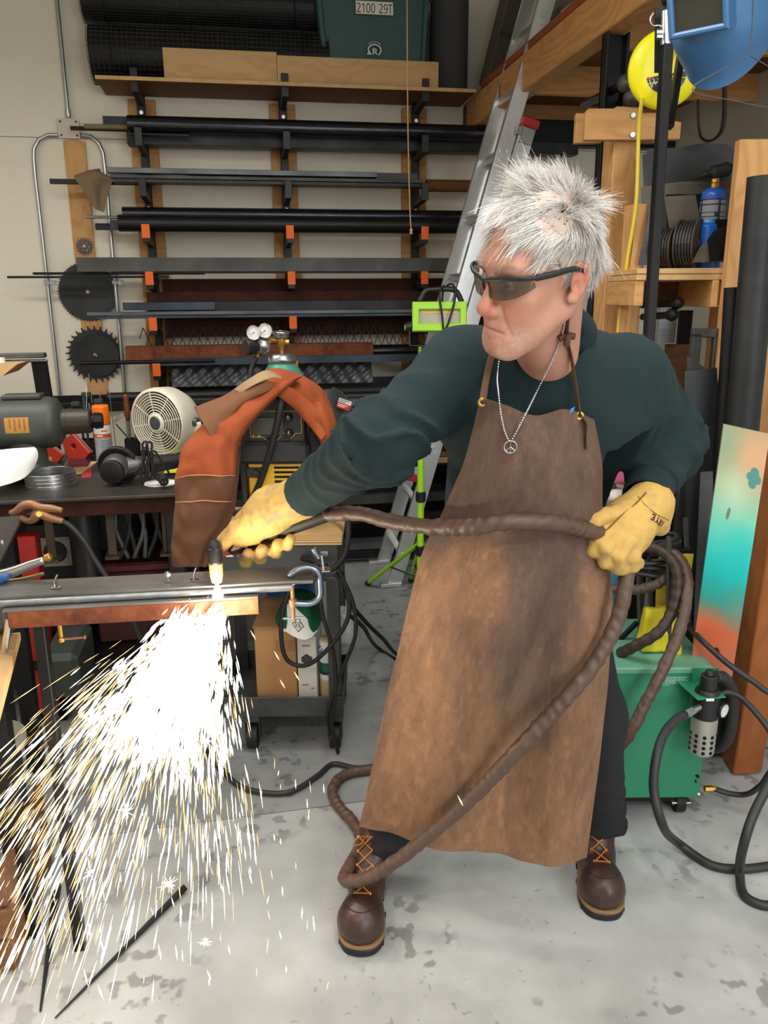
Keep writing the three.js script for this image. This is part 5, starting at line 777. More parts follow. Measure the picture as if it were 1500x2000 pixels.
// ---------- welder cart ----------
const CF = 2.5, CT = 0.785, CO = at(395, 1030, { f: CF });   // front edge of its plywood top
const cart = (s, y, d) => V(CO.x, y, CO.z).addScaledVector(SIDE, s).addScaledVector(HEAD, d);
const CW = at(667, 1025, { f: CF }).sub(CO).dot(SIDE), CD = 0.42;
const cbx = (s0, y0, d0, s1, y1, d1, c) => beam(cart(s0, (y0 + y1) / 2, (d0 + d1) / 2), cart(s1, (y0 + y1) / 2, (d0 + d1) / 2), d1 - d0, y1 - y0, c);
{
const t = thing('welder_cart', 'grey steel cart with plywood top and lower tray', 'cart'), gm = steelMat(0x63666a, 0.5, 0.5);
const top = part('plywood_top', cbx(0, CT - 0.02, 0, CW, CT, CD, 0.001), M.ply, t); part('edge_band', cbx(0.001, CT - 0.019, -0.0008, CW - 0.001, CT - 0.001, 0.001, 0.0003), M.plyedge, top);
part('upper_tray', [cbx(0.03, CT - 0.14, 0.02, CW - 0.015, CT - 0.022, 0.024), cbx(0.03, CT - 0.14, 0.02, CW - 0.015, CT - 0.135, CD - 0.03), cbx(0.03, CT - 0.14, 0.02, 0.034, CT - 0.022, CD - 0.03), cbx(CW - 0.019, CT - 0.14, 0.02, CW - 0.015, CT - 0.022, CD - 0.03), cbx(0.03, CT - 0.15, 0.012, CW - 0.015, CT - 0.135, 0.03)], gm, t);
for (const [s, y] of [[CW - 0.06, CT - 0.055], [0.08, CT - 0.055]]) part('screw_plate', cbx(s - 0.014, y - 0.01, 0.014, s + 0.014, y + 0.01, 0.021), M.zinc, t);
for (const s of [0.035, CW - 0.035]) for (const d of [0.03, CD - 0.05]) part('leg', [cbx(s - 0.022, 0.13, d, s + 0.022, CT - 0.12, d + 0.004), cbx(s < 0.2 ? s - 0.022 : s + 0.018, 0.13, d, s < 0.2 ? s - 0.018 : s + 0.022, CT - 0.12, d + 0.035)], gm, t);
part('lower_tray', [cbx(0.01, 0.135, 0.02, CW - 0.01, 0.142, CD - 0.02), cbx(0.01, 0.135, 0.015, CW - 0.01, 0.21, 0.022), cbx(0.01, 0.135, CD - 0.025, CW - 0.01, 0.21, CD - 0.02), cbx(0.01, 0.135, 0.02, 0.015, 0.21, CD - 0.02), cbx(CW - 0.015, 0.135, 0.02, CW - 0.01, 0.21, CD - 0.02)], gm, t);
for (const s of [0.12, CW - 0.04]) for (const d of [0.05, CD - 0.06]) { const c = part('caster', [pipe(cart(s - 0.018, 0.046, d), cart(s + 0.018, 0.046, d), 0.046, 0.012, 26)], M.rubber, t); part('fork', [cbx(s - 0.026, 0.035, d - 0.018, s - 0.022, 0.115, d + 0.018), cbx(s + 0.022, 0.035, d - 0.018, s + 0.026, 0.115, d + 0.018), cbx(s - 0.03, 0.11, d - 0.03, s + 0.03, 0.135, d + 0.03)], M.mill, c); }
settle(t);
const yL = 0.1425;
{ // things in the lower tray
const s = (px) => at(px, 1340, { f: CF + 0.1 }).sub(CO).dot(SIDE);
const b = thing('cardboard_box', 'brown cardboard box in the lower cart tray', 'box'), hb = at(540, 1225, { f: CF + 0.06 }).y; part('carton', cbx(s(505), yL, 0.06, s(583), hb, 0.34, 0.003), mat({ color: 0xb5875a, roughness: 0.85 }), b); part('flap', cbx(s(503), hb, 0.05, s(585), hb + 0.004, 0.345), mat({ color: 0x9f764d, roughness: 0.85 }), b); part('packing_tape', cbx(s(545), hb - 0.09, 0.0585, s(583), hb - 0.05, 0.061, 0.0003), mat({ color: 0x9c7145, roughness: 0.4 }), b); settle(b);
const w = thing('white_carton', 'white printed carton beside the brown cardboard box', 'box'); const h2 = at(605, 1240, { f: CF + 0.08 }).y; part('carton', cbx(s(585), yL, 0.07, s(621), h2, 0.3, 0.002), M.paper, w);
const tx = canvasTex(128, 384, (k) => { k.fillStyle = '#dddcd8'; k.fillRect(0, 0, 128, 384); k.fillStyle = '#44464a'; k.beginPath(); k.moveTo(20, 110); k.lineTo(60, 90); k.lineTo(108, 110); k.lineTo(100, 140); k.lineTo(56, 150); k.lineTo(24, 134); k.fill(); k.fillStyle = '#8a8c90'; k.fillRect(30, 40, 60, 10); k.fillRect(20, 260, 50, 8); k.fillRect(90, 280, 24, 8); k.fillRect(14, 330, 90, 3); k.fillRect(14, 345, 80, 3); k.fillStyle = '#c4c3c0'; k.fillRect(0, 170, 128, 4); });
const pg = new THREE.PlaneGeometry(s(619) - s(587), h2 - yL - 0.01); pg.applyMatrix4(frame(cart((s(619) + s(587)) / 2, (h2 + yL) / 2, 0.069), SIDE, UP, HEAD.clone().negate())); part('print', pg, mat({ map: tx, roughness: 0.7 }), w); settle(w);
const cc = cart(s(641), yL, 0.12), r = 0.03; const cn = thing('wipes_tub', 'tall green and white tub of wipes in cart tray', 'tub'); const hh = at(640, 1250, { f: CF + 0.1 }).y - yL; part('tub', lathe([[0.001, 0], [r, 0], [r, hh - 0.01], [r * 0.9, hh], [0.001, hh]], cc, UP, 28), mat({ color: 0xd8c7a0, roughness: 0.5 }), cn);
const t2 = canvasTex(256, 256, (k) => { k.fillStyle = '#e8ecee'; k.fillRect(0, 0, 256, 256); k.fillStyle = '#1f6f5c'; k.fillRect(0, 140, 256, 64); k.fillStyle = '#1a2f4a'; k.fillRect(0, 200, 256, 20); k.fillStyle = '#3f86c4'; for (const x of [40, 120, 200]) { k.beginPath(); k.ellipse(x, 60, 24, 34, 0.6, 0, 7); k.fill(); } k.fillStyle = '#e8ecee'; for (const x of [46, 126, 206]) { k.beginPath(); k.ellipse(x, 58, 8, 28, 0.6, 0, 7); k.fill(); } }); const lg = new THREE.CylinderGeometry(r + 0.0006, r + 0.0006, hh * 0.6, 32, 1, true).translate(cc.x, yL + hh * 0.68, cc.z); part('label', lg, mat({ map: t2, roughness: 0.4 }), cn); settle(cn);
// green and white cap/rag on the box
const c0 = cart(s(560), hb + 0.004, 0.04), P = patch([[cart(s(548), hb + 0.03, 0.2), cart(s(575), hb + 0.085, 0.2), cart(s(610), hb + 0.075, 0.2), cart(s(632), hb + 0.02, 0.2)], [cart(s(545), hb + 0.02, 0.1), cart(s(570), hb + 0.08, 0.08), cart(s(605), hb + 0.07, 0.08), cart(s(632), hb + 0.01, 0.1)], [cart(s(552), hb + 0.012, 0.06), cart(s(575), hb + 0.03, 0.03), cart(s(600), hb + 0.02, 0.03), cart(s(628), hb - 0.0, 0.06)], [cart(s(556), hb + 0.008, 0.04), cart(s(575), hb - 0.002, 0.005), cart(s(605), hb - 0.02, 0.0), cart(s(626), hb - 0.008, 0.04)]]);
const capT = canvasTex(256, 256, (k) => { k.fillStyle = '#0e5a3c'; k.fillRect(0, 0, 256, 256); k.fillStyle = '#e6e6e2'; k.beginPath(); k.moveTo(60, 256); k.lineTo(84, 90); k.lineTo(190, 140); k.lineTo(230, 256); k.fill(); k.fillRect(0, 226, 256, 30); k.strokeStyle = '#333'; k.lineWidth = 4; k.save(); k.translate(140, 175); k.beginPath(); k.moveTo(-34, 0); k.lineTo(0, -30); k.lineTo(34, 0); k.lineTo(0, 30); k.closePath(); k.stroke(); k.font = 'bold 34px serif'; k.fillStyle = '#333'; k.fillText('SS', -20, 12); k.restore(); });
const g = sheet(24, 24, (u, v) => { const p = P(u, v); p.y += 0.006 * (n3(u * 7, v * 7, 2) - 0.5); return p; }, 0.002, 1, 1), uv = g.attributes.uv; for (let i = 0; i < uv.count; i++) uv.setY(i, 1 - uv.getY(i)); one('cloth_bag', 'green and white printed cloth lying on cardboard box', 'cloth', g, mat({ map: capT, roughness: 0.85 }));
const bg = at(672, 1230, { f: CF + 0.25 }); one('plastic_bag', 'crumpled clear plastic bag hanging off the cart side', 'plastic bag', nets((x, y, z) => { const d = V(x - bg.x, (y - bg.y) * 0.75, z - bg.z).length() - 0.06; return d + 0.03 * (n3(x * 30, y * 30, z * 30, 4) - 0.5); }, bg.clone().addScalar(-0.13), bg.clone().addScalar(0.13), 0.008), mat({ color: 0xdfe3e4, roughness: 0.25, transmission: 0.5, thickness: 0 }));
}
}
{ // welder
const f = CF + 0.13, P = (x, y, ff = f) => at(x, y, { f: ff }), sL = P(474, 900).sub(CO).dot(SIDE), sR = P(603, 900).sub(CO).dot(SIDE), d0 = 0.13, d1 = CD - 0.02, yA = CT + 0.001, y1 = P(540, 775).y, t = thing('welding_machine', 'black and yellow welding machine with small screen on cart', 'welder');
const yl = plastic(0xe6b414, 0.42), bk = plastic(0x202124, 0.45), sx = (px) => P(px, 900).sub(CO).dot(SIDE), yy = (py) => P(540, py).y;
part('case', cbx(sL + 0.012, yA, d0 + 0.02, sR - 0.012, y1 - 0.01, d1, 0.008), bk, t);
part('front_bezel', cbx(sL + 0.01, yy(870), d0 + 0.0, sR - 0.005, y1, d0 + 0.03, 0.01), bk, t); part('bumper', cbx(sL - 0.012, yy(905), d0 - 0.022, sR + 0.004, yy(862), d0 + 0.03, 0.012), plastic(0x2a2c30, 0.5), t);
for (const s of [sL - 0.008, sR - 0.018]) part('side_guard', cbx(s, yA, d0 - 0.01, s + 0.022, yy(900), d0 + 0.04, 0.006), bk, t);
part('yellow_front', cbx(sL + 0.016, yA + 0.015, d0 - 0.002, sR - 0.02, yy(902), d0 + 0.022, 0.006), yl, t);
for (let i = 0; i < 5; i++) part('vent_slot', cbx(sx(535), yy(906 + i * 9), d0 - 0.005, sx(584), yy(902 + i * 9), d0 - 0.001, 0.001), M.hole, t);
part('socket_panel', cbx(sx(481), yy(932), d0 - 0.006, sx(511), yy(912), d0 - 0.001, 0.002), bk, t); part('wire_socket', cyl(cart(sx(500), yy(923), d0 - 0.006), cart(sx(500), yy(923), d0 - 0.02), 0.012, 0.011, 18, 0.002), bk, t);
const pan = canvasTex(384, 256, (k) => { k.fillStyle = '#2a2c2f'; k.fillRect(0, 0, 384, 256); k.strokeStyle = '#d9bb4a'; k.lineWidth = 4; k.beginPath(); k.moveTo(12, 12); k.lineTo(372, 12); k.lineTo(372, 180); k.lineTo(330, 180); k.lineTo(296, 216); k.lineTo(264, 180); k.lineTo(240, 180); k.lineTo(200, 232); k.lineTo(120, 232); k.lineTo(100, 208); k.lineTo(12, 208); k.closePath(); k.stroke(); k.fillStyle = '#d9bb4a'; k.fillRect(24, 176, 58, 34); k.fillStyle = '#2a2c2f'; k.beginPath(); k.moveTo(34, 204); k.lineTo(52, 184); k.lineTo(74, 184); k.lineTo(56, 204); k.fill(); k.fillStyle = '#ccc'; k.font = '12px sans-serif'; k.fillText('AMP', 34, 30); });
const pg = new THREE.PlaneGeometry(sx(594) - sx(489), yy(800) - yy(866)); pg.applyMatrix4(frame(cart((sx(594) + sx(489)) / 2, (yy(800) + yy(866)) / 2, d0 - 0.0012), SIDE, UP, HEAD.clone().negate())); part('control_panel', pg, mat({ map: pan, roughness: 0.4 }), t);
const scr = part('screen', cbx(sx(496), yy(849), d0 - 0.006, sx(556), yy(815), d0 - 0.001, 0.001), mat({ color: 0x5a5c58, roughness: 0.08 }), t);
for (const [x, y, r] of [[567, 816, 0.014], [567, 846, 0.014], [532, 863, 0.018]]) { const k = part('knob', cyl(cart(sx(x), yy(y), d0 - 0.001), cart(sx(x), yy(y), d0 - 0.022), r, r * 0.85, 20, 0.002), M.pblack, t); part('pointer', cbx(sx(x) - 0.001, yy(y), d0 - 0.0235, sx(x) + 0.001, yy(y) + r * 0.8, d0 - 0.0215, 0.0003), M.white, k); }
part('carry_handle', sweep([cart(lerp(sL, sR, 0.5), y1 - 0.01, d0 + 0.05), cart(lerp(sL, sR, 0.5), y1 + 0.03, d0 + 0.07), cart(lerp(sL, sR, 0.5), y1 + 0.03, d1 - 0.07), cart(lerp(sL, sR, 0.5), y1 - 0.01, d1 - 0.04)], 0.013, { rad: 10 }), bk, t);
settle(t);
const L = (x, y, ff) => P(x, y, ff);
one('torch_lead', 'black welding lead hanging in front of the welding machine', 'cable', sweep([L(555, 770, f + 0.02), L(549, 785, f - 0.06), L(541, 830, f - 0.08), L(522, 900, f - 0.08), L(500, 960, f - 0.05), L(478, 995, f - 0.02), L(460, 1003, f + 0.0), L(450, 990, f + 0.06)], 0.0115, { n: 60, rad: 12 }), M.rubber);
}
{ // gas cylinder with regulator
const f = 3.15, P = (x, y, ff = f) => at(x, y, { f: ff }), c = P(553, 760), t = thing('gas_bottle', 'tall gas bottle with green shoulder and twin gauges', 'gas cylinder'), yN = P(553, 702).y, r = 0.1, B = V(c.x, 0, c.z);
part('bottle', lathe([[0.001, 0], [r * 0.9, 0.003], [r, 0.02], [r, yN - 0.16], [r * 0.99, yN - 0.14], [r * 0.9, yN - 0.09]], B, UP, 40), mat({ color: 0x2f66b8, roughness: 0.4 }), t); part('shoulder', lathe([[r * 0.905, yN - 0.092], [r * 0.78, yN - 0.055], [r * 0.55, yN - 0.02], [r * 0.4, yN]], B, UP, 40), mat({ color: 0x4f9a86, roughness: 0.4 }), t);
part('neck_ring', lathe([[0.03, yN - 0.02], [0.052, yN - 0.018], [0.055, yN], [0.05, yN + 0.02], [0.03, yN + 0.024], [0.012, yN + 0.024]], B, UP, 28), M.zinc, t);
const v0 = V(c.x, yN + 0.02, c.z), yk = P(547, 657).y; const vl = part('valve', [lathe([[0.001, 0], [0.014, 0], [0.011, 0.03], [0.018, 0.036], [0.018, 0.07], [0.011, 0.075], [0.01, 0.09], [0.001, 0.09]], v0, UP, 16), cyl(v0.clone().add(V(0, 0.052, 0)), v0.clone().add(V(0, 0.052, 0)).addScaledVector(SIDE, -0.06), 0.012, 0.012, 12), cyl(v0.clone().add(V(0, 0.05, 0)), v0.clone().add(V(0, 0.046, 0)).addScaledVector(SIDE, 0.03), 0.012, 0.01, 6)], M.brass, t);
part('hand_wheel', lathe([[0.001, 0], [0.026, 0.0], [0.03, 0.006], [0.028, 0.014], [0.034, 0.02], [0.03, 0.028], [0.001, 0.03]], V(c.x, yk - 0.008, c.z), UP, 18), M.zinc, vl);
const rc = P(508, 676, f - 0.02); part('regulator', [lathe([[0.001, -0.03], [0.028, -0.028], [0.034, 0], [0.028, 0.028], [0.001, 0.03]], rc.clone().addScaledVector(SIDE, 0.01), HEAD, 22), cyl(rc, v0.clone().add(V(0, 0.052, 0)).addScaledVector(SIDE, -0.05), 0.012, 0.012, 12)], M.zinc, t);
part('adjusting_knob', cyl(rc.clone(), P(480, 679, f - 0.06), 0.026, 0.03, 16, 0.004), M.pblack, t);
for (const [x, y] of [[496, 650], [518, 646]]) { const p = P(x, y, f - 0.05), n = HEAD.clone().multiplyScalar(-1).addScaledVector(SIDE, -0.12).normalize(), g = part('gauge', [lathe([[0.001, -0.02], [0.026, -0.02], [0.028, -0.004], [0.028, 0.006], [0.0245, 0.006], [0.0245, 0.003], [0.001, 0.003]], p, n, 28), cyl(p.clone().addScaledVector(n, -0.01), rc.clone().lerp(p, 0.25), 0.006, 0.006, 8)], M.chrome, t); const tx = canvasTex(128, 128, (k) => { k.fillStyle = '#e9eae8'; k.fillRect(0, 0, 128, 128); k.strokeStyle = '#222'; k.lineWidth = 3; for (let i = 0; i < 28; i++) { const a = 2.3 + i * 0.175; k.beginPath(); k.moveTo(64 + 52 * Math.cos(a), 64 + 52 * Math.sin(a)); k.lineTo(64 + (i % 4 ? 46 : 40) * Math.cos(a), 64 + (i % 4 ? 46 : 40) * Math.sin(a)); k.stroke(); } k.lineWidth = 4; k.beginPath(); k.moveTo(64, 64); k.lineTo(30, 84); k.stroke(); k.fillStyle = '#222'; k.beginPath(); k.arc(64, 64, 6, 0, 7); k.fill(); }); const pg = new THREE.CircleGeometry(0.0245, 28); const X = UP.clone().cross(n).normalize(); pg.applyMatrix4(frame(p.clone().addScaledVector(n, 0.0038), X, n.clone().cross(X), n)); part('dial', pg, mat({ map: tx, roughness: 0.3 }), g); }
part('hose', sweep([rc.clone().add(V(0, -0.025, 0)), P(500, 700, f - 0.05), P(492, 718, f - 0.06), P(487, 745, f - 0.08), P(485, 780, f - 0.1)], 0.009, { rad: 8 }), M.rubber, t); part('hose_fitting', cyl(P(505, 690, f - 0.03), P(501, 700, f - 0.05), 0.01, 0.009, 10), M.brass, t); settle(t);
}
{ // black helmet behind the jacket
const f = 2.78, P = (x, y, ff = f) => at(x, y, { f: ff }), c = P(655, 820), t = thing('black_welding_helmet', 'black welding helmet lying behind the orange jacket', 'helmet');
part('shell', sheet(24, 24, (u, v) => { const a = lerp(-1.7, 1.7, u), k = Math.sin(lerp(0.2, 1.75, v)); return c.clone().addScaledVector(SIDE, Math.sin(a) * 0.12 * k * 0.5 + 0.09 * Math.cos(a) * k - 0.02).add(V(0, 0.13 * Math.cos(lerp(0.2, 2.6, v)) - 0.02, 0)).addScaledVector(HEAD, 0.1 * Math.sin(a) * k); }, 0.004), mat({ color: 0x33363b, roughness: 0.35 }), t);
const lb = canvasTex(128, 96, (k) => { k.fillStyle = '#d8d6d2'; k.fillRect(0, 0, 128, 42); k.fillStyle = '#b9382c'; k.fillRect(0, 44, 128, 50); k.fillStyle = '#555'; for (let i = 0; i < 4; i++) k.fillRect(8, 6 + i * 9, 100 - i * 14, 4); k.fillStyle = '#f2e7e0'; k.fillRect(8, 54, 90, 8); k.fillRect(8, 70, 70, 8); });
const p = P(672, 790, f - 0.05), pg = new THREE.PlaneGeometry(0.045, 0.034); pg.rotateZ(-0.35).applyMatrix4(frame(p, SIDE, UP, HEAD.clone().negate())); part('warning_label', pg, mat({ map: lb, roughness: 0.5 }), t); part('headband', sweep([c.clone().addScaledVector(SIDE, -0.05), c.clone().add(V(0, 0.06, 0)).addScaledVector(HEAD, 0.1), c.clone().addScaledVector(SIDE, 0.02).addScaledVector(HEAD, 0.2)], 0.012, { rad: 8, shape: () => [1, 0.3] }), M.pblack, t);
part('rest_strap', beam(c.clone().add(V(0, -0.06, 0)).addScaledVector(SIDE, -0.03), c.clone().add(V(0, -0.08, 0)).addScaledVector(SIDE, -0.14).addScaledVector(HEAD, -0.02), 0.03, 0.004), M.pblack, t); settle(t);
}
{ // orange leather jacket over the welder
const q = (x, y, f) => at(x, y, { f }), ff = CF, t = thing('leather_jacket', 'orange leather welding jacket with brown sleeves thrown over welder', 'jacket');
const suede = (c, k) => mat({ color: c, roughness: 0.92, bumpMap: T.leather, bumpScale: 0.0012, sheen: 0.4, sheenRoughness: 0.6, sheenColor: new THREE.Color(c) });
const wr = (p, a, s) => { p.addScaledVector(HEAD, a * (n3(p.x * 14, p.y * 9, p.z * 14, s) - 0.5) + a * 0.5 * (n3(p.x * 34, p.y * 20, p.z * 30, s + 1) - 0.5)); return p; };
// left hanging sleeve (orange upper, brown lower), as a flattened hollow tube
const or = suede(0xa34f2a), br = suede(0x6e4a34);
const sec = [[528, 752, 62, 2.62], [470, 800, 62, 2.54], [424, 850, 62, 2.46], [406, 895, 56, 2.43], [402, 930, 57, 2.42], [398, 975, 55, 2.41], [385, 1020, 47, 2.41], [368, 1070, 33, 2.42], [362, 1108, 28, 2.43]];
const tubeOf = (s0, s1, nj) => { const rows = []; for (const [x, y, w, f] of sec) { const r = []; for (let i = 0; i <= 10; i++) { const a = i / 10 * 6.283; r.push(q(x + w * Math.cos(a), y - w * 0.28 * Math.cos(a) * (y < 900 ? 1 : 0.1), f - 0.055 * Math.sin(a) * (w / 55))); } rows.push(r); } const P = patch(rows); return sheet(48, nj, (u, v) => wr(P(u, lerp(s0, s1, v)), 0.055, 5), 0.003, 0.6, 0.6); };
part('sleeve', tubeOf(0.0, 0.5, 30), or, t); const lo = part('lower_sleeve', tubeOf(0.492, 1, 36), br, t); lo.userData.label = 'brown lower sleeve with seams';
for (const v of [0.5, 0.64]) { const rows = []; for (const [x, y, w, f] of sec) { const r = []; for (let i = 0; i <= 10; i++) { const a = i / 10 * 6.283; r.push(q(x + w * 1.01 * Math.cos(a), y - w * 0.28 * Math.cos(a) * (y < 900 ? 1 : 0.1), f - 0.059 * Math.sin(a) * (w / 55))); } rows.push(r); } const P = patch(rows), pts = []; for (let i = 0; i <= 24; i++) pts.push(wr(P(i / 24, v), 0.055, 5)); part('seam', sweep(pts, 0.0022, { n: 60, rad: 5 }), mat({ color: 0xc98a5e, roughness: 0.9 }), lo); }
// second brown layer hanging behind
const B2 = patch([[q(470, 880, 2.52), q(462, 890, 2.47), q(440, 900, 2.5)], [q(462, 960, 2.52), q(452, 960, 2.46), q(425, 960, 2.48)], [q(452, 1010, 2.52), q(436, 1015, 2.45), q(400, 1020, 2.47)], [q(410, 1100, 2.52), q(402, 1106, 2.47), q(385, 1105, 2.48)]]);
part('cuff_fold', sheet(16, 30, (u, v) => wr(B2(u, v), 0.02, 9), 0.003, 0.3, 0.6), br, t);
// body over the top and right
const body = patch([[q(440, 800, 2.72), q(500, 742, 2.86), q(570, 735, 2.86), q(620, 770, 2.82), q(650, 840, 2.8)], [q(428, 812, 2.58), q(492, 738, 2.74), q(560, 728, 2.76), q(628, 768, 2.74), q(660, 845, 2.7)], [q(440, 822, 2.5), q(496, 752, 2.62), q(552, 738, 2.62), q(620, 790, 2.62), q(652, 862, 2.58)], [q(460, 812, 2.5), q(512, 765, 2.57), q(546, 757, 2.58), q(596, 800, 2.58), q(630, 845, 2.53)], [q(478, 790, 2.53), q(522, 768, 2.58), q(546, 768, 2.59), q(586, 808, 2.59), q(626, 872, 2.54)]]);
part('body', sheet(60, 44, (u, v) => { const p = wr(body(u, v), 0.06, 12); p.y += 0.014 * Math.sin(v * 16 + u * 5) * (0.4 + u); return p; }, 0.003, 0.8, 0.6), or, t);
const rs = patch([[q(600, 790, 2.62), q(625, 785, 2.6), q(648, 800, 2.62)], [q(608, 820, 2.58), q(632, 812, 2.55), q(655, 830, 2.6)], [q(622, 850, 2.57), q(640, 848, 2.55), q(658, 852, 2.6)], [q(634, 878, 2.58), q(642, 880, 2.57), q(650, 874, 2.6)]]); part('sleeve_end', sheet(20, 24, (u, v) => wr(rs(u, v), 0.04, 15), 0.003, 0.3, 0.3), or, t);
const fl = patch([[q(478, 745, 2.6), q(500, 740, 2.56), q(520, 742, 2.54), q(538, 748, 2.56)], [q(440, 772, 2.55), q(462, 772, 2.5), q(490, 770, 2.5), q(520, 765, 2.53)], [q(395, 790, 2.5), q(425, 800, 2.45), q(456, 800, 2.46), q(480, 785, 2.5)], [q(378, 796, 2.46), q(400, 832, 2.42), q(422, 856, 2.42), q(452, 800, 2.47)]]); part('collar_flap', sheet(26, 26, (u, v) => wr(fl(u, v), 0.02, 21), 0.003, 0.3, 0.3), suede(0x82573c), t).userData.label = 'brown turned-back collar flap';
const st = patch([[q(458, 760, 2.52), q(470, 768, 2.51)], [q(490, 738, 2.53), q(500, 750, 2.51)], [q(520, 724, 2.56), q(532, 738, 2.54)], [q(548, 736, 2.58), q(550, 742, 2.57)]]); part('lining_strip', sheet(6, 16, (u, v) => wr(st(u, v), 0.01, 31), 0.003), suede(0xb79a78), t).userData.label = 'pale lining strip at the collar';
settle(t);
}
{ // work light on a tripod
const f = 3.7, P = (x, y, ff = f) => at(x, y, { f: ff }), t = thing('work_light', 'lime green work light on a lime tripod behind man', 'work light'), foot = at(822, 1120, { f: f });
const px = P(822, 900), top = P(832, 655), gl = M.lime; part('pole', cyl(V(px.x, 0.2, px.z), V(px.x, top.y - 0.05, px.z), 0.017, 0.015, 14), gl, t); for (const y of [P(822, 970).y, P(822, 1075).y]) part('collar', cyl(V(px.x, y - 0.025, px.z), V(px.x, y + 0.025, px.z), 0.024, 0.024, 14, 0.004), M.pblack, t);
const hub = V(px.x, P(822, 1060).y, px.z); for (const [x, y, ff] of [[717, 1140, 3.72], [803, 1132, 3.5], [900, 1120, 3.95]]) { const e = at(x, y, { y: 0.012 }); const l = part('leg', sweep([hub, e], 0.012, { rad: 10, n: 4 }), gl, t); part('foot_tip', cyl(e, e.clone().lerp(hub, 0.05), 0.016, 0.016, 12, 0.003), M.pblack, l); part('brace', beam(hub.clone().add(V(0, -0.18, 0)), hub.clone().lerp(e, 0.55), 0.012, 0.005, 0.001), M.pblack, t); }
part('cord_hook', sweep([V(px.x - 0.015, P(822, 1040).y, px.z), V(px.x - 0.05, P(822, 1040).y, px.z), V(px.x - 0.06, P(822, 1020).y, px.z)], 0.004, { rad: 6 }), M.zinc, t);
const a = P(805, 648, f - 0.03), b = P(884, 590, f - 0.03), w = 0.24, h = b.y - a.y, o = a.clone().addScaledVector(SIDE, w / 2).setY(a.y + h / 2), tilt = 0.12, Y = UP.clone().addScaledVector(HEAD, tilt).normalize(), N = SIDE.clone().cross(Y).normalize(), q = frame(o, SIDE, Y, N), rect = (x, y) => [[-x, -y], [x, -y], [x, y], [-x, y]];
const hd = part('lamp_housing', [plate(rect(w / 2, h / 2), 0.06, V(), V(1, 0, 0), UP, { holes: [rect(w / 2 - 0.03, h / 2 - 0.034)], bevel: 0.004 }).applyMatrix4(q), chamfer(w - 0.05, h - 0.06, 0.03).translate(0, 0, -0.02).applyMatrix4(q)], gl, t); part('glass', chamfer(w - 0.056, h - 0.064, 0.004).translate(0, 0, 0.01).applyMatrix4(q), mat({ color: 0xb8b2a4, roughness: 0.15 }), hd); part('led_strip', chamfer(w - 0.08, 0.014, 0.004).translate(0, 0.02, 0.012).applyMatrix4(q), mat({ color: 0xe2b25a, roughness: 0.4 }), hd);
part('top_handle', sweep([V(-w / 2 + 0.03, h / 2, 0), V(-w / 2 + 0.06, h / 2 + 0.05, 0), V(-0.02, h / 2 + 0.055, 0), V(w / 2 - 0.05, h / 2 + 0.05, 0), V(w / 2 - 0.02, h / 2, 0)], 0.012, { rad: 10, n: 30 }).applyMatrix4(q), M.pblack, t); part('side_knob', cyl(V(-w / 2, -0.04, 0).applyMatrix4(q), V(-w / 2 - 0.03, -0.045, 0).applyMatrix4(q), 0.022, 0.02, 16, 0.003), M.pblack, t); part('knob_cap', cyl(V(-w / 2 - 0.03, -0.045, 0).applyMatrix4(q), V(-w / 2 - 0.034, -0.045, 0).applyMatrix4(q), 0.014, 0.012, 16), gl, t);
part('yoke', [beam(V(-w / 2 - 0.012, -0.04, 0).applyMatrix4(q), V(-w / 2 - 0.012, -h / 2 - 0.06, 0).applyMatrix4(q), 0.02, 0.006, 0.001, SIDE), beam(V(w / 2 + 0.012, -0.04, 0).applyMatrix4(q), V(w / 2 + 0.012, -h / 2 - 0.06, 0).applyMatrix4(q), 0.02, 0.006, 0.001, SIDE), beam(V(-w / 2 - 0.012, -h / 2 - 0.06, 0).applyMatrix4(q), V(w / 2 + 0.012, -h / 2 - 0.06, 0).applyMatrix4(q), 0.02, 0.006, 0.001), cyl(V(px.x, top.y - 0.06, px.z), V(0, -h / 2 - 0.06, 0).applyMatrix4(q), 0.014)], M.pblack, t);
part('wrapped_cord', sweep([V(0.02, h / 2 + 0.07, 0.01), V(0.0, h / 2 + 0.04, 0.03), V(0.01, 0, 0.045), V(0.02, -h / 2, 0.04), V(0.04, -0.02, 0.045), V(0.07, h / 2 + 0.05, 0.02), V(0.05, h / 2 + 0.08, -0.01), V(0.02, h / 2 + 0.05, -0.04), V(0.03, -0.1, -0.06), V(0.0, -0.35, -0.06)], 0.005, { n: 90, rad: 7 }).applyMatrix4(q), M.rubber, t); settle(t);
}
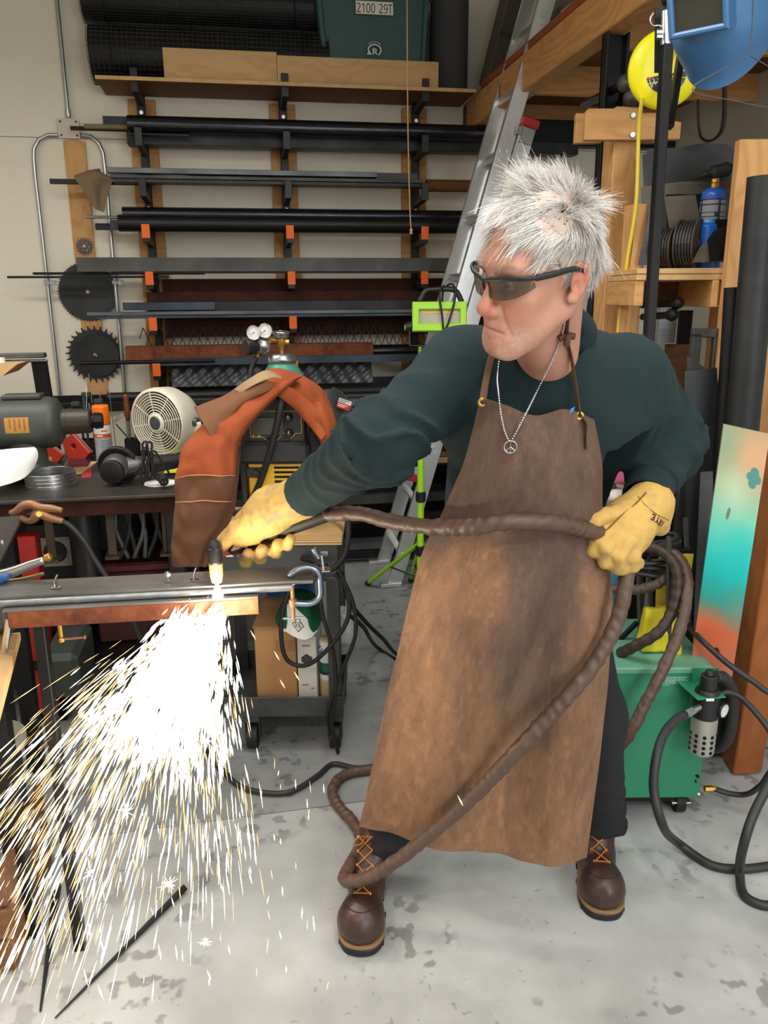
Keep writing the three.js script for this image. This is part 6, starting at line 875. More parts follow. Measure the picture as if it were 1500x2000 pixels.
{ // cables hanging round the cart
const q = (x, y, f) => at(x, y, { f }), G = (x, y) => at(x, y, { y: 0.009 }), cb = (l, pts, r) => one('welding_cable', l, 'cable', sweep(pts, r, { n: pts.length * 10, rad: 9 }), M.rubber, 'cables round the welder cart');
cb('thick grey cable curving over the corner of cart top', [q(640, 985, 2.72), q(672, 990, 2.6), q(680, 1030, 2.52), q(672, 1085, 2.48), q(645, 1112, 2.46), q(620, 1098, 2.47), q(590, 1090, 2.5)], 0.0095);
cb('black cable hanging in a deep loop before the cart tray', [q(640, 1100, 2.47), q(596, 1110, 2.46), q(563, 1160, 2.44), q(549, 1230, 2.43), q(562, 1290, 2.43), q(595, 1300, 2.43), q(640, 1268, 2.43), q(680, 1205, 2.45), q(676, 1150, 2.47), q(655, 1120, 2.48)], 0.0075);
cb('black cable falling straight down the cart leg', [q(622, 1100, 2.47), q(628, 1190, 2.45), q(650, 1270, 2.44), q(656, 1340, 2.44), q(648, 1410, 2.45), G(660, 1470)], 0.007);
cb('second black cable falling beside the cart leg', [q(660, 1110, 2.47), q(690, 1180, 2.46), q(694, 1240, 2.45), q(668, 1310, 2.45), q(640, 1390, 2.44), G(652, 1450)], 0.007);
cb('cable pair running from the cart behind the apron', [q(668, 1120, 2.6), q(680, 1170, 2.7), q(710, 1210, 2.8), q(745, 1245, 2.9), G(800, 1290), G(900, 1300)], 0.008);
cb('lower cable running from the cart behind the apron', [q(680, 1200, 2.6), q(705, 1220, 2.7), G(745, 1270), G(800, 1300), G(900, 1320)], 0.008);
}

// ---------- green machine and its hoses ----------
const hoseMat = plastic(0x2b2b2d, 0.5);
{
const f = 2.12, P = (x, y, ff = f) => at(x, y, { f: ff }), O = P(1402, 1303), yT = O.y, yB = P(1300, 1560).y, w = 0.46, D = 0.36, gm = mat({ color: 0x2f8a66, roughness: 0.42, bumpMap: T.mottle, bumpScale: 0.0003 });
const L = (s, y, d) => V(O.x, y, O.z).addScaledVector(SIDE, s).addScaledVector(HEAD, d), lb = (s0, y0, d0, s1, y1, d1, c) => beam(L(s0, (y0 + y1) / 2, (d0 + d1) / 2), L(s1, (y0 + y1) / 2, (d0 + d1) / 2), d1 - d0, y1 - y0, c);
const t = thing('green_power_unit', 'green wheeled cutting power unit beside the man', 'machine');
part('cabinet', lb(-w, yB, 0, -0.012, yT - 0.004, D, 0.006), gm, t); part('top_cover', lb(-w - 0.003, yT - 0.02, -0.004, -0.01, yT, D + 0.004, 0.004), mat({ color: 0x6aa68c, roughness: 0.5 }), t);
part('skirt', lb(-w + 0.02, yB - 0.03, 0.03, -0.04, yB, D - 0.03), M.black, t);
for (const [s, d] of [[-0.055, 0.05], [-w + 0.05, 0.05], [-0.055, D - 0.05], [-w + 0.05, D - 0.05]]) { const c = part('caster', pipe(L(s - 0.014, 0.034, d), L(s + 0.014, 0.034, d), 0.034, 0.008, 24), M.rubber, t); part('fork', [lb(s - 0.02, 0.024, d - 0.014, s - 0.016, yB - 0.028, d + 0.014), lb(s + 0.016, 0.024, d - 0.014, s + 0.02, yB - 0.028, d + 0.014), lb(s - 0.03, yB - 0.034, d - 0.03, s + 0.03, yB - 0.028, d + 0.03)], M.zinc, c); }
for (const [x, y] of [[1365, 1551], [1215, 1549]]) part('screw', cyl(P(x, y, f - 0.001), P(x, y, f - 0.005), 0.005, 0.004, 10), M.zinc, t);
const tx = canvasTex(256, 96, (k) => { k.clearRect(0, 0, 256, 96); k.fillStyle = '#bfe0d0'; for (let r = 0; r < 5; r++) for (let x = 4; x < 236; ) { const n = 10 + ((x * 7 + r * 13) % 26); k.fillRect(x, 8 + r * 15, n, 7); x += n + 6; } k.fillRect(4, 86, 70, 5); });
const pg = new THREE.PlaneGeometry(P(1343, 1330).sub(P(1293, 1330)).dot(SIDE), 0.03); pg.applyMatrix4(frame(P(1318, 1330, f - 0.0006), SIDE, UP, HEAD.clone().negate())); part('instruction_print', pg, mat({ map: tx, roughness: 0.5, transparent: true, alphaTest: 0.5 }), t);
for (const p of [[[1357, 1514], [1364, 1512], [1367, 1518], [1362, 1520]], [[1357, 1524], [1360, 1522], [1361, 1530], [1358, 1529]]]) { const q = p.map(([x, y]) => P(x, y, f - 0.0008)), o = q[0]; part('paint_chip', plate(q.map((a) => [a.clone().sub(o).dot(SIDE), a.y - o.y]), 0.0008, o, SIDE, UP), M.black, t); }
// air regulator on a bent bracket
const c = P(1377, 1395, f - 0.07), ax = (y0, y1, r0, r1, n = 24, b = 0.002) => cyl(V(c.x, y0, c.z), V(c.x, y1, c.z), r0, r1, n, b), Y = (py) => P(1377, py, f - 0.07).y;
const br = part('regulator_bracket', [lb(-0.075, yT - 0.12, -0.009, -0.0, yT + 0.002, -0.005), bx(c.x - 0.05, Y(1352) - 0.003, c.z - 0.09, c.x + 0.036, Y(1352), c.z + 0.034, 0.001)], gm, t);
const rg = part('regulator_body', [ax(Y(1397), Y(1354), 0.037, 0.035)], M.pblack, t); part('adjusting_knob', [ax(Y(1346), Y(1318), 0.024, 0.022, 14), ax(Y(1352), Y(1344), 0.034, 0.03), ax(Y(1318), Y(1309), 0.014, 0.011, 8)], M.pblack, rg);
const y0 = Y(1470), y1 = Y(1398), R0 = 0.036; part('filter_bowl', hard(lathe([[0.001, 0], [R0 * 0.7, 0], [R0 * 0.95, 0.006], [R0, 0.014], [R0, y1 - y0], [R0 * 0.8, y1 - y0]], V(c.x, y0, c.z), UP, 32)), mat({ color: 0xb7b5ac, roughness: 0.4, metalness: 0.6 }), rg); part('drain', ax(y0 - 0.012, y0, 0.007, 0.007, 12), M.pblack, rg);
for (let r = 0; r < 4; r++) for (let k = 0; k < 10; k++) { const a = k / 10 * 6.283 + 0.2, p = V(c.x + Math.sin(a) * (R0 - 0.001), y0 + 0.018 + r * 0.0165, c.z + Math.cos(a) * (R0 - 0.001)); part('vent_hole', cyl(p, p.clone().add(V(Math.sin(a) * 0.0018, 0, Math.cos(a) * 0.0018)), 0.0055, 0.0055, 10), M.hole, rg); }
const g0 = P(1414, 1388, f - 0.09), gn = HEAD.clone().multiplyScalar(-0.8).addScaledVector(SIDE, 0.55).normalize(), gg = part('pressure_gauge', [lathe([[0.001, -0.03], [0.02, -0.028], [0.0225, -0.004], [0.0225, 0.002], [0.019, 0.003], [0.019, 0.001], [0.001, 0.001]], g0, gn, 26), cyl(c.clone(), g0.clone().addScaledVector(gn, -0.02), 0.008, 0.008, 10)], M.pblack, rg);
{ const dt = canvasTex(128, 128, (k) => { k.fillStyle = '#dfe2e0'; k.fillRect(0, 0, 128, 128); k.strokeStyle = '#222'; k.lineWidth = 3; for (let i = 0; i < 24; i++) { const a = 2.3 + i * 0.2; k.beginPath(); k.moveTo(64 + 52 * Math.cos(a), 64 + 52 * Math.sin(a)); k.lineTo(64 + 43 * Math.cos(a), 64 + 43 * Math.sin(a)); k.stroke(); } k.strokeStyle = '#b22'; k.beginPath(); k.moveTo(64, 64); k.lineTo(86, 34); k.stroke(); k.fillStyle = '#222'; k.beginPath(); k.arc(64, 64, 6, 0, 7); k.fill(); }); const X = UP.clone().cross(gn).normalize(), q = new THREE.CircleGeometry(0.019, 26).applyMatrix4(frame(g0.clone().addScaledVector(gn, 0.0018), X, gn.clone().cross(X), gn)); part('dial', q, mat({ map: dt, roughness: 0.3 }), rg); }
{ const sp = P(1387, 1367, f - 0.108); part('sticker', chamfer(0.022, 0.008, 0.0008, 0.0002).applyMatrix4(frame(sp, SIDE, UP, HEAD.clone().negate())), M.white, rg); }
const f0 = P(1366, 1381, f - 0.1), f1 = P(1338, 1396, f - 0.13); part('hose_fitting', [cyl(f0, f0.clone().lerp(f1, 0.5), 0.009, 0.011, 12), cyl(f0.clone().lerp(f1, 0.45), f1, 0.0115, 0.0115, 6)], M.zinc, rg);
part('outlet_fitting', [cyl(P(1376, 1540, f + 0.03), P(1390, 1540, f + 0.03), 0.01, 0.01, 6), cyl(P(1388, 1540, f + 0.03), P(1398, 1541, f + 0.03), 0.008, 0.008, 12)], M.brass, t);
for (const px of [1300, 1338]) part('handle_bar', sweep([P(px - 6, 1300, f + 0.16), P(px - 4, 1262, f + 0.18), P(px - 4, 1244, f + 0.22), P(px - 12, 1236, f + 0.3)], 0.006, { rad: 8 }), M.zinc, t);
// cable rack on top
const rk = (px, y0, y1, ff, r = 0.008) => part('cable_post', cyl(P(px, y0, ff).setY(yT), P(px, y1, ff), r, r, 12), M.mill, t); rk(1306, 1280, 1048, f + 0.1); rk(1339, 1280, 1012, f + 0.3); rk(1248, 1290, 1080, f + 0.22, 0.01); rk(1268, 1290, 1080, f + 0.22, 0.006);
part('cable_rest', beam(P(1200, 1083, f + 0.2), P(1345, 1075, f + 0.2), 0.02, 0.014, 0.002), M.black, t); part('strut', beam(P(1210, 1250, f + 0.2), P(1245, 1215, f + 0.2), 0.014, 0.014, 0.002), M.black, t);
settle(t);
const cab = (name, label, pts, r, m = hoseMat, extra = {}) => one(name, label, 'hose', sweep(pts, r, { n: pts.length * 10, rad: 10, ...extra }), m, 'hoses of the power unit'), G = (x, y, r = 0.012) => at(x, y, { y: r });
cab('air_hose', 'thick grey air hose curving from regulator down to floor', [f1, P(1322, 1404, f - 0.15), P(1298, 1432, f - 0.19), P(1282, 1480, f - 0.24), P(1277, 1540, f - 0.27), P(1290, 1600, f - 0.3), G(1330, 1660).add(V(0, 0.015, 0)), G(1390, 1690), G(1440, 1697), G(1500, 1692), G(1640, 1660)], 0.0125);
cab('air_hose', 'thin black hose leaving the regulator above the gauge', [P(1402, 1362, f - 0.06), P(1416, 1352, f - 0.05), P(1440, 1358, f - 0.06), P(1470, 1385, f - 0.1), P(1505, 1430, f - 0.15), P(1560, 1560, f - 0.1), G(1640, 1700)], 0.0085);
cab('air_hose', 'short thick hose looping behind the filter bowl', [P(1398, 1322, f - 0.05), P(1412, 1322, f - 0.03), P(1428, 1345, f - 0.01), P(1431, 1390, f - 0.0), P(1424, 1435, f + 0.01), P(1408, 1458, f + 0.03), P(1390, 1462, f + 0.06)], 0.0165);
cab('air_hose', 'black hose leaving the lower side of green machine', [P(1396, 1541, f + 0.03), P(1425, 1550, f + 0.02), P(1455, 1552, f + 0.0), P(1485, 1535, f - 0.05), P(1520, 1500, f - 0.08), V(1.63, 0.2, -1.7), V(1.62, 0.012, -1.5)], 0.0085);
cab('air_hose', 'grey hose falling in a loop at the edge of frame', [P(1530, 1480, f - 0.2), P(1500, 1535, f - 0.24), P(1472, 1590, f - 0.28), P(1455, 1640, f - 0.31), G(1444, 1712).add(V(0, 0.01, 0)), G(1455, 1750), G(1490, 1768), G(1540, 1760)], 0.0125);
cab('power_cable', 'black cable running from yellow bag down past the timbers', [P(1305, 1180, f + 0.25), P(1335, 1212, f + 0.15), P(1370, 1250, f + 0.03), P(1420, 1295, f - 0.03), P(1470, 1330, f - 0.06), P(1520, 1360, f - 0.08), V(1.66, 0.5, -1.75), V(1.64, 0.01, -1.5)], 0.0085);
// coil of cable on the rack
const cc = P(1262, 1085, f + 0.2); const coil = (label, dy, r, rr, m, k) => one('cable_coil', label, 'cable', sweep(Array.from({ length: 14 }, (_, i) => { const a = i / 14 * 6.283; return cc.clone().addScaledVector(SIDE, Math.cos(a) * r + k * 0.01).addScaledVector(HEAD, Math.sin(a) * r * 0.62).add(V(0, dy + 0.02 * Math.cos(a + k), 0)); }), rr, { n: 70, rad: 9, closed: true }), m, 'cable loops on the power unit');
coil('topmost black cable loop on the green machine', 0.045, 0.085, 0.0065, hoseMat, 0); coil('second black cable loop from top on green machine', 0.03, 0.09, 0.0065, hoseMat, 0.6); coil('third black cable loop from top on green machine', -0.022, 0.1, 0.0065, hoseMat, 1.2); coil('fourth black cable loop from top on green machine', -0.04, 0.098, 0.0065, hoseMat, 1.8); coil('lowest black cable loop on the green machine', -0.06, 0.1, 0.007, hoseMat, 2.4);
const cr = (x0, y0, x1, y1, ff) => { const a = P(x0, y1, ff), b = P(x1, y0, ff); return [a, b.clone().sub(a).dot(SIDE), b.y - a.y]; };
{ const [a, ww, h] = cr(1278, 1080, 1352, 1206, f + 0.26), ym = mat({ color: 0xc9ae30, roughness: 0.7, bumpMap: T.mottle, bumpScale: 0.002 }), k = thing('yellow_pouch', 'flat yellow document pouch hanging behind the cable loops', 'pouch'); part('pouch', sheet(12, 14, (u, v) => a.clone().addScaledVector(SIDE, u * ww).add(V(0, (1 - v) * h, 0)).addScaledVector(HEAD, 0.01 * Math.sin(u * 5 + v * 4)), 0.004), ym, k); part('fold', sheet(12, 4, (u, v) => a.clone().addScaledVector(SIDE, u * ww).add(V(0, 0.06 - v * 0.012, 0)).addScaledVector(HEAD, -0.006 + 0.01 * Math.sin(u * 5 + 3.6)), 0.003), ym, k); settle(k); }
{ const o = P(1283, 1262, f + 0.12); o.y = yT; const h = P(1283, 1186, f + 0.12).y - yT; one('yellow_bag', 'crumpled bright yellow bag on the green machine', 'bag', nets((x, y, z) => { const p = V(x - o.x, y - yT, z - o.z), s = p.dot(SIDE), d = p.dot(HEAD), v = clamp(p.y / h), wx = lerp(0.055, 0.04, v), q = Math.hypot(Math.max(Math.abs(s) - wx, 0), Math.max(Math.abs(d) - lerp(0.03, 0.004, v), 0), Math.max(Math.abs(p.y - h / 2) - h / 2 + 0.006, 0)) - 0.006; return q + 0.016 * (n3(x * 34, y * 26, z * 34, 8) - 0.5); }, o.clone().add(V(-0.13, -0.01, -0.13)), o.clone().add(V(0.13, h + 0.03, 0.13)), 0.006), mat({ color: 0xd8c81a, roughness: 0.45 })); }
}
{ // behind the man's hip: red tool chest, tub of rags, blue rim
const P = (x, y, f) => at(x, y, { f }), f = 3.58, a = P(1130, 935, f), b = P(1262, 812, f), w = b.clone().sub(a).dot(SIDE), t = thing('tool_chest', 'tall dark red tool chest behind the man\'s hip', 'tool chest'), rm = mat({ color: 0x7c1e30, roughness: 0.4 }), q = frame(V(a.x, 0, a.z), SIDE, UP, HEAD.clone().negate());
part('cabinet', chamfer(w, b.y - 0.06, 0.45, 0.008).translate(w / 2, b.y / 2 + 0.03, -0.24).applyMatrix4(q), rm, t); for (let i = 0; i < 8; i++) { const h = (b.y - 0.1) / 8, y = 0.08 + i * h, d = part('drawer', chamfer(w - 0.02, h - 0.006, 0.012, 0.003).translate(w / 2, y + h / 2, -0.01).applyMatrix4(q), rm, t); part('pull', chamfer(w - 0.04, 0.01, 0.012, 0.003).translate(w / 2, y + h - 0.012, 0.0).applyMatrix4(q), M.zinc, d); } for (const [x, z] of [[0.05, -0.06], [w - 0.05, -0.06], [0.05, -0.4], [w - 0.05, -0.4]]) part('caster', cyl(V(x - 0.012, 0.03, z).applyMatrix4(q), V(x + 0.012, 0.03, z).applyMatrix4(q), 0.03, 0.03, 18), M.rubber, t); settle(t);
one('steel_angle', 'dark steel bar standing beside the red tool chest', 'steel stock', beam(P(1264, 1100, 3.0).setY(0), P(1262, 815, 3.0), 0.02, 0.02, 0.002, HEAD), M.dark);
// stool with blue seat ring and rags
const sc = P(1268, 985, 3.0), ys = sc.y, s = thing('shop_stool', 'round stool with a blue rim seat behind the gloved hand', 'stool'); part('seat_rim', lathe([[0.12, -0.012], [0.165, -0.014], [0.17, 0.0], [0.16, 0.012], [0.12, 0.006]], sc, UP, 40), plastic(0x4b9fe0, 0.35), s); part('seat_pad', lathe([[0.001, 0.0], [0.12, 0.004], [0.12, -0.012], [0.001, -0.012]], sc, UP, 36), M.pblack, s); for (let i = 0; i < 4; i++) { const A = i * 1.571 + 0.5; part('leg', cyl(V(sc.x + Math.cos(A) * 0.1, ys - 0.012, sc.z + Math.sin(A) * 0.1), V(sc.x + Math.cos(A) * 0.17, 0.0, sc.z + Math.sin(A) * 0.17), 0.011, 0.011, 10), M.black, s); } part('foot_ring', sweep(Array.from({ length: 16 }, (_, i) => V(sc.x + 0.14 * Math.cos(i / 16 * 6.283), 0.25, sc.z + 0.14 * Math.sin(i / 16 * 6.283))), 0.007, { n: 48, rad: 7, closed: true }), M.black, s); settle(s);
const tb = thing('parts_tub', 'light blue plastic tub of rags behind the man\'s hip', 'tub'), tc = P(1186, 985, 2.75), yt = tc.y; part('tub', hard(lathe([[0.001, 0], [0.08, 0], [0.1, yt], [0.108, yt], [0.108, yt + 0.008], [0.096, yt + 0.006], [0.076, 0.01], [0.001, 0.01]], V(tc.x, 0.0, tc.z), UP, 32)), plastic(0x5aa2d0, 0.4), tb); settle(tb);
const rag = (l, px, py, r, c, sd) => { const o = P(px - 22, py, 2.75); one('shop_rag', l, 'rag', nets((x, y, z) => V(x - o.x, (y - o.y) * 1.7, z - o.z).length() - r + 0.05 * (n3(x * 24, y * 24, z * 24, sd) - 0.5) + 0.02 * (n3(x * 55, y * 55, z * 55, sd + 1) - 0.5), o.clone().addScalar(-r - 0.05), o.clone().addScalar(r + 0.05), 0.008), mat({ color: c, roughness: 0.95 }), 'rags in the blue tub'); };
rag('pink rag on top of the rags in the blue tub', 1218, 930, 0.05, 0xc9608a, 3); rag('cream rag beside the pink rag in the tub', 1240, 942, 0.045, 0xcdb898, 7); rag('white string-like rag at the front of the tub', 1218, 962, 0.06, 0xd9d4c8, 11); rag('dark grey rag between the pink and white rags', 1212, 948, 0.05, 0x4a4448, 15);
}
// ---------- foreground table, workpiece, clamps ----------
const YW = 0.88;
{
const t = thing('welding_table', 'dark steel welding table corner at the edge of frame', 'table'), A = at(46, 1006, { y: YW }), Bp = at(0, 1098, { y: YW }), d = Bp.clone().sub(A).normalize(), e = V(-d.z, 0, d.x); if (e.x > 0) e.negate();
const pt = (u, v) => A.clone().addScaledVector(d, u).addScaledVector(e, v), ctr = pt(0.42, 0.3); const q = (u0, u1, v, y, w, h) => beam(pt(u0, v).setY(y), pt(u1, v).setY(y), w, h, 0.002);
part('steel_top', q(0, 0.5, 0.3, YW - 0.006, 0.6, 0.012), steelMat(0x5e5a56, 0.5, 0.5), t); for (const [u, v] of [[0.05, 0.05], [0.45, 0.05], [0.05, 0.55], [0.45, 0.55]]) { const p = pt(u, v); part('leg', bx(p.x - 0.025, 0, p.z - 0.025, p.x + 0.025, YW - 0.012, p.z + 0.025, 0.003), M.black, t); }
part('apron_rail', q(0.05, 0.45, 0.05, YW - 0.045, 0.03, 0.06), M.black, t); const sc = at(4, 1062, { y: YW }); part('screw', cyl(sc, sc.clone().add(V(0, 0.01, 0)), 0.006, 0.005, 6), M.zinc, t); settle(t);
}
{ // ground clamp
const t = thing('ground_clamp', 'copper ground clamp biting the welding table edge', 'ground clamp'), f = 2.4, P = (x, y) => at(x, y, { f }), th = (pts, r, w = 1) => sweep(pts.map(([x, y]) => P(x, y)), r, { n: 30, rad: 8, shape: () => [w, 1] });
part('upper_jaw', th([[20, 1003], [32, 998], [45, 988], [60, 985], [80, 992], [100, 993], [122, 997]], (q) => 0.009 + 0.006 * Math.sin(q * 3.1), 1), M.copper, t); part('lower_jaw', th([[38, 1010], [55, 1016], [66, 1012], [76, 1002], [95, 1010], [124, 1018]], (q) => 0.009 + 0.008 * Math.sin(q * 3.1), 1), M.copper, t); part('pivot', cyl(at(76, 1004, { f: f - 0.018 }), at(76, 1004, { f: f + 0.018 }), 0.009, 0.009, 12), M.brass, t); part('spring', cyl(P(58, 1003), P(62, 1012), 0.012, 0.012, 12), M.black, t);
part('cable', sweep([P(122, 1018), P(136, 1026), P(165, 1058), P(185, 1092), P(208, 1126), at(240, 1170, { f: 2.42 }), at(280, 1260, { f: 2.5 }), at(330, 1390, { f: 2.55 }), at(385, 1445, { y: 0.012 }), at(430, 1500, { y: 0.012 }), at(480, 1540, { y: 0.012 }), at(560, 1548, { y: 0.012 }), at(620, 1515, { y: 0.012 }), at(650, 1492, { y: 0.012 }), at(700, 1500, { y: 0.012 }), at(800, 1480, { y: 0.012 })], 0.0085, { n: 150, rad: 10 }), hoseMat, t); settle(t);
}
const WA = at(-40, 1168, { y: YW + 0.05 }), WB = at(612, 1133, { y: YW + 0.05 }), WX = WB.clone().sub(WA).normalize(), WZ = UP.clone().cross(WX).normalize();   // WZ points away from the photographer
{
const YP = YW + 0.05, w = 0.1, o = (u, y, v) => V(WA.x, y, WA.z).addScaledVector(WX, u).addScaledVector(WZ, v), L = WA.distanceTo(WB), pl = (n, u0, u1, y0, y1, v0, v1) => beam(o(u0, (y0 + y1) / 2, (v0 + v1) / 2), o(u1, (y0 + y1) / 2, (v0 + v1) / 2), v1 - v0, y1 - y0, 0.001);
const mill = steelMat(0xa09d98, 0.4, 0.5);
const a = thing('guide_rail', 'grey flat steel bar clamped as a cutting guide', 'steel bar'); part('bar', pl('', 0, L, YP - 0.008, YP, 0, w), mill, a); part('rounded_edge', cyl(o(0, YP - 0.014, -0.004), o(L * 0.93, YP - 0.014, -0.004), 0.0075, 0.0075, 14), M.light, a); settle(a);
const b = thing('rusty_angle', 'rusty steel angle being cut under the guide bar', 'steel angle'); const u0 = at(20, 1180, { y: YP - 0.03 }).sub(WA).dot(WX), u1 = at(505, 1150, { y: YP - 0.03 }).sub(WA).dot(WX);
part('top_flange', pl('', u0, u1, YP - 0.027, YP - 0.022, -0.026, w), mill, b); part('face_flange', pl('', u0 + 0.01, u1, YP - 0.064, YP - 0.027, -0.026, -0.02), M.rust, b); settle(b);
const c = thing('backing_bar', 'dark steel bar sandwiched under the cutting guide', 'steel bar'); part('bar', pl('', 0.0, u1 + 0.02, YP - 0.0215, YP - 0.0085, 0.004, w), M.black, c); settle(c);
// c clamp at the end
const uc = at(600, 1120, { y: YP }).sub(WA).dot(WX), ck = thing('c_clamp', 'bright steel C-clamp holding the end of the guide bar', 'clamp'), cp = (u, y) => o(u, YP + y, 0.02), cm = mat({ color: 0x8d9bb0, roughness: 0.28, metalness: 0.9 });
part('clamp_frame', sweep([cp(uc - 0.042, 0.004), cp(uc - 0.035, 0.012), cp(uc - 0.015, 0.023), cp(uc + 0.008, 0.024), cp(uc + 0.024, 0.012), cp(uc + 0.028, -0.02), cp(uc + 0.026, -0.048), cp(uc + 0.01, -0.062), cp(uc - 0.02, -0.062), cp(uc - 0.036, -0.058)], 0.0085, { n: 60, rad: 10, shape: (A, q) => [0.85, q < 0.1 ? 0.6 + q * 4 : 1] }), cm, ck); part('screw', cyl(cp(uc - 0.036, -0.1), cp(uc - 0.036, -0.012), 0.0048, 0.0048, 10), M.copper, ck); part('swivel_pad', cyl(cp(uc - 0.036, -0.014), cp(uc - 0.036, -0.0085), 0.01, 0.009, 14), M.zinc, ck); part('collar', cyl(cp(uc - 0.036, -0.07), cp(uc - 0.036, -0.05), 0.0095, 0.0095, 12, 0.002), M.copper, ck); part('tommy_bar', cyl(cp(uc - 0.06, -0.097), cp(uc - 0.012, -0.097), 0.003, 0.003, 8), M.zinc, ck); settle(ck);
const ub = at(122, 1230, { y: YP - 0.1 }).sub(WA).dot(WX), bk = thing('brass_clamp', 'brass screw clamp hanging under the rusty angle', 'clamp'); const bp = (u, y) => o(u, YP + y, 0.02); part('screw', cyl(bp(ub, -0.115), bp(ub, -0.061), 0.0055, 0.0055, 12), M.brass, bk); part('boss', cyl(bp(ub, -0.078), bp(ub, -0.061), 0.0095, 0.0095, 14, 0.002), M.brass, bk); part('knuckle', lathe([[0.001, 0], [0.008, 0.002], [0.009, 0.008], [0.006, 0.014], [0.001, 0.014]], bp(ub, -0.122), UP, 14), M.brass, bk); part('tommy_bar', cyl(bp(ub - 0.006, -0.115), bp(ub + 0.05, -0.113), 0.0028, 0.0028, 8), M.copper, bk); part('ball_end', lathe([[0.001, -0.005], [0.0045, 0], [0.001, 0.005]], bp(ub + 0.05, -0.113), UP, 10), M.copper, bk); settle(bk);
// clamp fingers and a bolt standing on the guide
for (const [px, py, l] of [[115, 1142, 'flat chrome clamp finger on the guide bar near copper clamp'], [383, 1122, 'flat chrome clamp finger on the guide bar beside torch']]) { const u = at(px, py, { y: YP }).sub(WA).dot(WX), p = o(u, YP + 0.0005, 0.035); one('clamp_finger', l, 'clamp', [sweep([p.clone().add(V(0, 0.003, 0)), p.clone().add(V(0, 0.012, 0)).addScaledVector(WX, -0.001), p.clone().add(V(0, 0.024, 0)).addScaledVector(WX, 0.002), p.clone().add(V(0, 0.031, 0)).addScaledVector(WX, 0.006)], (q) => 0.006 - 0.002 * q, { n: 16, rad: 10, shape: () => [0.5, 1.6] }), chamfer(0.02, 0.003, 0.014, 0.001).translate(p.x, p.y + 0.002, p.z)], M.chrome); }
{ const u = at(332, 1125, { y: YP }).sub(WA).dot(WX), p = o(u, YP + 0.0005, 0.04), k = thing('wing_bolt', 'small zinc bolt standing on the guide bar', 'bolt'); part('shank', cyl(p, p.clone().add(V(0, 0.024, 0)), 0.004, 0.004, 10), M.zinc, k); part('nut', cyl(p.clone().add(V(0, 0.013, 0)), p.clone().add(V(0, 0.021, 0)), 0.008, 0.008, 6, 0.001), M.zinc, k); part('prong', [0, 1.05, 2.1].map((A) => beam(p.clone().add(V(-Math.cos(A) * 0.011, 0.0012, -Math.sin(A) * 0.011)), p.clone().add(V(Math.cos(A) * 0.011, 0.0012, Math.sin(A) * 0.011)), 0.003, 0.002, 0.0004)), M.zinc, k); settle(k); }
{ const u = at(635, 1085, { y: YP }).sub(WA).dot(WX), p = o(u - 0.012, YP + 0.001, 0.06), k = thing('toggle_clamp', 'shiny toggle clamp standing behind the C-clamp', 'clamp'); part('base', chamfer(0.03, 0.004, 0.03, 0.001).translate(p.x, p.y + 0.002, p.z), M.chrome, k); part('link', beam(p.clone().add(V(0, 0.002, 0)), p.clone().add(V(-0.004, 0.04, 0)), 0.014, 0.006, 0.001, V(1, 0, 0)), M.chrome, k); part('plunger', cyl(p.clone().add(V(-0.012, 0.03, 0)), p.clone().add(V(-0.022, 0.056, 0)), 0.006, 0.007, 10, 0.001), M.zinc, k); settle(k); }
const sup = (l, u) => { const p = o(u, 0, 0.04), k = thing('work_stand', l, 'stand'); part('post', bx(p.x - 0.012, 0, p.z + 0.01, p.x + 0.012, YP - 0.03, p.z + 0.046, 0.002), M.black, k); part('saddle', beam(o(u - 0.03, YP - 0.028, 0.045), o(u + 0.03, YP - 0.028, 0.045), 0.05, 0.006, 0.001), M.black, k); settle(k); }; sup('thin black work stand under the guide bar at frame edge', at(45, 1190, { y: YP }).sub(WA).dot(WX));
}
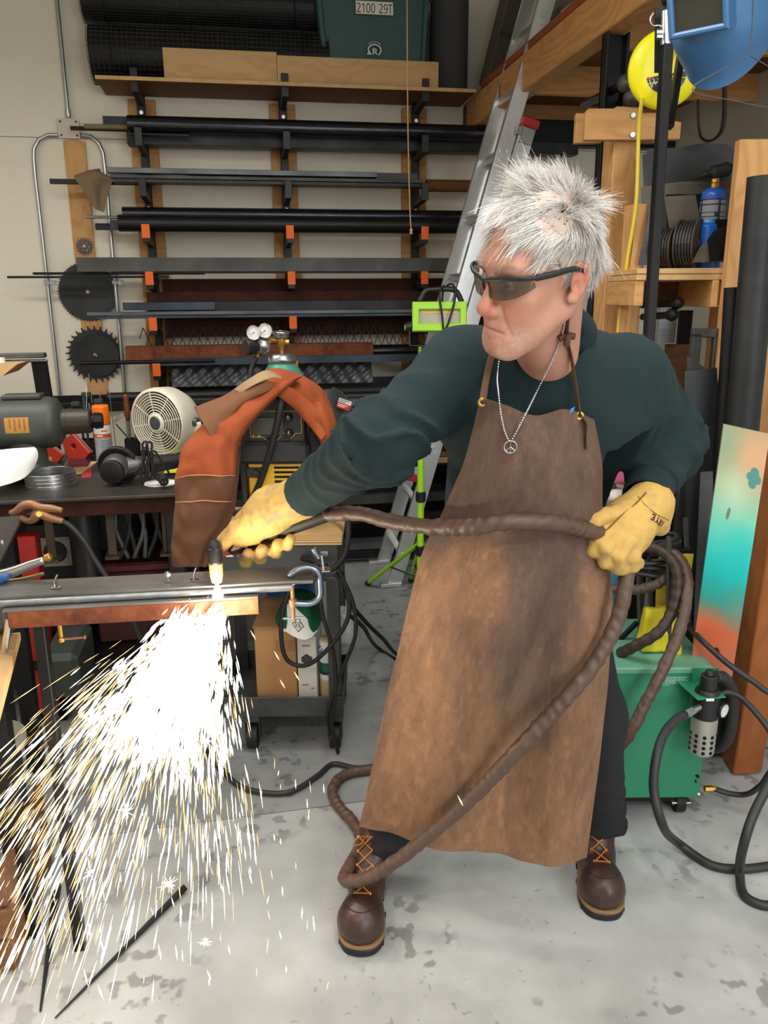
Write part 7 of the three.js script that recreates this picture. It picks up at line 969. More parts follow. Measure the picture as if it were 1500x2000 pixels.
{ // locking pliers, vice handle, board, stool, crate
const P = (x, y, f) => at(x, y, { f }), f = 1.72, t = thing('locking_pliers', 'chrome locking pliers with blue grip above the guide bar', 'pliers'); part('upper_handle', sweep([P(-40, 1128, f), P(0, 1124, f), P(30, 1115, f), P(60, 1103, f), P(86, 1094, f)], (q) => lerp(0.016, 0.0085, q), { n: 24, rad: 12 }), M.chrome, t); part('adjusting_screw', [cyl(P(84, 1095, f), P(94, 1089, f), 0.005, 0.005, 10), cyl(P(90, 1091, f), P(99, 1086, f), 0.0095, 0.0085, 12, 0.002)], M.brass, t); part('grip', sweep([P(-40, 1136, f - 0.02), P(-5, 1133, f - 0.02), P(14, 1126, f - 0.02)], (q) => lerp(0.016, 0.009, q), { rad: 10 }), plastic(0x2f5f9a, 0.4), t); part('lower_handle', sweep([P(-30, 1140, f + 0.02), P(20, 1136, f + 0.02), P(60, 1128, f + 0.02), P(86, 1120, f + 0.02)], (q) => lerp(0.009, 0.004, q), { rad: 10 }), mat({ color: 0x8c7a5c, roughness: 0.4, metalness: 0.8 }), t); settle(t);
const v = thing('vice_handle', 'chrome vice with a long sliding handle at frame edge', 'vice'); part('vice_block', [beam(P(-60, 1205, 1.74), P(26, 1198, 1.74), 0.08, 0.05, 0.006)], M.grey, v); part('handle_bar', cyl(P(18, 1208, 1.66), P(3, 1308, 1.66), 0.0075, 0.0075, 14), M.chrome, v); part('stop_ring', lathe([[0.006, -0.006], [0.014, -0.005], [0.015, 0], [0.014, 0.005], [0.006, 0.006]], P(5, 1292, 1.66), UP, 16), M.rubber, v); part('vice_jaw', beam(P(-60, 1222, 1.8), P(20, 1215, 1.8), 0.05, 0.06, 0.006), M.mill, v); settle(v);
const wb = thing('bench_board', 'worn plywood bench board at the edge of frame', 'board'); const a = at(34, 1246, { y: 0.78 }), b = at(0, 1372, { y: 0.78 }), dd = b.clone().sub(a).normalize(), ee = V(-1, 0, 0); part('board', beam(a.clone().addScaledVector(ee, 0.25).add(V(0, -0.01, 0)), b.clone().addScaledVector(dd, 0.1).addScaledVector(ee, 0.25).add(V(0, -0.01, 0)), 0.5, 0.02, 0.002), M.ply, wb); for (const [u, w] of [[0.05, 0.06], [0.05, 0.42]]) { const p = a.clone().addScaledVector(dd, u).addScaledVector(ee, w); part('leg', bx(p.x - 0.025, 0, p.z - 0.025, p.x + 0.025, 0.76, p.z + 0.025, 0.003), M.black, wb); } settle(wb);
const sc = at(-22, 1445, { y: 0.42 }), s = thing('round_stool', 'pale round stool seat at the edge of frame', 'stool'); part('seat', lathe([[0.001, 0], [0.06, 0], [0.088, 0.003], [0.092, 0.012], [0.092, 0.03], [0.088, 0.036], [0.001, 0.038]], V(sc.x, 0.395, sc.z), UP, 40), mat({ color: 0x9f9b8f, roughness: 0.6, bumpMap: T.mottle, bumpScale: 0.002 }), s); for (let i = 0; i < 3; i++) { const A = i * 2.094 + 0.7; part('leg', cyl(V(sc.x + 0.06 * Math.cos(A), 0.395, sc.z + 0.06 * Math.sin(A)), V(sc.x + 0.13 * Math.cos(A), 0, sc.z + 0.13 * Math.sin(A)), 0.012, 0.012, 12), M.black, s); } settle(s);
const c0 = at(8, 1905, { y: 0 }), c = thing('wooden_crate', 'brown wooden crate corner at the bottom edge of frame', 'crate'); const x1 = c0.x + 0.03, z1 = c0.z; for (let i = 0; i < 3; i++) { part('slat', bx(x1 - 0.42, 0.01 + i * 0.09, z1 - 0.015, x1, 0.09 + i * 0.09, z1, 0.003), M.oldwood, c); part('slat', bx(x1 - 0.015, 0.01 + i * 0.09, z1 - 0.38, x1, 0.09 + i * 0.09, z1 - 0.016, 0.003), M.oldwood, c); } part('corner_post', bx(x1 - 0.05, 0, z1 - 0.05, x1 - 0.016, 0.27, z1 - 0.016, 0.003), M.fir, c); part('base', bx(x1 - 0.4, 0.012, z1 - 0.36, x1 - 0.016, 0.025, z1 - 0.016), M.oldwood, c); settle(c);
// pointed bars on the floor
const rod = (l, x0, y0, x1, y1) => { const a = at(x0, y0, { y: 0.012 }), b = at(x1, y1, { y: 0.004 }); one('pointed_bar', l, 'steel bar', sweep([a, a.clone().lerp(b, 0.5), b], (q) => lerp(0.0115, 0.0025, q), { n: 10, rad: 4 }), M.dark, 'pointed bars on the floor'); };
rod('pointed dark steel bar lying diagonally across the floor', 360, 1734, 108, 1988); rod('pointed dark steel bar lying on floor towards the crate', 112, 1728, 79, 1975);
// floor clutter under the bench side
one('floor_tray', 'grey plastic tray on the floor under the workbench', 'tray', [bx(at(60, 1230, { z: -2.55 }).x, 0.24, -2.9, at(85, 1230, { z: -2.55 }).x + 0.08, 0.4, -2.6, 0.02)], mat({ color: 0x343a36, roughness: 0.5 }));
}

// ---------- the man ----------
const man = thing('person', 'grey-haired man in safety glasses, dark green sweatshirt and long leather apron cutting steel', 'person');
const Q = (x, y, f) => at(x, y, { f });
let skinF, shirtF;   // distance fields of the skin and the sweatshirt
// the point where something lying on him is seen, off metres proud of skin or cloth
const drape = (x, y, off, f = (a, b, c) => Math.min(skinF(a, b, c), shirtF(a, b, c))) => { const p = Q(x, y, 1.15), d = p.clone().sub(camera.position).normalize(); for (let i = 0; i < 90; i++) { const s = f(p.x, p.y, p.z) - off; if (Math.abs(s) < 0.0003) break; p.addScaledVector(d, s * 0.6); } return p; };
const smin = (a, b, k) => { const h = Math.max(k - Math.abs(a - b), 0) / k; return Math.min(a, b) - h * h * k * 0.25; };
// distance to a tapered capsule
function cap(a, b, ra, rb) { const d = b.clone().sub(a), L2 = d.lengthSq(); return (x, y, z) => { const px = x - a.x, py = y - a.y, pz = z - a.z, t = clamp((px * d.x + py * d.y + pz * d.z) / L2), qx = px - d.x * t, qy = py - d.y * t, qz = pz - d.z * t; return Math.sqrt(qx * qx + qy * qy + qz * qz) - lerp(ra, rb, t); }; }
const blend = (fs, k) => (x, y, z) => { let d = 1e9; for (const f of fs) d = smin(d, f(x, y, z), k); return d; };
const boxOf = (pts, m) => { const b = new THREE.Box3().setFromPoints(pts); return [b.min.addScalar(-m), b.max.addScalar(m)]; };
const SK = { // joints: his right arm is the one that cuts
neck: Q(1068, 640, 1.60), chest: Q(1060, 770, 1.68), pelvis: Q(1015, 1100, 1.81),
rs: Q(900, 722, 1.69), re: Q(738, 862, 1.55), rw: Q(592, 968, 1.74),
ls: Q(1226, 738, 1.74), le: Q(1304, 864, 1.86), lw: Q(1262, 972, 1.68),
rh: Q(945, 1120, 1.83), rk: Q(838, 1420, 1.79), ra: Q(748, 1672, 1.85), lh: Q(1090, 1120, 1.84), lk: Q(1158, 1400, 1.84), la: Q(1172, 1625, 1.95),
};
const skin = mat({ color: 0xffffff, vertexColors: true, roughness: 0.55, sheen: 0.15, bumpMap: T.fine, bumpScale: 0.0002 });
// head axes: face turned to the work, chin a little down, crown leaning towards the photographer
const hO = Q(1047, 534, 1.43), psi = R(60);
const HM = (() => {
const z0 = HEAD.clone().multiplyScalar(-Math.cos(psi)).addScaledVector(SIDE, -Math.sin(psi)), x0 = UP.clone().cross(z0).normalize();
const m = new THREE.Matrix4().makeBasis(x0, UP, z0), r = new THREE.Matrix4().makeRotationFromEuler(new THREE.Euler(R(13), 0, R(-12), 'XYZ'));
return m.multiply(r).setPosition(hO);
})();
const HI = HM.clone().invert(), HP = (x, y, z) => V(x, y, z).applyMatrix4(HM);
const ell = (cx, cy, cz, rx, ry, rz) => (x, y, z) => { const a = (x - cx) / rx, b = (y - cy) / ry, c = (z - cz) / rz, k = Math.sqrt(a * a + b * b + c * c); return (k - 1) * Math.min(rx, ry, rz); };
const S = 1.0;
const headLocal = (() => {
const c = (a, b, r0, r1) => cap(V(...a), V(...b), r0, r1);
const base = [ell(0, 0.045, -0.018, 0.075, 0.092, 0.096), ell(0, -0.02, 0.03, 0.058, 0.085, 0.062), c([0, 0.07, 0.045], [0, 0.03, 0.062], 0.034, 0.03)];
const jaw = [c([0.054, -0.055, -0.01], [0.018, -0.104, 0.07], 0.018, 0.018), c([-0.054, -0.055, -0.01], [-0.018, -0.104, 0.07], 0.018, 0.018), c([-0.012, -0.107, 0.078], [0.012, -0.107, 0.078], 0.0165, 0.0165), ell(0, -0.075, 0.05, 0.046, 0.042, 0.045)];
const soft = [c([0.04, -0.02, 0.058], [0.034, -0.045, 0.062], 0.023, 0.02), c([-0.04, -0.02, 0.058], [-0.034, -0.045, 0.062], 0.023, 0.02), c([-0.036, 0.03, 0.077], [0.036, 0.03, 0.077], 0.013, 0.013)];
const nose = [c([0, 0.018, 0.088], [0, -0.032, 0.114], 0.0075, 0.0095), c([0, -0.032, 0.113], [0, -0.042, 0.106], 0.0105, 0.009)], wing = [ell(0.012, -0.04, 0.098, 0.0075, 0.0085, 0.012), ell(-0.012, -0.04, 0.098, 0.0075, 0.0085, 0.012)];
const lips = [c([-0.02, -0.0655, 0.087], [0, -0.063, 0.096], 0.0055, 0.0065), c([0.02, -0.0655, 0.087], [0, -0.063, 0.096], 0.0055, 0.0065), c([-0.017, -0.077, 0.086], [0, -0.079, 0.093], 0.006, 0.0075), c([0.017, -0.077, 0.086], [0, -0.079, 0.093], 0.006, 0.0075)];
const mouth = c([-0.028, -0.0735, 0.083], [0, -0.071, 0.101], 0.0028, 0.0026), mouth2 = c([0.028, -0.0735, 0.083], [0, -0.071, 0.101], 0.0028, 0.0026);
const fold = [c([0.022, -0.035, 0.098], [0.034, -0.07, 0.083], 0.003, 0.0025), c([-0.022, -0.035, 0.098], [-0.034, -0.07, 0.083], 0.003, 0.0025)];
const eyeS = [ell(0.032, 0.008, 0.096, 0.02, 0.012, 0.017), ell(-0.032, 0.008, 0.096, 0.02, 0.012, 0.017)], lid = [ell(0.032, 0.007, 0.075, 0.0135, 0.0105, 0.0135), ell(-0.032, 0.007, 0.075, 0.0135, 0.0105, 0.0135)];
const ear = (s) => { const rim = sweepPts([[0, 0.028, 0.006], [0.004, 0.034, -0.006], [0.008, 0.028, -0.02], [0.008, 0.008, -0.022], [0.005, -0.012, -0.012], [0.001, -0.024, -0.001], [-0.001, -0.022, 0.006]].map(([a, b, d]) => [s * (0.078 + a), b - 0.008, d - 0.012])); return (x, y, z) => { let d = 1e9; for (let i = 1; i < rim.length; i++) d = smin(d, rim[i](x, y, z), 0.006); d = smin(d, ell(s * 0.078, -0.006, -0.02, 0.006, 0.026, 0.014)(x, y, z), 0.006); d = smin(d, ell(s * 0.075, -0.03, -0.012, 0.006, 0.009, 0.009)(x, y, z), 0.006); return Math.max(d, -ell(s * 0.09, -0.008, -0.014, 0.011, 0.013, 0.008)(x, y, z)); }; };
function sweepPts(p) { const o = [null]; for (let i = 1; i < p.length; i++) o.push(cap(V(...p[i - 1]), V(...p[i]), 0.0042, 0.0042)); return o; }
const E = [ear(1), ear(-1)];
return (x, y, z) => {
let d = 1e9; for (const f of base) d = smin(d, f(x, y, z), 0.03); for (const f of jaw) d = smin(d, f(x, y, z), 0.03); for (const f of soft) d = smin(d, f(x, y, z), 0.022);
if (z > 0.04) { for (const f of eyeS) d = -smin(-d, f(x, y, z), 0.012); for (const f of lid) d = smin(d, f(x, y, z), 0.004); for (const f of nose) d = smin(d, f(x, y, z), 0.012); for (const f of wing) d = smin(d, f(x, y, z), 0.006); for (const f of lips) d = smin(d, f(x, y, z), 0.009); const ax = Math.abs(x), gm = (y + 0.0722 + 6 * x * x) / 0.0026; d += 0.004 * Math.exp(-gm * gm) * sstep(0.031, 0.024, ax); const fx = ax - lerp(0.019, 0.036, clamp((-0.035 - y) / 0.04)); d += 0.0026 * Math.exp(-fx * fx / 1.4e-5) * sstep(-0.028, -0.04, y) * sstep(-0.088, -0.075, y); }
if (Math.abs(x) > 0.06) for (const f of E) d = smin(d, f(x, y, z), 0.004);
d += 0.0006 * Math.sin(y * 520) * sstep(0.05, 0.07, y) * sstep(0.05, 0.07, z);   // brow lines
return d;
};
})();
{ // body: head and neck on a fine grid, the rest coarser, merged into one surface
const nk = cap(HP(0, -0.04, -0.035), SK.neck.clone().add(V(0, -0.05, 0.0)), 0.056, 0.064), t = V();
const nk2 = cap(HP(0, -0.09, 0.02), SK.neck.clone().addScaledVector(HEAD, -0.03).add(V(0, -0.06, 0)), 0.03, 0.04);
const F = (x, y, z) => { t.set(x, y, z).applyMatrix4(HI); return smin(smin(headLocal(t.x, t.y, t.z), nk(x, y, z), 0.025), nk2(x, y, z), 0.03); };
skinF = (x, y, z) => smin(nk(x, y, z), nk2(x, y, z), 0.03); const [lo, hi] = boxOf([HP(0.1, 0.15, 0.13), HP(-0.1, 0.15, -0.13), HP(0.1, -0.13, 0.13), HP(-0.1, -0.13, -0.13), SK.neck.clone().add(V(0, -0.08, 0))], 0.03);
const G = nets(F, lo, hi, 0.0027);
const J = SK, limb = blend([cap(J.rs, J.re, 0.05, 0.042), cap(J.re, J.rw, 0.042, 0.03), cap(J.ls, J.le, 0.05, 0.042), cap(J.le, J.lw, 0.042, 0.03), cap(J.rs, J.ls, 0.06, 0.06), cap(J.neck, J.chest, 0.06, 0.1), cap(J.chest, J.pelvis, 0.11, 0.12), cap(J.rh, J.rk, 0.075, 0.05), cap(J.rk, J.ra, 0.05, 0.035), cap(J.lh, J.lk, 0.075, 0.05), cap(J.lk, J.la, 0.05, 0.035), cap(J.rw, J.rw.clone().lerp(J.re, -0.3), 0.03, 0.033), cap(J.lw, J.lw.clone().lerp(J.le, -0.3), 0.03, 0.033)], 0.03);
const [l2, h2] = boxOf(Object.values(J), 0.14), G2 = nets(limb, l2, h2, 0.014);
const geo = merge([G, G2]), p = geo.attributes.position, col = new Float32Array(p.count * 3), v = V();
const base = [0.52, 0.26, 0.18], red = [0.52, 0.165, 0.11], grey = [0.52, 0.42, 0.37], lipc = [0.55, 0.22, 0.18];
for (let i = 0; i < p.count; i++) {
v.fromBufferAttribute(p, i).applyMatrix4(HI); const m = (a, b, k) => a.map((q, j) => lerp(q, b[j], k)); let c = base;
const near = (x, y, z, r) => sstep(r, r * 0.3, Math.hypot(Math.abs(v.x) - x, v.y - y, v.z - z)); const n = n3(v.x * 60, v.y * 60, v.z * 60, 5), n2 = n3(v.x * 220, v.y * 220, v.z * 220, 6);
c = m(c, red, clamp(near(0, -0.035, 0.11, 0.03) * 0.8 + near(0.04, -0.04, 0.075, 0.035) * 0.55 + near(0.085, -0.0, -0.02, 0.04) * 0.7 + 0.35 * (n - 0.4)));
if (v.z > 0.02) c = m(c, grey, 0.35 * sstep(-0.05, -0.085, v.y) * sstep(0.4, 0.7, n2) * sstep(-0.16, -0.12, v.y));
c = m(c, lipc, near(0.008, -0.072, 0.093, 0.026) * 0.8 * sstep(0.016, 0.008, Math.abs(v.y + 0.072))); col.set(c, 3 * i);
}
geo.setAttribute('color', new THREE.BufferAttribute(col, 3)); part('body', geo, skin, man);
}
{ // hair
const rr = rngOf(4242), N = 15000, pos = [], col = [], nor = [], idx = [], r3 = () => rr() * 2 - 1;
const capF = (x, y, z) => { const d = ell(0, 0.045, -0.018, 0.0755, 0.0925, 0.0965)(x, y, z) - 0.004; return d + 0.006 * (n3(x * 90, y * 90, z * 90, 3) - 0.5); };
const crown = V(0.02, 0.12, -0.075);
const strand = (P, D, L, w, c, grav) => {
let p = P.clone(), d = D.clone(), side = d.clone().cross(V(r3(), r3(), r3())).normalize(); const up2 = side.clone().cross(d).normalize(), b0 = pos.length / 3, n = 5;
for (let i = 0; i <= n; i++) {
const k = i / n, ww = w * (1 - 0.75 * k);
for (let s = 0; s < 3; s++) { const a = s * 2.094, o = side.clone().multiplyScalar(Math.cos(a)).addScaledVector(up2, Math.sin(a)), q = p.clone().addScaledVector(o, ww).applyMatrix4(HM), nn = o.clone().transformDirection(HM); pos.push(q.x, q.y, q.z); nor.push(nn.x, nn.y, nn.z); col.push(c[0], c[1], c[2]); }
p.addScaledVector(d, L / n); d.add(grav).addScaledVector(V(r3(), r3(), r3()), 0.09).normalize();
}
for (let i = 0; i < n; i++) for (let s = 0; s < 3; s++) { const a = b0 + i * 3 + s, b = b0 + i * 3 + (s + 1) % 3; idx.push(a, a + 3, b, b, a + 3, b + 3); }
};
let made = 0;
for (let tries = 0; made < N && tries < N * 8; tries++) {
const a = rr() * 6.2832, c = r3(), s = Math.sqrt(1 - c * c), n = V(s * Math.cos(a), c, s * Math.sin(a)), p = V(n.x * 0.0755, 0.045 + n.y * 0.0925, -0.018 + n.z * 0.0965);
// hairline
const front = p.z > 0.03, side = Math.abs(p.x) > 0.045;
let lim = p.z > 0.045 ? 0.088 - 0.012 * Math.abs(p.x) / 0.06 : p.z > 0.012 ? lerp(0.022, 0.08, (p.z - 0.012) / 0.033) : p.z > -0.03 ? 0.008 : -0.055;
if (p.z > -0.005 && p.z < 0.022 && side) lim = -0.03;   // sideburn
if (p.y < lim + 0.006 * r3()) continue;
const thin = p.distanceTo(crown) < 0.02 && rr() < 0.6; if (thin) continue;
made++;
const out = V(n.x / 0.0755, n.y / 0.0925, n.z / 0.0965).normalize(), away = p.clone().sub(crown); away.addScaledVector(out, -away.dot(out)).normalize();
const topness = sstep(0.07, 0.12, p.y), tuft = n3(p.x * 55, p.y * 55, p.z * 55, 9), tw = V(...[21, 22, 23].map((s) => n3(p.x * 30, p.y * 30, p.z * 30, s) - 0.5 + 0.5 * (n3(p.x * 75, p.y * 75, p.z * 75, s + 9) - 0.5)));
const dir = away.clone().multiplyScalar(0.9).addScaledVector(out, lerp(0.16, 0.34, topness) + (p.z < -0.03 ? 0.2 : 0)).addScaledVector(tw, 1.5);
if (p.z > 0.02 && p.y > 0.05) dir.add(V(-0.15, -0.25, 0.55));                  // fringe brushed over the brow
if (topness > 0.5 && p.z < 0.0) dir.add(V(0.0, 0.3, -0.15)); dir.normalize();
const L = lerp(0.03, 0.056, rr()) * (0.75 + 0.5 * tuft) * (p.y < -0.02 ? 0.5 : p.y < 0.03 && p.z > -0.03 ? 0.5 : 1) * (rr() < 0.02 ? 1.5 : 1), g = lerp(0.72, 0.95, rr()) * (0.88 + 0.2 * tuft), k = rr() < 0.12 ? 0.66 : 1;
strand(p.clone().addScaledVector(out, 0.001), dir, L, 0.00042 + 0.0003 * rr(), [g * k, g * 0.965 * k, g * 0.92 * k], V(0, -0.05 + 0.04 * topness, 0.0).addScaledVector(out, -0.06));
}
const g = new THREE.BufferGeometry(); g.setAttribute('position', new THREE.Float32BufferAttribute(pos, 3)); g.setAttribute('normal', new THREE.Float32BufferAttribute(nor, 3)); g.setAttribute('color', new THREE.Float32BufferAttribute(col, 3)); g.setIndex(idx);
const hr = part('hair', g, mat({ color: 0xffffff, vertexColors: true, roughness: 0.42 }), man); hr.userData.label = 'tousled silver-white hair'; hr.userData.kind = 'stuff';
const mask = (x, y, z) => { const lim = z > 0.045 ? 0.092 : z > 0.012 ? lerp(0.026, 0.085, (z - 0.012) / 0.033) : z > -0.03 ? 0.012 : -0.05; return Math.max(capF(x, y, z), (lim - y) * 0.6, -ell(0, 0.045, -0.018, 0.0735, 0.0905, 0.0945)(x, y, z)); };
const cg = nets(mask, V(-0.1, -0.08, -0.14), V(0.1, 0.16, 0.1), 0.0045).applyMatrix4(HM); part('hair_base', cg, mat({ color: 0xcbb4a8, roughness: 0.8 }), man);
const eb = []; pos.length = col.length = nor.length = idx.length = 0; for (let i = 0; i < 260; i++) { const s = i % 2 ? 1 : -1, k = rr(), q = V(s * lerp(0.014, 0.05, k), 0.031 + 0.006 * Math.sin(k * 3) + 0.003 * r3(), lerp(0.096, 0.074, k * k)); strand(q, V(s * 0.8, 0.15 + 0.3 * r3(), 0.35).normalize(), 0.011, 0.0003, [0.62, 0.57, 0.5], V(0, -0.08, 0)); }
const ge = new THREE.BufferGeometry(); ge.setAttribute('position', new THREE.Float32BufferAttribute(pos, 3)); ge.setAttribute('normal', new THREE.Float32BufferAttribute(nor, 3)); ge.setAttribute('color', new THREE.Float32BufferAttribute(col, 3)); ge.setIndex(idx); part('eyebrows', ge, hr.material, man).userData.kind = 'stuff';
}
{ // eyes and safety glasses
for (const s of [-1, 1]) { const e = part('eye', lathe([[0.0001, -0.0105], [0.0075, -0.0075], [0.0105, 0], [0.0075, 0.0075], [0.0001, 0.0105]], V(s * 0.032, 0.006, 0.0805), UP, 16).applyMatrix4(HM), mat({ color: 0xd9d2c8, roughness: 0.15 }), man); part('iris', cyl(V(s * 0.032, 0.005, 0.0885), V(s * 0.032, 0.005, 0.0914), 0.005, 0.003, 14).applyMatrix4(HM), mat({ color: 0x3a4a58, roughness: 0.2 }), e); }
const g = part('safety_glasses', sweep([[-0.074, 0.02, 0.06], [-0.066, 0.023, 0.084], [-0.04, 0.022, 0.104], [-0.012, 0.018, 0.111], [0, 0.015, 0.112], [0.012, 0.018, 0.111], [0.04, 0.022, 0.104], [0.066, 0.023, 0.084], [0.074, 0.02, 0.06]], 0.0034, { n: 60, rad: 8, shape: () => [1.2, 0.8] }).applyMatrix4(HM), M.pblack, man);
for (const s of [-1, 1]) {
part('temple_arm', sweep([[s * 0.073, 0.021, 0.064], [s * 0.08, 0.021, 0.03], [s * 0.084, 0.022, 0.0], [s * 0.084, 0.016, -0.025], [s * 0.08, -0.004, -0.042]], (t) => lerp(0.0044, 0.0028, t), { n: 40, rad: 8, shape: () => [1.35, 0.6] }).applyMatrix4(HM), M.pblack, g);
part('lens', sheet(18, 12, (u, v) => { const a = lerp(0.1, 1.0, u), y = lerp(0.021, lerp(-0.014, 0.006, u * u) - 0.004 * Math.sin(u * 3.1), v); return V(s * Math.sin(a) * 0.087, y, 0.112 - (1 - Math.cos(a)) * 0.094 - 0.004 * v); }, 0.0016).applyMatrix4(HM), mat({ color: 0xbdb6aa, roughness: 0.02, transmission: 0.95, thickness: 0, ior: 1.5 }), g);
part('nose_pad', sweep([[s * 0.006, 0.014, 0.11], [s * 0.009, 0.004, 0.1065], [s * 0.011, -0.006, 0.102]], 0.0018, { rad: 6 }).applyMatrix4(HM), M.pblack, g);
}
}
// ---- clothes
const J = SK, teal = mat({ color: 0x11272b, roughness: 0.92, bumpMap: T.weave, bumpScale: 0.0006, sheen: 0.2, sheenRoughness: 0.5, sheenColor: new THREE.Color(0x2c4a50) });
{
const off = (p, s, u, h) => p.clone().addScaledVector(SIDE, s).add(V(0, u, 0)).addScaledVector(HEAD, h);
const torso = blend([cap(off(J.rs, 0.04, -0.06, 0), off(J.ls, -0.04, -0.06, 0), 0.108, 0.108), cap(J.rs, off(J.neck, -0.05, -0.055, 0.03), 0.075, 0.06), cap(J.ls, off(J.neck, 0.05, -0.055, 0.03), 0.078, 0.06), cap(Q(985, 800, 1.7), Q(960, 1030, 1.79), 0.115, 0.118), cap(Q(1130, 800, 1.73), Q(1075, 1030, 1.8), 0.115, 0.118), cap(Q(1060, 760, 1.66), Q(1020, 950, 1.72), 0.12, 0.12)], 0.06);
const arm = (s, e, w, r0, r1, r2) => { const m = e.clone().lerp(w, 0.93); return blend([cap(s, e, r0, r1), cap(e, m, r1, r2)], 0.05); };
const aR = arm(J.rs, J.re, J.rw, 0.077, 0.068, 0.05), aL = arm(J.ls, J.le, J.lw, 0.077, 0.07, 0.052);
// folds run round each arm, closest together at the elbow
const folds = (s, e, w, seed) => { const u = e.clone().sub(s), v = w.clone().sub(e), Lu = u.length(), Lv = v.length(); return (x, y, z) => { const p = V(x, y, z), q2 = n3(x * 17, y * 17, z * 17, seed + 2), a = p.clone().sub(s).dot(u) / Lu, b = p.clone().sub(e).dot(v) / Lv, t = b > 0 ? Lu + b : a, q = n3(x * 9, y * 9, z * 9, seed), near = Math.exp(-Math.pow((t - Lu) / 0.11, 2)) + 0.3 * sstep(Lu + Lv - 0.14, Lu + Lv - 0.04, t); return (0.25 + near) * 0.012 * Math.pow(0.5 + 0.5 * Math.sin(t * 100 + q * 16 + q2 * 5), 3) * (0.5 + 0.9 * q2) + 0.008 * (q - 0.5); }; };
const fR = folds(J.rs, J.re, J.rw, 3), fL = folds(J.ls, J.le, J.lw, 7), hole = cap(HP(0, -0.1, -0.01), off(J.neck, 0, 0.0, -0.01), 0.078, 0.08), cutY = 0.9;
const rd = J.rw.clone().sub(J.re).normalize(), ld = J.lw.clone().sub(J.le).normalize();
const F = (x, y, z) => {
const a = aR(x, y, z), b = aL(x, y, z); let d = torso(x, y, z) + 0.014 * (n3(x * 8, y * 5, z * 8, 31) - 0.5) + 0.006 * (n3(x * 20, y * 12, z * 20, 32) - 0.5);
d = smin(d, a < 0.05 ? a - fR(x, y, z) : a, 0.045); d = smin(d, b < 0.05 ? b - fL(x, y, z) : b, 0.045); d = Math.max(d, cutY - y, -hole(x, y, z));
const er = (x - J.rw.x) * rd.x + (y - J.rw.y) * rd.y + (z - J.rw.z) * rd.z, el = (x - J.lw.x) * ld.x + (y - J.lw.y) * ld.y + (z - J.lw.z) * ld.z;
if (a < 0.12 && Math.hypot(x - J.rw.x, y - J.rw.y, z - J.rw.z) < 0.15) d = Math.max(d, er + 0.052); if (b < 0.12 && Math.hypot(x - J.lw.x, y - J.lw.y, z - J.lw.z) < 0.15) d = Math.max(d, el + 0.052); return d;
};
shirtF = F; const [lo, hi] = boxOf([J.rs, J.re, J.rw, J.ls, J.le, J.lw, V(J.pelvis.x, cutY, J.pelvis.z), J.neck], 0.15);
const sw = part('sweatshirt', uvMetres(nets(F, lo, hi, 0.0068)), teal, man);
const ring = (w, dir, r, n0, n1) => { const c0 = w.clone().addScaledVector(dir, n0), c1 = w.clone().addScaledVector(dir, n1), X = dir.clone().cross(UP).normalize(), Y = dir.clone().cross(X); return sheet(40, 8, (u, v) => { const a = u * 6.2832, rr = r * (1 + 0.05 * Math.sin(a * 17) * 0.3 - 0.06 * Math.abs(v - 0.5)); return c0.clone().lerp(c1, v).addScaledVector(X, Math.cos(a) * rr).addScaledVector(Y, Math.sin(a) * rr); }, 0.005, 0.3, 0.06); };
part('cuff', ring(J.rw, rd, 0.051, -0.06, -0.008), teal, sw); part('cuff', ring(J.lw, ld, 0.05, -0.06, 0.004), teal, sw);
const ax = HP(0, -0.1, -0.01).sub(J.neck).normalize(), nX = SIDE.clone().addScaledVector(ax, -SIDE.dot(ax)).normalize(), nZ = ax.clone().cross(nX);
const collar = (r, y, w, m, n) => part(n, sweep(Array.from({ length: 20 }, (_, i) => { const a = i / 20 * 6.2832, s = Math.sin(a); return off(J.neck, 0, y, 0.0).addScaledVector(nX, Math.cos(a) * r).addScaledVector(nZ, s * r * 0.9).add(V(0, -0.02 * s * 1.2, 0)); }), w, { n: 80, rad: 8, closed: true, shape: () => [1.6, 0.7] }), m, sw);
collar(0.08, -0.012, 0.011, teal, 'collar_band'); part('t_shirt', uvMetres(nets((x, y, z) => Math.max(smin(torso(x, y, z), 9, 0.01) + 0.012, -cap(HP(0, -0.1, -0.01), off(J.neck, 0, -0.03, 0), 0.064, 0.066)(x, y, z), Math.hypot(x - J.neck.x, (y - J.neck.y + 0.05) * 0.8, z - J.neck.z) - 0.13), J.neck.clone().addScalar(-0.17), J.neck.clone().addScalar(0.17), 0.007)), mat({ color: 0x121616, roughness: 0.9 }), man);
// shoulder seam
for (const [s, k] of [[J.rs, -1], [J.ls, 1]]) { const c = s.clone().addScaledVector(SIDE, -k * 0.005), pts = []; for (let i = 0; i <= 12; i++) { const a = lerp(-1.9, 1.3, i / 12); pts.push(c.clone().addScaledVector(HEAD, Math.sin(a) * 0.083 ).add(V(0, Math.cos(a) * 0.084, 0)).addScaledVector(SIDE, k * 0.02 * Math.cos(a))); } part('armhole_seam', sweep(pts, 0.0022, { n: 40, rad: 6 }), teal, sw); }
}
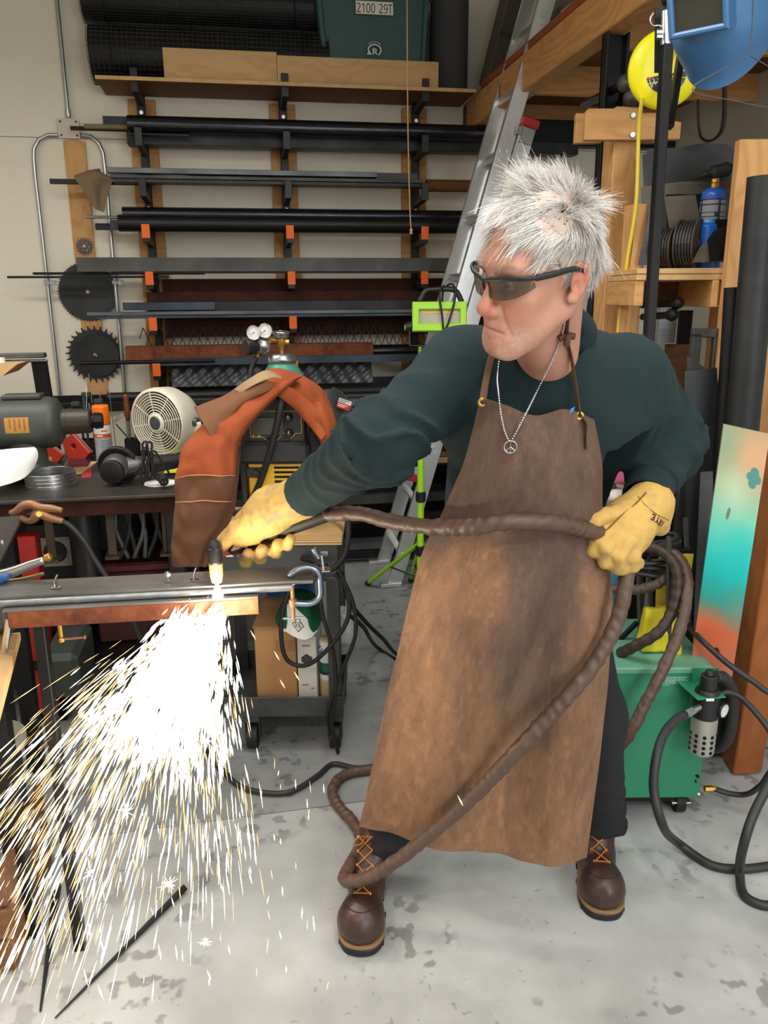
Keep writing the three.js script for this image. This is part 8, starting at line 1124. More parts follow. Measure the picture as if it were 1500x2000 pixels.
{ // trousers
const tm = mat({ color: 0x1b1d22, roughness: 0.92, bumpMap: T.weave, bumpScale: 0.0005 });
const low = (k, a) => a.clone().lerp(k, -0.02);
const L = blend([cap(J.rh, J.rk, 0.098, 0.072), cap(J.rk, low(J.rk, J.ra), 0.072, 0.066), cap(J.lh, J.lk, 0.098, 0.074), cap(J.lk, low(J.lk, J.la), 0.074, 0.064), cap(J.rh, J.lh, 0.11, 0.11)], 0.05);
const F = (x, y, z) => Math.max(L(x, y, z) - 0.01 * Math.pow(0.5 + 0.5 * Math.sin(y * 95 + 9 * n3(x * 8, y * 8, z * 8, 41)), 2) * sstep(0.4, 0.12, y) - 0.012 * (n3(x * 10, y * 6, z * 10, 42) - 0.5), 0.112 - y + 0.012 * n3(x * 30, 0, z * 30, 43), y - 1.0);
const [lo, hi] = boxOf([J.rh, J.lh, J.rk, J.lk, J.ra, J.la], 0.15); part('trousers', uvMetres(nets(F, lo, hi, 0.0085)), tm, man);
}
{ // boots
const bm = mat({ color: 0x3b231d, roughness: 0.4, bumpMap: T.leather, bumpScale: 0.0008, clearcoat: 0.2, clearcoatRoughness: 0.5 }), lace = mat({ color: 0xb06a24, roughness: 0.8 });
const boot = (toe, dirS, ank) => {
const z = HEAD.clone().multiplyScalar(-1).addScaledVector(SIDE, dirS).normalize(), x = UP.clone().cross(z).normalize(), L = 0.3, o = toe.clone().addScaledVector(z, -L), q = frame(o, x, UP, z), qi = q.clone().invert(), t = V(), al = ank.clone().applyMatrix4(qi);   // origin under the heel, z to the toe
const c = (a, b, r0, r1) => cap(V(...a), V(...b), r0, r1), up = blend([c([0, 0.062, 0.05], [0, 0.058, 0.11], 0.041, 0.043), c([0.008, 0.055, 0.15], [-0.004, 0.058, 0.24], 0.04, 0.047), c([0, 0.07, 0.05], [al.x, 0.2, al.z - 0.005], 0.046, 0.05), c([0, 0.09, 0.12], [al.x * 0.7, 0.15, al.z + 0.02], 0.036, 0.043), ell(0, 0.055, 0.245, 0.052, 0.05, 0.056)], 0.04);
const F = (X, Y, Z) => { t.set(X, Y, Z).applyMatrix4(qi); return Math.max(up(t.x, t.y, t.z) + 0.003 * (n3(X * 60, Y * 60, Z * 60, 51) - 0.5), 0.026 - t.y, t.y - 0.215); };
const [lo, hi] = boxOf([V(-0.07, 0, -0.02), V(0.07, 0.24, 0.32), V(0.07, 0, -0.02), V(-0.07, 0.24, 0.32)].map((p) => p.applyMatrix4(q)), 0.03), B = part('boot', uvMetres(nets(F, lo, hi, 0.006)), bm, man);
const out = [[-0.02, -0.006], [0.02, -0.006], [0.038, 0.015], [0.041, 0.06], [0.043, 0.12], [0.053, 0.18], [0.057, 0.23], [0.05, 0.27], [0.033, 0.294], [0.012, 0.302], [-0.012, 0.302], [-0.033, 0.294], [-0.05, 0.27], [-0.055, 0.23], [-0.05, 0.18], [-0.041, 0.12], [-0.041, 0.06], [-0.038, 0.015]], sole = (k, y0, y1, bev = 0.003) => plate(new THREE.CatmullRomCurve3(out.map(([a, b]) => V(a * k, b * (k > 1 ? 1.005 : 1), 0)), true).getPoints(60).map((p) => [p.x, p.y]), y1 - y0, V(0, (y0 + y1) / 2, 0), V(-1, 0, 0), V(0, 0, 1), { bevel: bev }).applyMatrix4(q);
part('sole', sole(1.03, 0, 0.02), M.rubber, B); part('welt', sole(1.06, 0.02, 0.03, 0.002), mat({ color: 0x8a6a4a, roughness: 0.7 }), B);
const lug = []; for (let i = 0; i < 9; i++) for (const s of [-1, 1]) lug.push(chamfer(0.02, 0.012, 0.014, 0.002).translate(s * (i > 4 ? 0.046 : 0.038), 0.007, 0.02 + i * 0.03)); part('tread', merge(lug).applyMatrix4(q), M.rubber, B);
// facing, eyelets and laces follow the upper
const onUp = (X, Z0, Y0) => { let p = V(X, Y0 + 0.12, Z0 + 0.12), d = V(0, -0.7, -0.7); for (let i = 0; i < 60; i++) { const s = up(p.x, p.y, p.z); p.addScaledVector(d, Math.max(s, -0.01) * 0.8); } return p; };
const eye = []; for (let r = 0; r < 5; r++) { const zz = lerp(0.165, 0.06, r / 4), yy = lerp(0.06, 0.15, r / 4), row = []; for (const s of [-1, 1]) { const p = onUp(s * lerp(0.018, 0.02, r / 4), zz, yy); row.push(p.clone()); part('eyelet', lathe([[0.002, 0], [0.0042, 0], [0.0045, 0.0015], [0.002, 0.002]], p.clone().applyMatrix4(q), V(0, 0.7, 0.7).transformDirection(q), 10), M.brass, B); } eye.push(row); }
const lg = []; const lift = (p) => p.clone().add(V(0, 0.004, 0.004)); for (let r = 0; r < 4; r++) { lg.push(sweep([lift(eye[r][0]), lift(eye[r][0].clone().lerp(eye[r + 1][1], 0.5)).add(V(0, 0.002, 0.003)), lift(eye[r + 1][1])], 0.0019, { rad: 6, n: 8 }), sweep([lift(eye[r][1]), lift(eye[r][1].clone().lerp(eye[r + 1][0], 0.5)).add(V(0, 0.003, 0.004)), lift(eye[r + 1][0])], 0.0019, { rad: 6, n: 8 })); } lg.push(sweep([lift(eye[0][0]), lift(eye[0][1])], 0.0019, { rad: 6, n: 4 }));
const tp = lift(eye[4][0].clone().lerp(eye[4][1], 0.5)); for (const s of [-1, 1]) lg.push(sweep([tp, tp.clone().add(V(s * 0.02, 0.004, 0.014)), tp.clone().add(V(s * 0.032, -0.012, 0.018)), tp.clone().add(V(s * 0.014, -0.014, 0.016)), tp], 0.0018, { rad: 6, n: 24 })); part('laces', merge(lg).applyMatrix4(q), lace, B);
const pts = []; for (let i = 0; i <= 14; i++) { const s = i / 7 - 1, p = onUp(s * 0.046, 0.2 - 0.03 * s * s, 0.03); pts.push(p); } part('toe_seam', sweep(pts, 0.0016, { n: 40, rad: 5 }).applyMatrix4(q), mat({ color: 0x24140f, roughness: 0.6 }), B);
};
boot(at(703, 1868, { y: 0 }), -0.06, J.ra); boot(at(1181, 1798, { y: 0 }), -0.1, J.la);
}
// ---- apron
const apronRows = [
[[938, 776, 1.50], [985, 790, 1.475], [1045, 812, 1.47], [1105, 800, 1.49], [1158, 818, 1.53]],
[[907, 900, 1.54], [970, 900, 1.49], [1040, 905, 1.475], [1110, 905, 1.5], [1172, 900, 1.56]],
[[868, 990, 1.6], [950, 1000, 1.525], [1030, 1005, 1.505], [1110, 1005, 1.53], [1177, 1000, 1.6]],
[[830, 1066, 1.64], [930, 1080, 1.545], [1030, 1085, 1.52], [1120, 1085, 1.55], [1190, 1080, 1.63]],
[[796, 1190, 1.645], [900, 1200, 1.55], [1020, 1205, 1.53], [1120, 1200, 1.56], [1197, 1190, 1.65]],
[[758, 1350, 1.665], [870, 1360, 1.575], [990, 1370, 1.57], [1100, 1360, 1.595], [1189, 1340, 1.67]],
[[730, 1490, 1.69], [850, 1510, 1.62], [970, 1520, 1.63], [1080, 1520, 1.635], [1170, 1500, 1.7]],
[[701, 1619, 1.73], [830, 1648, 1.685], [950, 1670, 1.69], [1060, 1681, 1.685], [1148, 1683, 1.73]],
].map((r) => r.map(([x, y, f]) => Q(x, y, f)));
const apronAt = (() => { const P = patch(apronRows); return (u, v) => { const p = P(u, v), w = sstep(0.3, 0.75, v); p.addScaledVector(HEAD, -0.016 * w * Math.sin(u * 13 + v * 3 + 1) - 0.02 * (n3(u * 5, v * 6, 2, 61) - 0.5) - 0.008 * (n3(u * 14, v * 14, 5, 62) - 0.5) + 0.02 * Math.exp(-Math.pow((u - 0.78 + 0.75 * (v - 0.42)) / 0.09, 2)) * sstep(0.3, 0.45, v) * sstep(0.85, 0.6, v)); return p; }; })();
{
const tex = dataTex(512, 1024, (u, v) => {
const a = fbm(u, v, 6, 6, 71), b = fbm(u, v, 30, 4, 75), c = fbm(u, v, 90, 2, 77), darkMix = sstep(0.42, 0.58, fbm(u, v, 3, 5, 79) * 0.55 + (1 - v) * 0.42 + 0.06), mark = fbm(u, v, 48, 3, 83) > 0.68 ? 1.08 : 1;  // leather tone gets darker towards the bib, with a mottled edge
const k = (0.8 + 0.34 * a + 0.22 * (b - 0.5) + 0.12 * (c - 0.5)) * mark; return [lerp(137, 99, darkMix) * k, lerp(101, 76, darkMix) * k, lerp(75, 62, darkMix) * k];
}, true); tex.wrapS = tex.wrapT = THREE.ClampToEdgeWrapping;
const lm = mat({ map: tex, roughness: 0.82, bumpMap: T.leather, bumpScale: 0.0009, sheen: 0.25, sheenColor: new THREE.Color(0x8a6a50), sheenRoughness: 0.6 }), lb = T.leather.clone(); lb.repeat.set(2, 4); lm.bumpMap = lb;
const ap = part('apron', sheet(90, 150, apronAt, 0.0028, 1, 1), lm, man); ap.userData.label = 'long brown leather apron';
const strapM = mat({ color: 0x5a3c26, roughness: 0.8, bumpMap: T.leather, bumpScale: 0.0006 });
const flat = () => [0.35, 1.3];
part('neck_strap', sweep([apronAt(0.04, 0.012).addScaledVector(HEAD, -0.004), drape(950, 740, 0.01), drape(957, 708, 0.005), drape(966, 685, 0.004), drape(985, 660, 0.002)], 0.0055, { n: 30, rad: 8, shape: flat }), strapM, ap); part('neck_strap', sweep([apronAt(0.86, 0.01).addScaledVector(HEAD, -0.004), drape(1124, 750, 0.012), drape(1116, 700, 0.006), drape(1108, 664, 0.005), drape(1107, 640, 0.004), drape(1109, 615, 0.003), drape(1114, 598, 0.002)], 0.0055, { n: 40, rad: 8, shape: flat }), strapM, ap);
part('strap_tail', sweep([apronAt(0.88, 0.012).addScaledVector(HEAD, -0.006), apronAt(0.9, 0.03).addScaledVector(HEAD, -0.01), apronAt(0.885, 0.07).addScaledVector(HEAD, -0.007), apronAt(0.875, 0.105).addScaledVector(HEAD, -0.006)], 0.0055, { n: 20, rad: 8, shape: flat }), strapM, ap);
const kc = drape(1107, 662, 0.01); part('strap_knot', [sweep([kc.clone().addScaledVector(SIDE, -0.014), kc.clone().add(V(0, 0.006, 0)), kc.clone().addScaledVector(SIDE, 0.014).add(V(0, 0.004, 0))], 0.006, { rad: 8 }), sweep([kc.clone().addScaledVector(SIDE, 0.004).add(V(0, 0.008, 0)), kc.clone().addScaledVector(HEAD, -0.006), kc.clone().add(V(0, -0.01, 0))], 0.0065, { rad: 8 })], strapM, ap);
for (const u of [0.04, 0.86]) { const p = apronAt(u, 0.014), n = HEAD.clone().negate(); part('grommet', lathe([[0.004, 0], [0.0085, 0], [0.009, 0.0015], [0.0065, 0.0028], [0.004, 0.002]], p.clone().addScaledVector(n, 0.0014), n, 18), M.brass, ap); }
{ const p = apronAt(0.78, 0.018); part('blue_mark', plate([[0, 0], [0.008, 0.006], [0.01, 0.014], [0.003, 0.01]], 0.0006, p.addScaledVector(HEAD, -0.0018), SIDE, UP), plastic(0x3a7fe0, 0.5), ap); }
}
{ // ball chain and pendant
const B = [drape(1103, 598, 0.002), drape(1104, 612, 0.003), drape(1103, 632, 0.003), drape(1096, 660, 0.003), drape(1078, 705, 0.004), drape(1052, 758, 0.016), Q(1025, 812, 1.458), Q(1005, 850, 1.467), Q(997, 862, 1.467), Q(988, 848, 1.468), Q(979, 810, 1.457), Q(974, 770, 1.468), drape(972, 730, 0.006), drape(975, 705, 0.003), drape(983, 680, 0.002), drape(1000, 650, 0.001)], cv = new THREE.CatmullRomCurve3(B, false, 'centripetal'), n = 150, gs = []; const sp = new THREE.SphereGeometry(0.0021, 7, 5);
for (let i = 0; i <= n; i++) { const p = cv.getPointAt(i / n); gs.push(sp.clone().translate(p.x, p.y, p.z)); } const nk = part('necklace', [...gs, sweep(B, 0.0006, { n: 120, rad: 4 })], M.chrome, man);
const c = Q(997, 873, 1.466), X = SIDE, n2 = HEAD.clone().negate(), r = 0.0115, on = (a, k = 1) => c.clone().addScaledVector(X, Math.cos(a) * r * k).add(V(0, Math.sin(a) * r * k, 0)); part('peace_pendant', [sweep(Array.from({ length: 18 }, (_, i) => on(i / 18 * 6.2832)), 0.0013, { n: 50, rad: 6, closed: true }), cyl(on(1.571), on(-1.571), 0.001, 0.001, 6), cyl(c, on(-0.7), 0.001, 0.001, 6), cyl(c, on(-2.44), 0.001, 0.001, 6)], M.zinc, nk);
}
const TIP = at(424, 1142, { y: YW + 0.056 });
{ // gloves
const gm = mat({ color: 0xffffff, vertexColors: true, roughness: 0.72, bumpMap: T.leather, bumpScale: 0.001 });
const tint = (g, darkMix) => { const p = g.attributes.position, c = new Float32Array(p.count * 3), a = [0.62, 0.385, 0.1], b = [0.24, 0.17, 0.1]; for (let i = 0; i < p.count; i++) { const x = p.getX(i), y = p.getY(i), z = p.getZ(i), n = 0.6 * n3(x * 38, y * 38, z * 38, 91) + 0.4 * n3(x * 110, y * 110, z * 110, 92), k = clamp(sstep(0.45, 0.85, n) * 0.5 + darkMix(x, y, z) * sstep(0.2, 0.7, n)); for (let j = 0; j < 3; j++) c[3 * i + j] = lerp(a[j], b[j], k) * (0.85 + 0.3 * n); } g.setAttribute('color', new THREE.BufferAttribute(c, 3)); return g; };  // grey-brown soot stain on the glove leather
const chain = (pts, r) => blend(pts.slice(1).map((p, i) => cap(pts[i], p, r * (1 - 0.06 * i), r * (1 - 0.06 * (i + 1)))), 0.006);
const glove = (name, parts, fingers, carve, darkMix) => { const pts = []; const A = blend(parts.map(([a, b, r0, r1]) => { pts.push(a, b); return cap(a, b, r0, r1); }), 0.03), Fs = fingers.map(([q, r]) => { pts.push(...q); return chain(q, r); }); const [lo, hi] = boxOf(pts, 0.085); const g = nets((x, y, z) => { let d = A(x, y, z); for (const f of Fs) d = smin(d, f(x, y, z), 0.007); return Math.max(d + nz(x, y, z), -carve(x, y, z)); }, lo, hi, 0.0032), m = part(name, tint(g, darkMix), gm, man); m.fn = (x, y, z) => { let d = A(x, y, z); for (const f of Fs) d = smin(d, f(x, y, z), 0.007); return d + nz(x, y, z); }; return m; }, nz = (x, y, z) => 0.005 * (n3(x * 30, y * 30, z * 30, 95) - 0.5) + 0.002 * (n3(x * 120, y * 120, z * 120, 96) - 0.5);
// cutting hand: palm over the handle, fingers curled under it
const H = (t) => Q(lerp(470, 600, t), lerp(1064, 1018, t), lerp(1.825, 1.765, t)), up = (p, y, h, s = 0) => p.clone().add(V(0, y, 0)).addScaledVector(HEAD, h).addScaledVector(SIDE, s);
const wr = J.rw.clone(), fin = [0, 1, 2, 3].map((i) => { const p = H([0.02, 0.24, 0.46, 0.64][i]), k = [1, 1.1, 1.05, 0.85][i]; return [[up(p, 0.016, 0.03), up(p, -0.008, 0.04 * k), up(p, -0.032 * k, 0.022), up(p, -0.038 * k, -0.016, 0.01), up(p, -0.014, -0.034 * k, 0.02)], [0.018, 0.019, 0.0185, 0.016][i]]; });
const inR = cap(wr.clone().lerp(J.re, 0.3), wr.clone().lerp(Q(500, 1010, 1.79), 0.25), 0.038, 0.034);
glove('glove', [[wr.clone().lerp(J.re, -0.02), Q(520, 1003, 1.775), 0.05, 0.046], [Q(520, 1003, 1.775), Q(470, 1040, 1.815), 0.045, 0.034], [Q(540, 985, 1.79), Q(500, 1030, 1.815), 0.042, 0.036]], [...fin, [[Q(500, 1012, 1.76), Q(462, 1032, 1.772), Q(438, 1056, 1.79), Q(432, 1068, 1.80)], 0.0205]], inR, (x, y, z) => sstep(0.16, 0.03, V(x, y, z).distanceTo(TIP)) * 0.9 + 0.25);
// holding hand: closed on the hose
const c = (x, y, f) => Q(x, y, f), inL = cap(J.lw.clone().lerp(J.le, 0.3), J.lw.clone().lerp(c(1215, 1040, 1.63), 0.2), 0.04, 0.035);
const lg = glove('glove', [[c(1264, 985, 1.665), c(1222, 1030, 1.632), 0.05, 0.056], [c(1222, 1030, 1.632), c(1205, 1062, 1.622), 0.052, 0.046], [c(1278, 988, 1.66), c(1292, 1030, 1.665), 0.032, 0.018]], [[[c(1190, 1032, 1.6), c(1166, 1050, 1.585), c(1160, 1074, 1.59), c(1178, 1086, 1.61)], 0.017], [[c(1206, 1048, 1.585), c(1184, 1072, 1.575), c(1182, 1096, 1.585), c(1202, 1102, 1.605)], 0.018], [[c(1226, 1056, 1.58), c(1208, 1086, 1.572), c(1208, 1108, 1.585), c(1224, 1110, 1.605)], 0.0175], [[c(1246, 1056, 1.59), c(1236, 1086, 1.582), c(1236, 1104, 1.592), c(1246, 1100, 1.61)], 0.016], [[c(1215, 1000, 1.62), c(1185, 1006, 1.60), c(1160, 1018, 1.588), c(1150, 1028, 1.585)], 0.0185]], inL, () => 0.05);
const seam = (pts, r = 0.0016) => part('seam', sweep(pts, r, { n: 40, rad: 5 }), mat({ color: 0x7a4f1c, roughness: 0.8 }), lg); 
const sp = (x, y) => drape(x, y, 0.0002, lg.fn); seam([[1262, 962], [1240, 985], [1212, 1008], [1186, 1034], [1160, 1058]].map(([x, y]) => sp(x, y))); seam([[1236, 975], [1250, 992], [1272, 1010], [1296, 1022]].map(([x, y]) => sp(x + 10, y - 6)), 0.0011);
// word inked on the cuff: flat print resting on the leather
const tx = canvasTex(256, 96, (k) => { k.clearRect(0, 0, 256, 96); k.strokeStyle = '#17120c'; k.lineWidth = 9; k.lineCap = 'round'; const L = (...p) => { k.beginPath(); k.moveTo(p[0], p[1]); for (let i = 2; i < p.length; i += 2) k.lineTo(p[i], p[i + 1]); k.stroke(); }; L(20, 22, 22, 74); L(60, 76, 58, 20, 90, 24, 92, 44, 62, 50, 96, 76); L(118, 22, 138, 48, 160, 20); L(138, 48, 136, 78); L(222, 22, 188, 26, 190, 48, 216, 46, 190, 50, 192, 76, 228, 70); });
const dir = c(1296, 1022, 1.64).sub(c(1262, 996, 1.63)).normalize(), ct = c(1279, 1012, 1.62), nrm = HEAD.clone().multiplyScalar(-1), X = dir.negate(), Y = nrm.clone().cross(X).normalize();
const W = 14, Hh = 6, P = sheet(W, Hh, (u, v) => { let p = ct.clone().addScaledVector(X, (u - 0.5) * 0.052).addScaledVector(Y, (0.5 - v) * 0.02).addScaledVector(HEAD, -0.05); for (let i = 0; i < 30; i++) p.addScaledVector(HEAD, (lg.fn(p.x, p.y, p.z) - 0.0014) * 0.8); return p; }, 0.0004, 1, 1), uv = P.attributes.uv; for (let i = 0; i < uv.count; i++) uv.setY(i, 1 - uv.getY(i)); part('inked_name', P, mat({ map: tx, roughness: 0.7, transparent: true, alphaTest: 0.5 }), lg);
}
settle(man);
{ // plasma torch, handle and sleeved hose
const t = thing('plasma_torch', 'plasma cutting torch with a long brown sleeved hose', 'torch'), f0 = 1.84;
const hA = Q(452, 1070, 1.832), hB = Q(652, 1001, 1.738), hd = hB.clone().sub(hA).normalize(), L = hA.distanceTo(hB), tip = TIP.clone(), top = tip.clone().add(V(0, 0.083, 0));
part('handle', sweep([hA, hA.clone().lerp(hB, 0.3), hA.clone().lerp(hB, 0.65), hB], (q) => 0.0165 + 0.002 * Math.cos(q * 9) * (q < 0.6 ? 1 : 0.3), { n: 30, rad: 16 }), M.rubber, t);
const tg = part('caution_label', sheet(10, 6, (u, v) => { const a = lerp(-0.2, 1.5, v), c = hA.clone().addScaledVector(hd, lerp(0.004, 0.032, u)), n = HEAD.clone().negate(), b = UP.clone(); return c.addScaledVector(n, Math.cos(a) * 0.0195).addScaledVector(b, Math.sin(a) * 0.0195); }, 0.0006), mat({ color: 0xe8b98c, roughness: 0.5 }), t);
part('red_collar', cyl(hA.clone().addScaledVector(hd, -0.026), hA.clone().addScaledVector(hd, 0.004), 0.014, 0.0165, 20, 0.002), plastic(0xb8231f, 0.35), t);
part('torch_neck', sweep([hA.clone().addScaledVector(hd, -0.02), hA.clone().addScaledVector(hd, -0.032).add(V(0, 0.002, 0)), top.clone().add(V(0, 0.004, 0)), top.clone().add(V(0, -0.02, 0))], 0.0125, { n: 20, rad: 14 }), M.rubber, t);
part('torch_head', lathe([[0.001, 0.088], [0.013, 0.086], [0.0165, 0.08], [0.0165, 0.055], [0.0155, 0.05], [0.001, 0.05]], tip, UP, 22), M.pblack, t); part('retaining_cup', lathe([[0.006, 0.008], [0.011, 0.006], [0.0145, 0.022], [0.0155, 0.05], [0.012, 0.05]], tip, UP, 22), mat({ color: 0xc9a06a, roughness: 0.5 }), t); part('nozzle', lathe([[0.0015, 0], [0.005, 0], [0.008, 0.008], [0.0015, 0.008]], tip, UP, 16), M.copper, t);
const G = (x, y, h = 0.018) => at(x, y, { y: h }), hose = [hB.clone().addScaledVector(hd, -0.02), Q(700, 1003, 1.705), Q(760, 1018, 1.65), Q(850, 1030, 1.56), Q(930, 1028, 1.478), Q(1000, 1019, 1.458), Q(1080, 1021, 1.478), Q(1140, 1034, 1.545), Q(1185, 1046, 1.605), Q(1216, 1064, 1.622), Q(1226, 1100, 1.61), Q(1222, 1140, 1.59), Q(1204, 1215, 1.575), Q(1165, 1290, 1.555), Q(1112, 1355, 1.54), Q(1020, 1455, 1.545), Q(920, 1560, 1.578), Q(840, 1630, 1.61), Q(770, 1684, 1.64), Q(712, 1716, 1.665), Q(680, 1722, 1.69), Q(672, 1714, 1.72), Q(684, 1690, 1.78), G(706, 1640), G(690, 1606), G(658, 1570), G(650, 1540), G(670, 1515), G(725, 1503), G(830, 1500), G(1000, 1490), G(1120, 1480), Q(1216, 1452, 2.02), Q(1262, 1370, 2.03), Q(1298, 1300, 2.06), Q(1326, 1235, 2.1), Q(1342, 1165, 2.16), Q(1338, 1110, 2.22), Q(1315, 1082, 2.27), Q(1270, 1075, 2.3)];
part('hose_sleeve', sweep(hose, (q) => 0.0163, { n: 1300, rad: 14, shape: (a, q) => { const s = q * 1300; return 1 + 0.07 * Math.pow(n3(s * 0.02, 1, 1, 5) + 0.25, 2) * Math.sin(s * 0.75 + a + 2.4 * Math.sin(s * 0.11)) + 0.3 * (n3(s * 0.3, Math.cos(a) * 1.6, Math.sin(a) * 1.6, 6) - 0.5); } }), mat({ color: 0x594338, roughness: 0.5, bumpMap: T.mottle, bumpScale: 0.0008 }), t);
const h2 = [Q(1212, 1276, 2.2), Q(1240, 1262, 2.16), Q(1285, 1235, 2.14), Q(1310, 1200, 2.16), Q(1322, 1150, 2.18), Q(1318, 1105, 2.2), Q(1290, 1075, 2.24), Q(1250, 1068, 2.28)]; one('sleeved_hose', 'second dark brown sleeved hose looping over the yellow bag', 'hose', sweep(h2, 0.0163, { n: 120, rad: 12, shape: (a, q) => 1 + 0.07 * Math.sin(q * 90 + 2 * Math.sin(a)) }), mat({ color: 0x3a2d24, roughness: 0.55 })); const h3 = [Q(1195, 1150, 2.26), Q(1240, 1152, 2.24), Q(1285, 1140, 2.24), Q(1305, 1125, 2.25)]; one('sleeved_hose', 'short brown sleeved hose under the cable loops', 'hose', sweep(h3, 0.015, { n: 60, rad: 12, shape: (a, q) => 1 + 0.09 * Math.sin(q * 50 + 2 * Math.sin(a)) }), mat({ color: 0x4a3b30, roughness: 0.55 }));
settle(t);
}
{ // arc and sparks
const hot = new THREE.MeshStandardMaterial({ color: 0x000000, emissive: new THREE.Color(1, 0.93, 0.8), emissiveIntensity: 3.4 }), warm = new THREE.MeshStandardMaterial({ color: 0x000000, emissive: new THREE.Color(1, 0.5, 0.16), emissiveIntensity: 2.2 }), gold = new THREE.MeshStandardMaterial({ color: 0x000000, emissive: new THREE.Color(1, 0.72, 0.28), emissiveIntensity: 2.6 });
const arcO = TIP.clone().add(V(0, -0.014, 0)); one('plasma_arc', 'white plasma arc glowing under the torch nozzle', 'arc', lathe([[0.0005, -0.05], [0.008, -0.035], [0.012, -0.012], [0.007, 0.006], [0.003, 0.013], [0.0005, 0.0135]], arcO, UP, 16), new THREE.MeshStandardMaterial({ color: 0x000000, emissive: new THREE.Color(1, 0.95, 1), emissiveIntensity: 6 }));
const front = TIP.clone().addScaledVector(WZ, -0.03).add(V(0, -0.06, 0));
const L = new THREE.PointLight(new THREE.Color(1, 0.82, 0.62), 0.5, 0, 2); L.position.copy(front.clone().addScaledVector(WZ, -0.03)); L.castShadow = true; L.shadow.radius = 1.2; scene.add(L);
const rr = rngOf(991), gs = () => { let s = 0; for (let i = 0; i < 6; i++) s += rr(); return (s - 3) / 0.7071 / 1; };
const geos = { hot: [], warm: [], gold: [] }, g9 = V(0, -9.8, 0), A = front.clone().add(V(0, 0.02, 0));
const spindle = (p, q, r) => { const d = q.clone().sub(p), X = d.clone().cross(V(0.31, 0.2, 0.9)).normalize(), Y = X.clone().cross(d).normalize(), m = p.clone().lerp(q, 0.55), ring = [0, 1, 2, 3].map((k) => m.clone().addScaledVector(X, Math.cos(k * 1.571) * r).addScaledVector(Y, Math.sin(k * 1.571) * r)), a = []; for (let k = 0; k < 4; k++) { const u = ring[k], v = ring[(k + 1) % 4]; a.push(p, v, u, q, u, v); } return new THREE.BufferGeometry().setFromPoints(a); };
const shoot = (n, mean, dev, lo, hi, t0, t1, v0, v1, r0, r1, dz, kinds, maxY = -9) => { for (let i = 0; i < n; i++) {
const th = R(clamp(mean + dev * gs(), lo, hi)), sp = lerp(v0, v1, rr()), v = V().addScaledVector(SIDE, -Math.sin(th)).add(V(0, -Math.cos(th), 0)).addScaledVector(HEAD, dz + 0.13 * gs()).multiplyScalar(sp), s = A.clone().addScaledVector(SIDE, lerp(-0.09, 0.025, rr())).add(V(0, 0.012 * gs(), 0)).addScaledVector(HEAD, 0.015 * gs());
const t = lerp(t0, t1, Math.pow(rr(), 0.8)), dt = lerp(0.006, 0.024, rr() * rr())*(1 + (t0 > 0.01 ? 0.5 : 0)), P = (k) => s.clone().addScaledVector(v, k).addScaledVector(g9, 0.5 * k * k), p = P(t), q = P(t + dt); if (q.y < 0.004) continue; const k = kinds[Math.floor(rr() * kinds.length)]; geos[k].push(spindle(p, q, lerp(r0, r1, rr()) * (k === 'hot' ? 1 : 0.55))); } };
shoot(2600, 23, 13, -7, 50, 0.0, 0.09, 2.2, 4.2, 0.0018, 0.004, -0.05, ['hot', 'hot', 'hot', 'gold']);
shoot(1250, 36, 10, 4, 62, 0.03, 0.26, 3.0, 5.4, 0.0009, 0.0022, -0.12, ['hot', 'hot', 'gold', 'warm']);
shoot(380, 4, 8, -12, 20, 0.02, 0.18, 1.8, 3.2, 0.0009, 0.0022, -0.05, ['hot', 'hot', 'gold', 'warm']);
shoot(260, 54, 6, 40, 66, 0.03, 0.22, 3.0, 5.0, 0.0009, 0.002, -0.1, ['hot', 'gold', 'warm']);
const sh = thing('spark_shower', 'dense shower of white and orange cutting sparks', 'sparks'); sh.userData.kind = 'stuff'; for (const [k, m] of [['hot', hot], ['gold', gold], ['warm', warm]]) { const g = mergeGeometries(geos[k]); g.computeVertexNormals(); const o = part({ hot: 'white_sparks', gold: 'golden_sparks', warm: 'orange_sparks' }[k], g, m, sh); o.userData.kind = 'stuff'; } settle(sh);
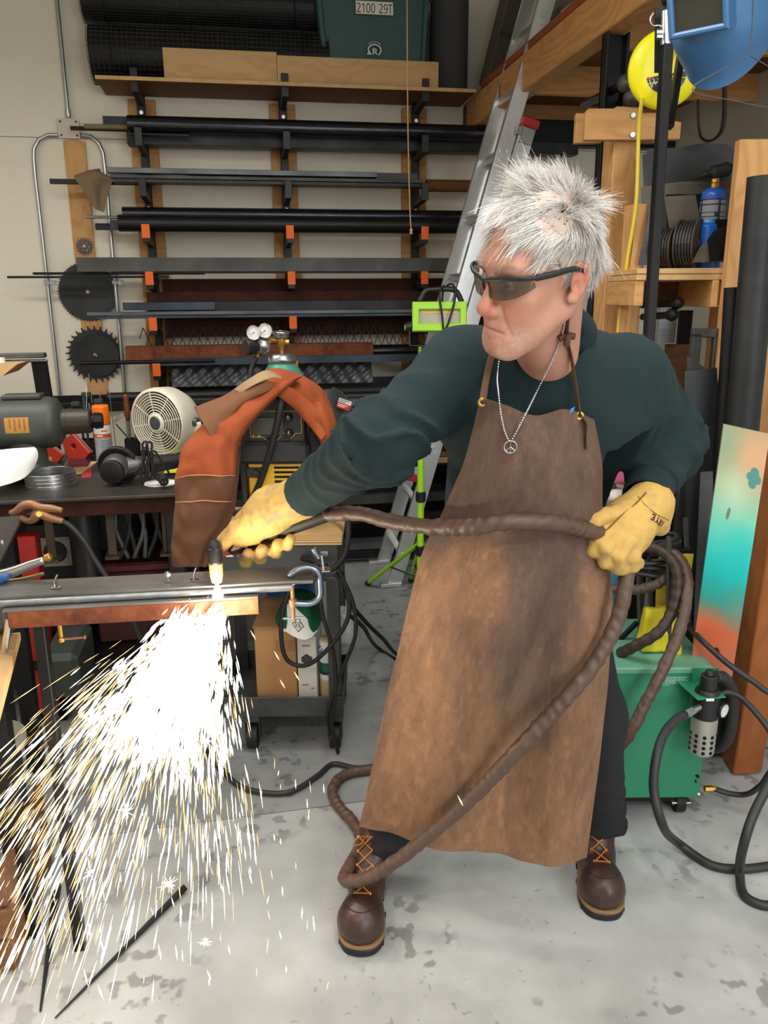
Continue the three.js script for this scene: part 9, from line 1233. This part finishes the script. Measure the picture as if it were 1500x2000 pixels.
// sparks that skitter over the floor, one by one
const lone = (px, py, len, up, k, slant) => { const b = at(px, py, { y: 0.006 + up }), q = b.clone().add(V(0, len, 0)).addScaledVector(SIDE, slant * len), g = spindle(q, b, k === hot ? 0.0017 : 0.0009); g.computeVertexNormals(); g.setAttribute('uv', new THREE.BufferAttribute(new Float32Array(g.attributes.position.count * 2), 2)); one('stray_spark', 'single glowing spark falling apart from the main shower', 'spark', g, k, 'stray sparks over the floor'); };
for (let i = 0; i < 90; i++) { const x = lerp(60, 640, rr()), y = lerp(1490, 1960, Math.pow(rr(), 1.3)); if (x < 250 && y < 1650) continue; lone(x, y, lerp(0.02, 0.05, rr()), lerp(0, 0.12, rr()) * (y < 1800 ? 1 : 0.3), rr() < 0.6 ? hot : gold, 0.12 * gs()); }
for (const [x, y] of [[546, 1290], [557, 1345], [585, 1330], [905, 1575], [500, 1120 + 130]]) { const b = at(x, y, { f: x > 800 ? 1.5 : 2.0 }), q = b.clone().add(V(-0.014, 0.03, 0)), g = spindle(q, b, 0.0018); g.computeVertexNormals(); g.setAttribute('uv', new THREE.BufferAttribute(new Float32Array(g.attributes.position.count * 2), 2)); one('stray_spark', 'single glowing spark falling apart from the main shower', 'spark', g, gold, 'stray sparks over the floor'); }
// bursting sparks: little stars where a drop explodes
const star = (x, y, f, n, s, l) => { const c = at(x, y, { f }), gg = []; for (let i = 0; i < n; i++) { const d = V(gs(), gs(), gs()).normalize(); gg.push(spindle(c, c.clone().addScaledVector(d, s * lerp(0.2, 1.2, rr() * rr())), 0.0006)); } const g = mergeGeometries(gg); g.computeVertexNormals(); g.setAttribute('uv', new THREE.BufferAttribute(new Float32Array(g.attributes.position.count * 2), 2)); one('spark_burst', l, 'spark', g, hot, 'star-shaped spark bursts'); };
star(330, 1728, 1.62, 60, 0.03, 'star-shaped spark burst beside the end of diagonal bar'); star(400, 1840, 1.53, 40, 0.024, 'star-shaped spark burst lowest over the floor'); star(435, 1467, 1.75, 36, 0.032, 'star-shaped spark burst below the cart caster'); star(248, 1585, 1.65, 50, 0.036, 'star-shaped spark burst at the edge of the main shower'); star(402, 1447, 1.78, 30, 0.026, 'small star-shaped spark burst nearest the main jet'); star(175, 1705, 1.6, 36, 0.028, 'star-shaped spark burst above the leaning pointed bar');
}

scene.traverse((o) => { if (o.isMesh) { o.castShadow = true; o.receiveShadow = true; } });
renderer.render(scene, camera);
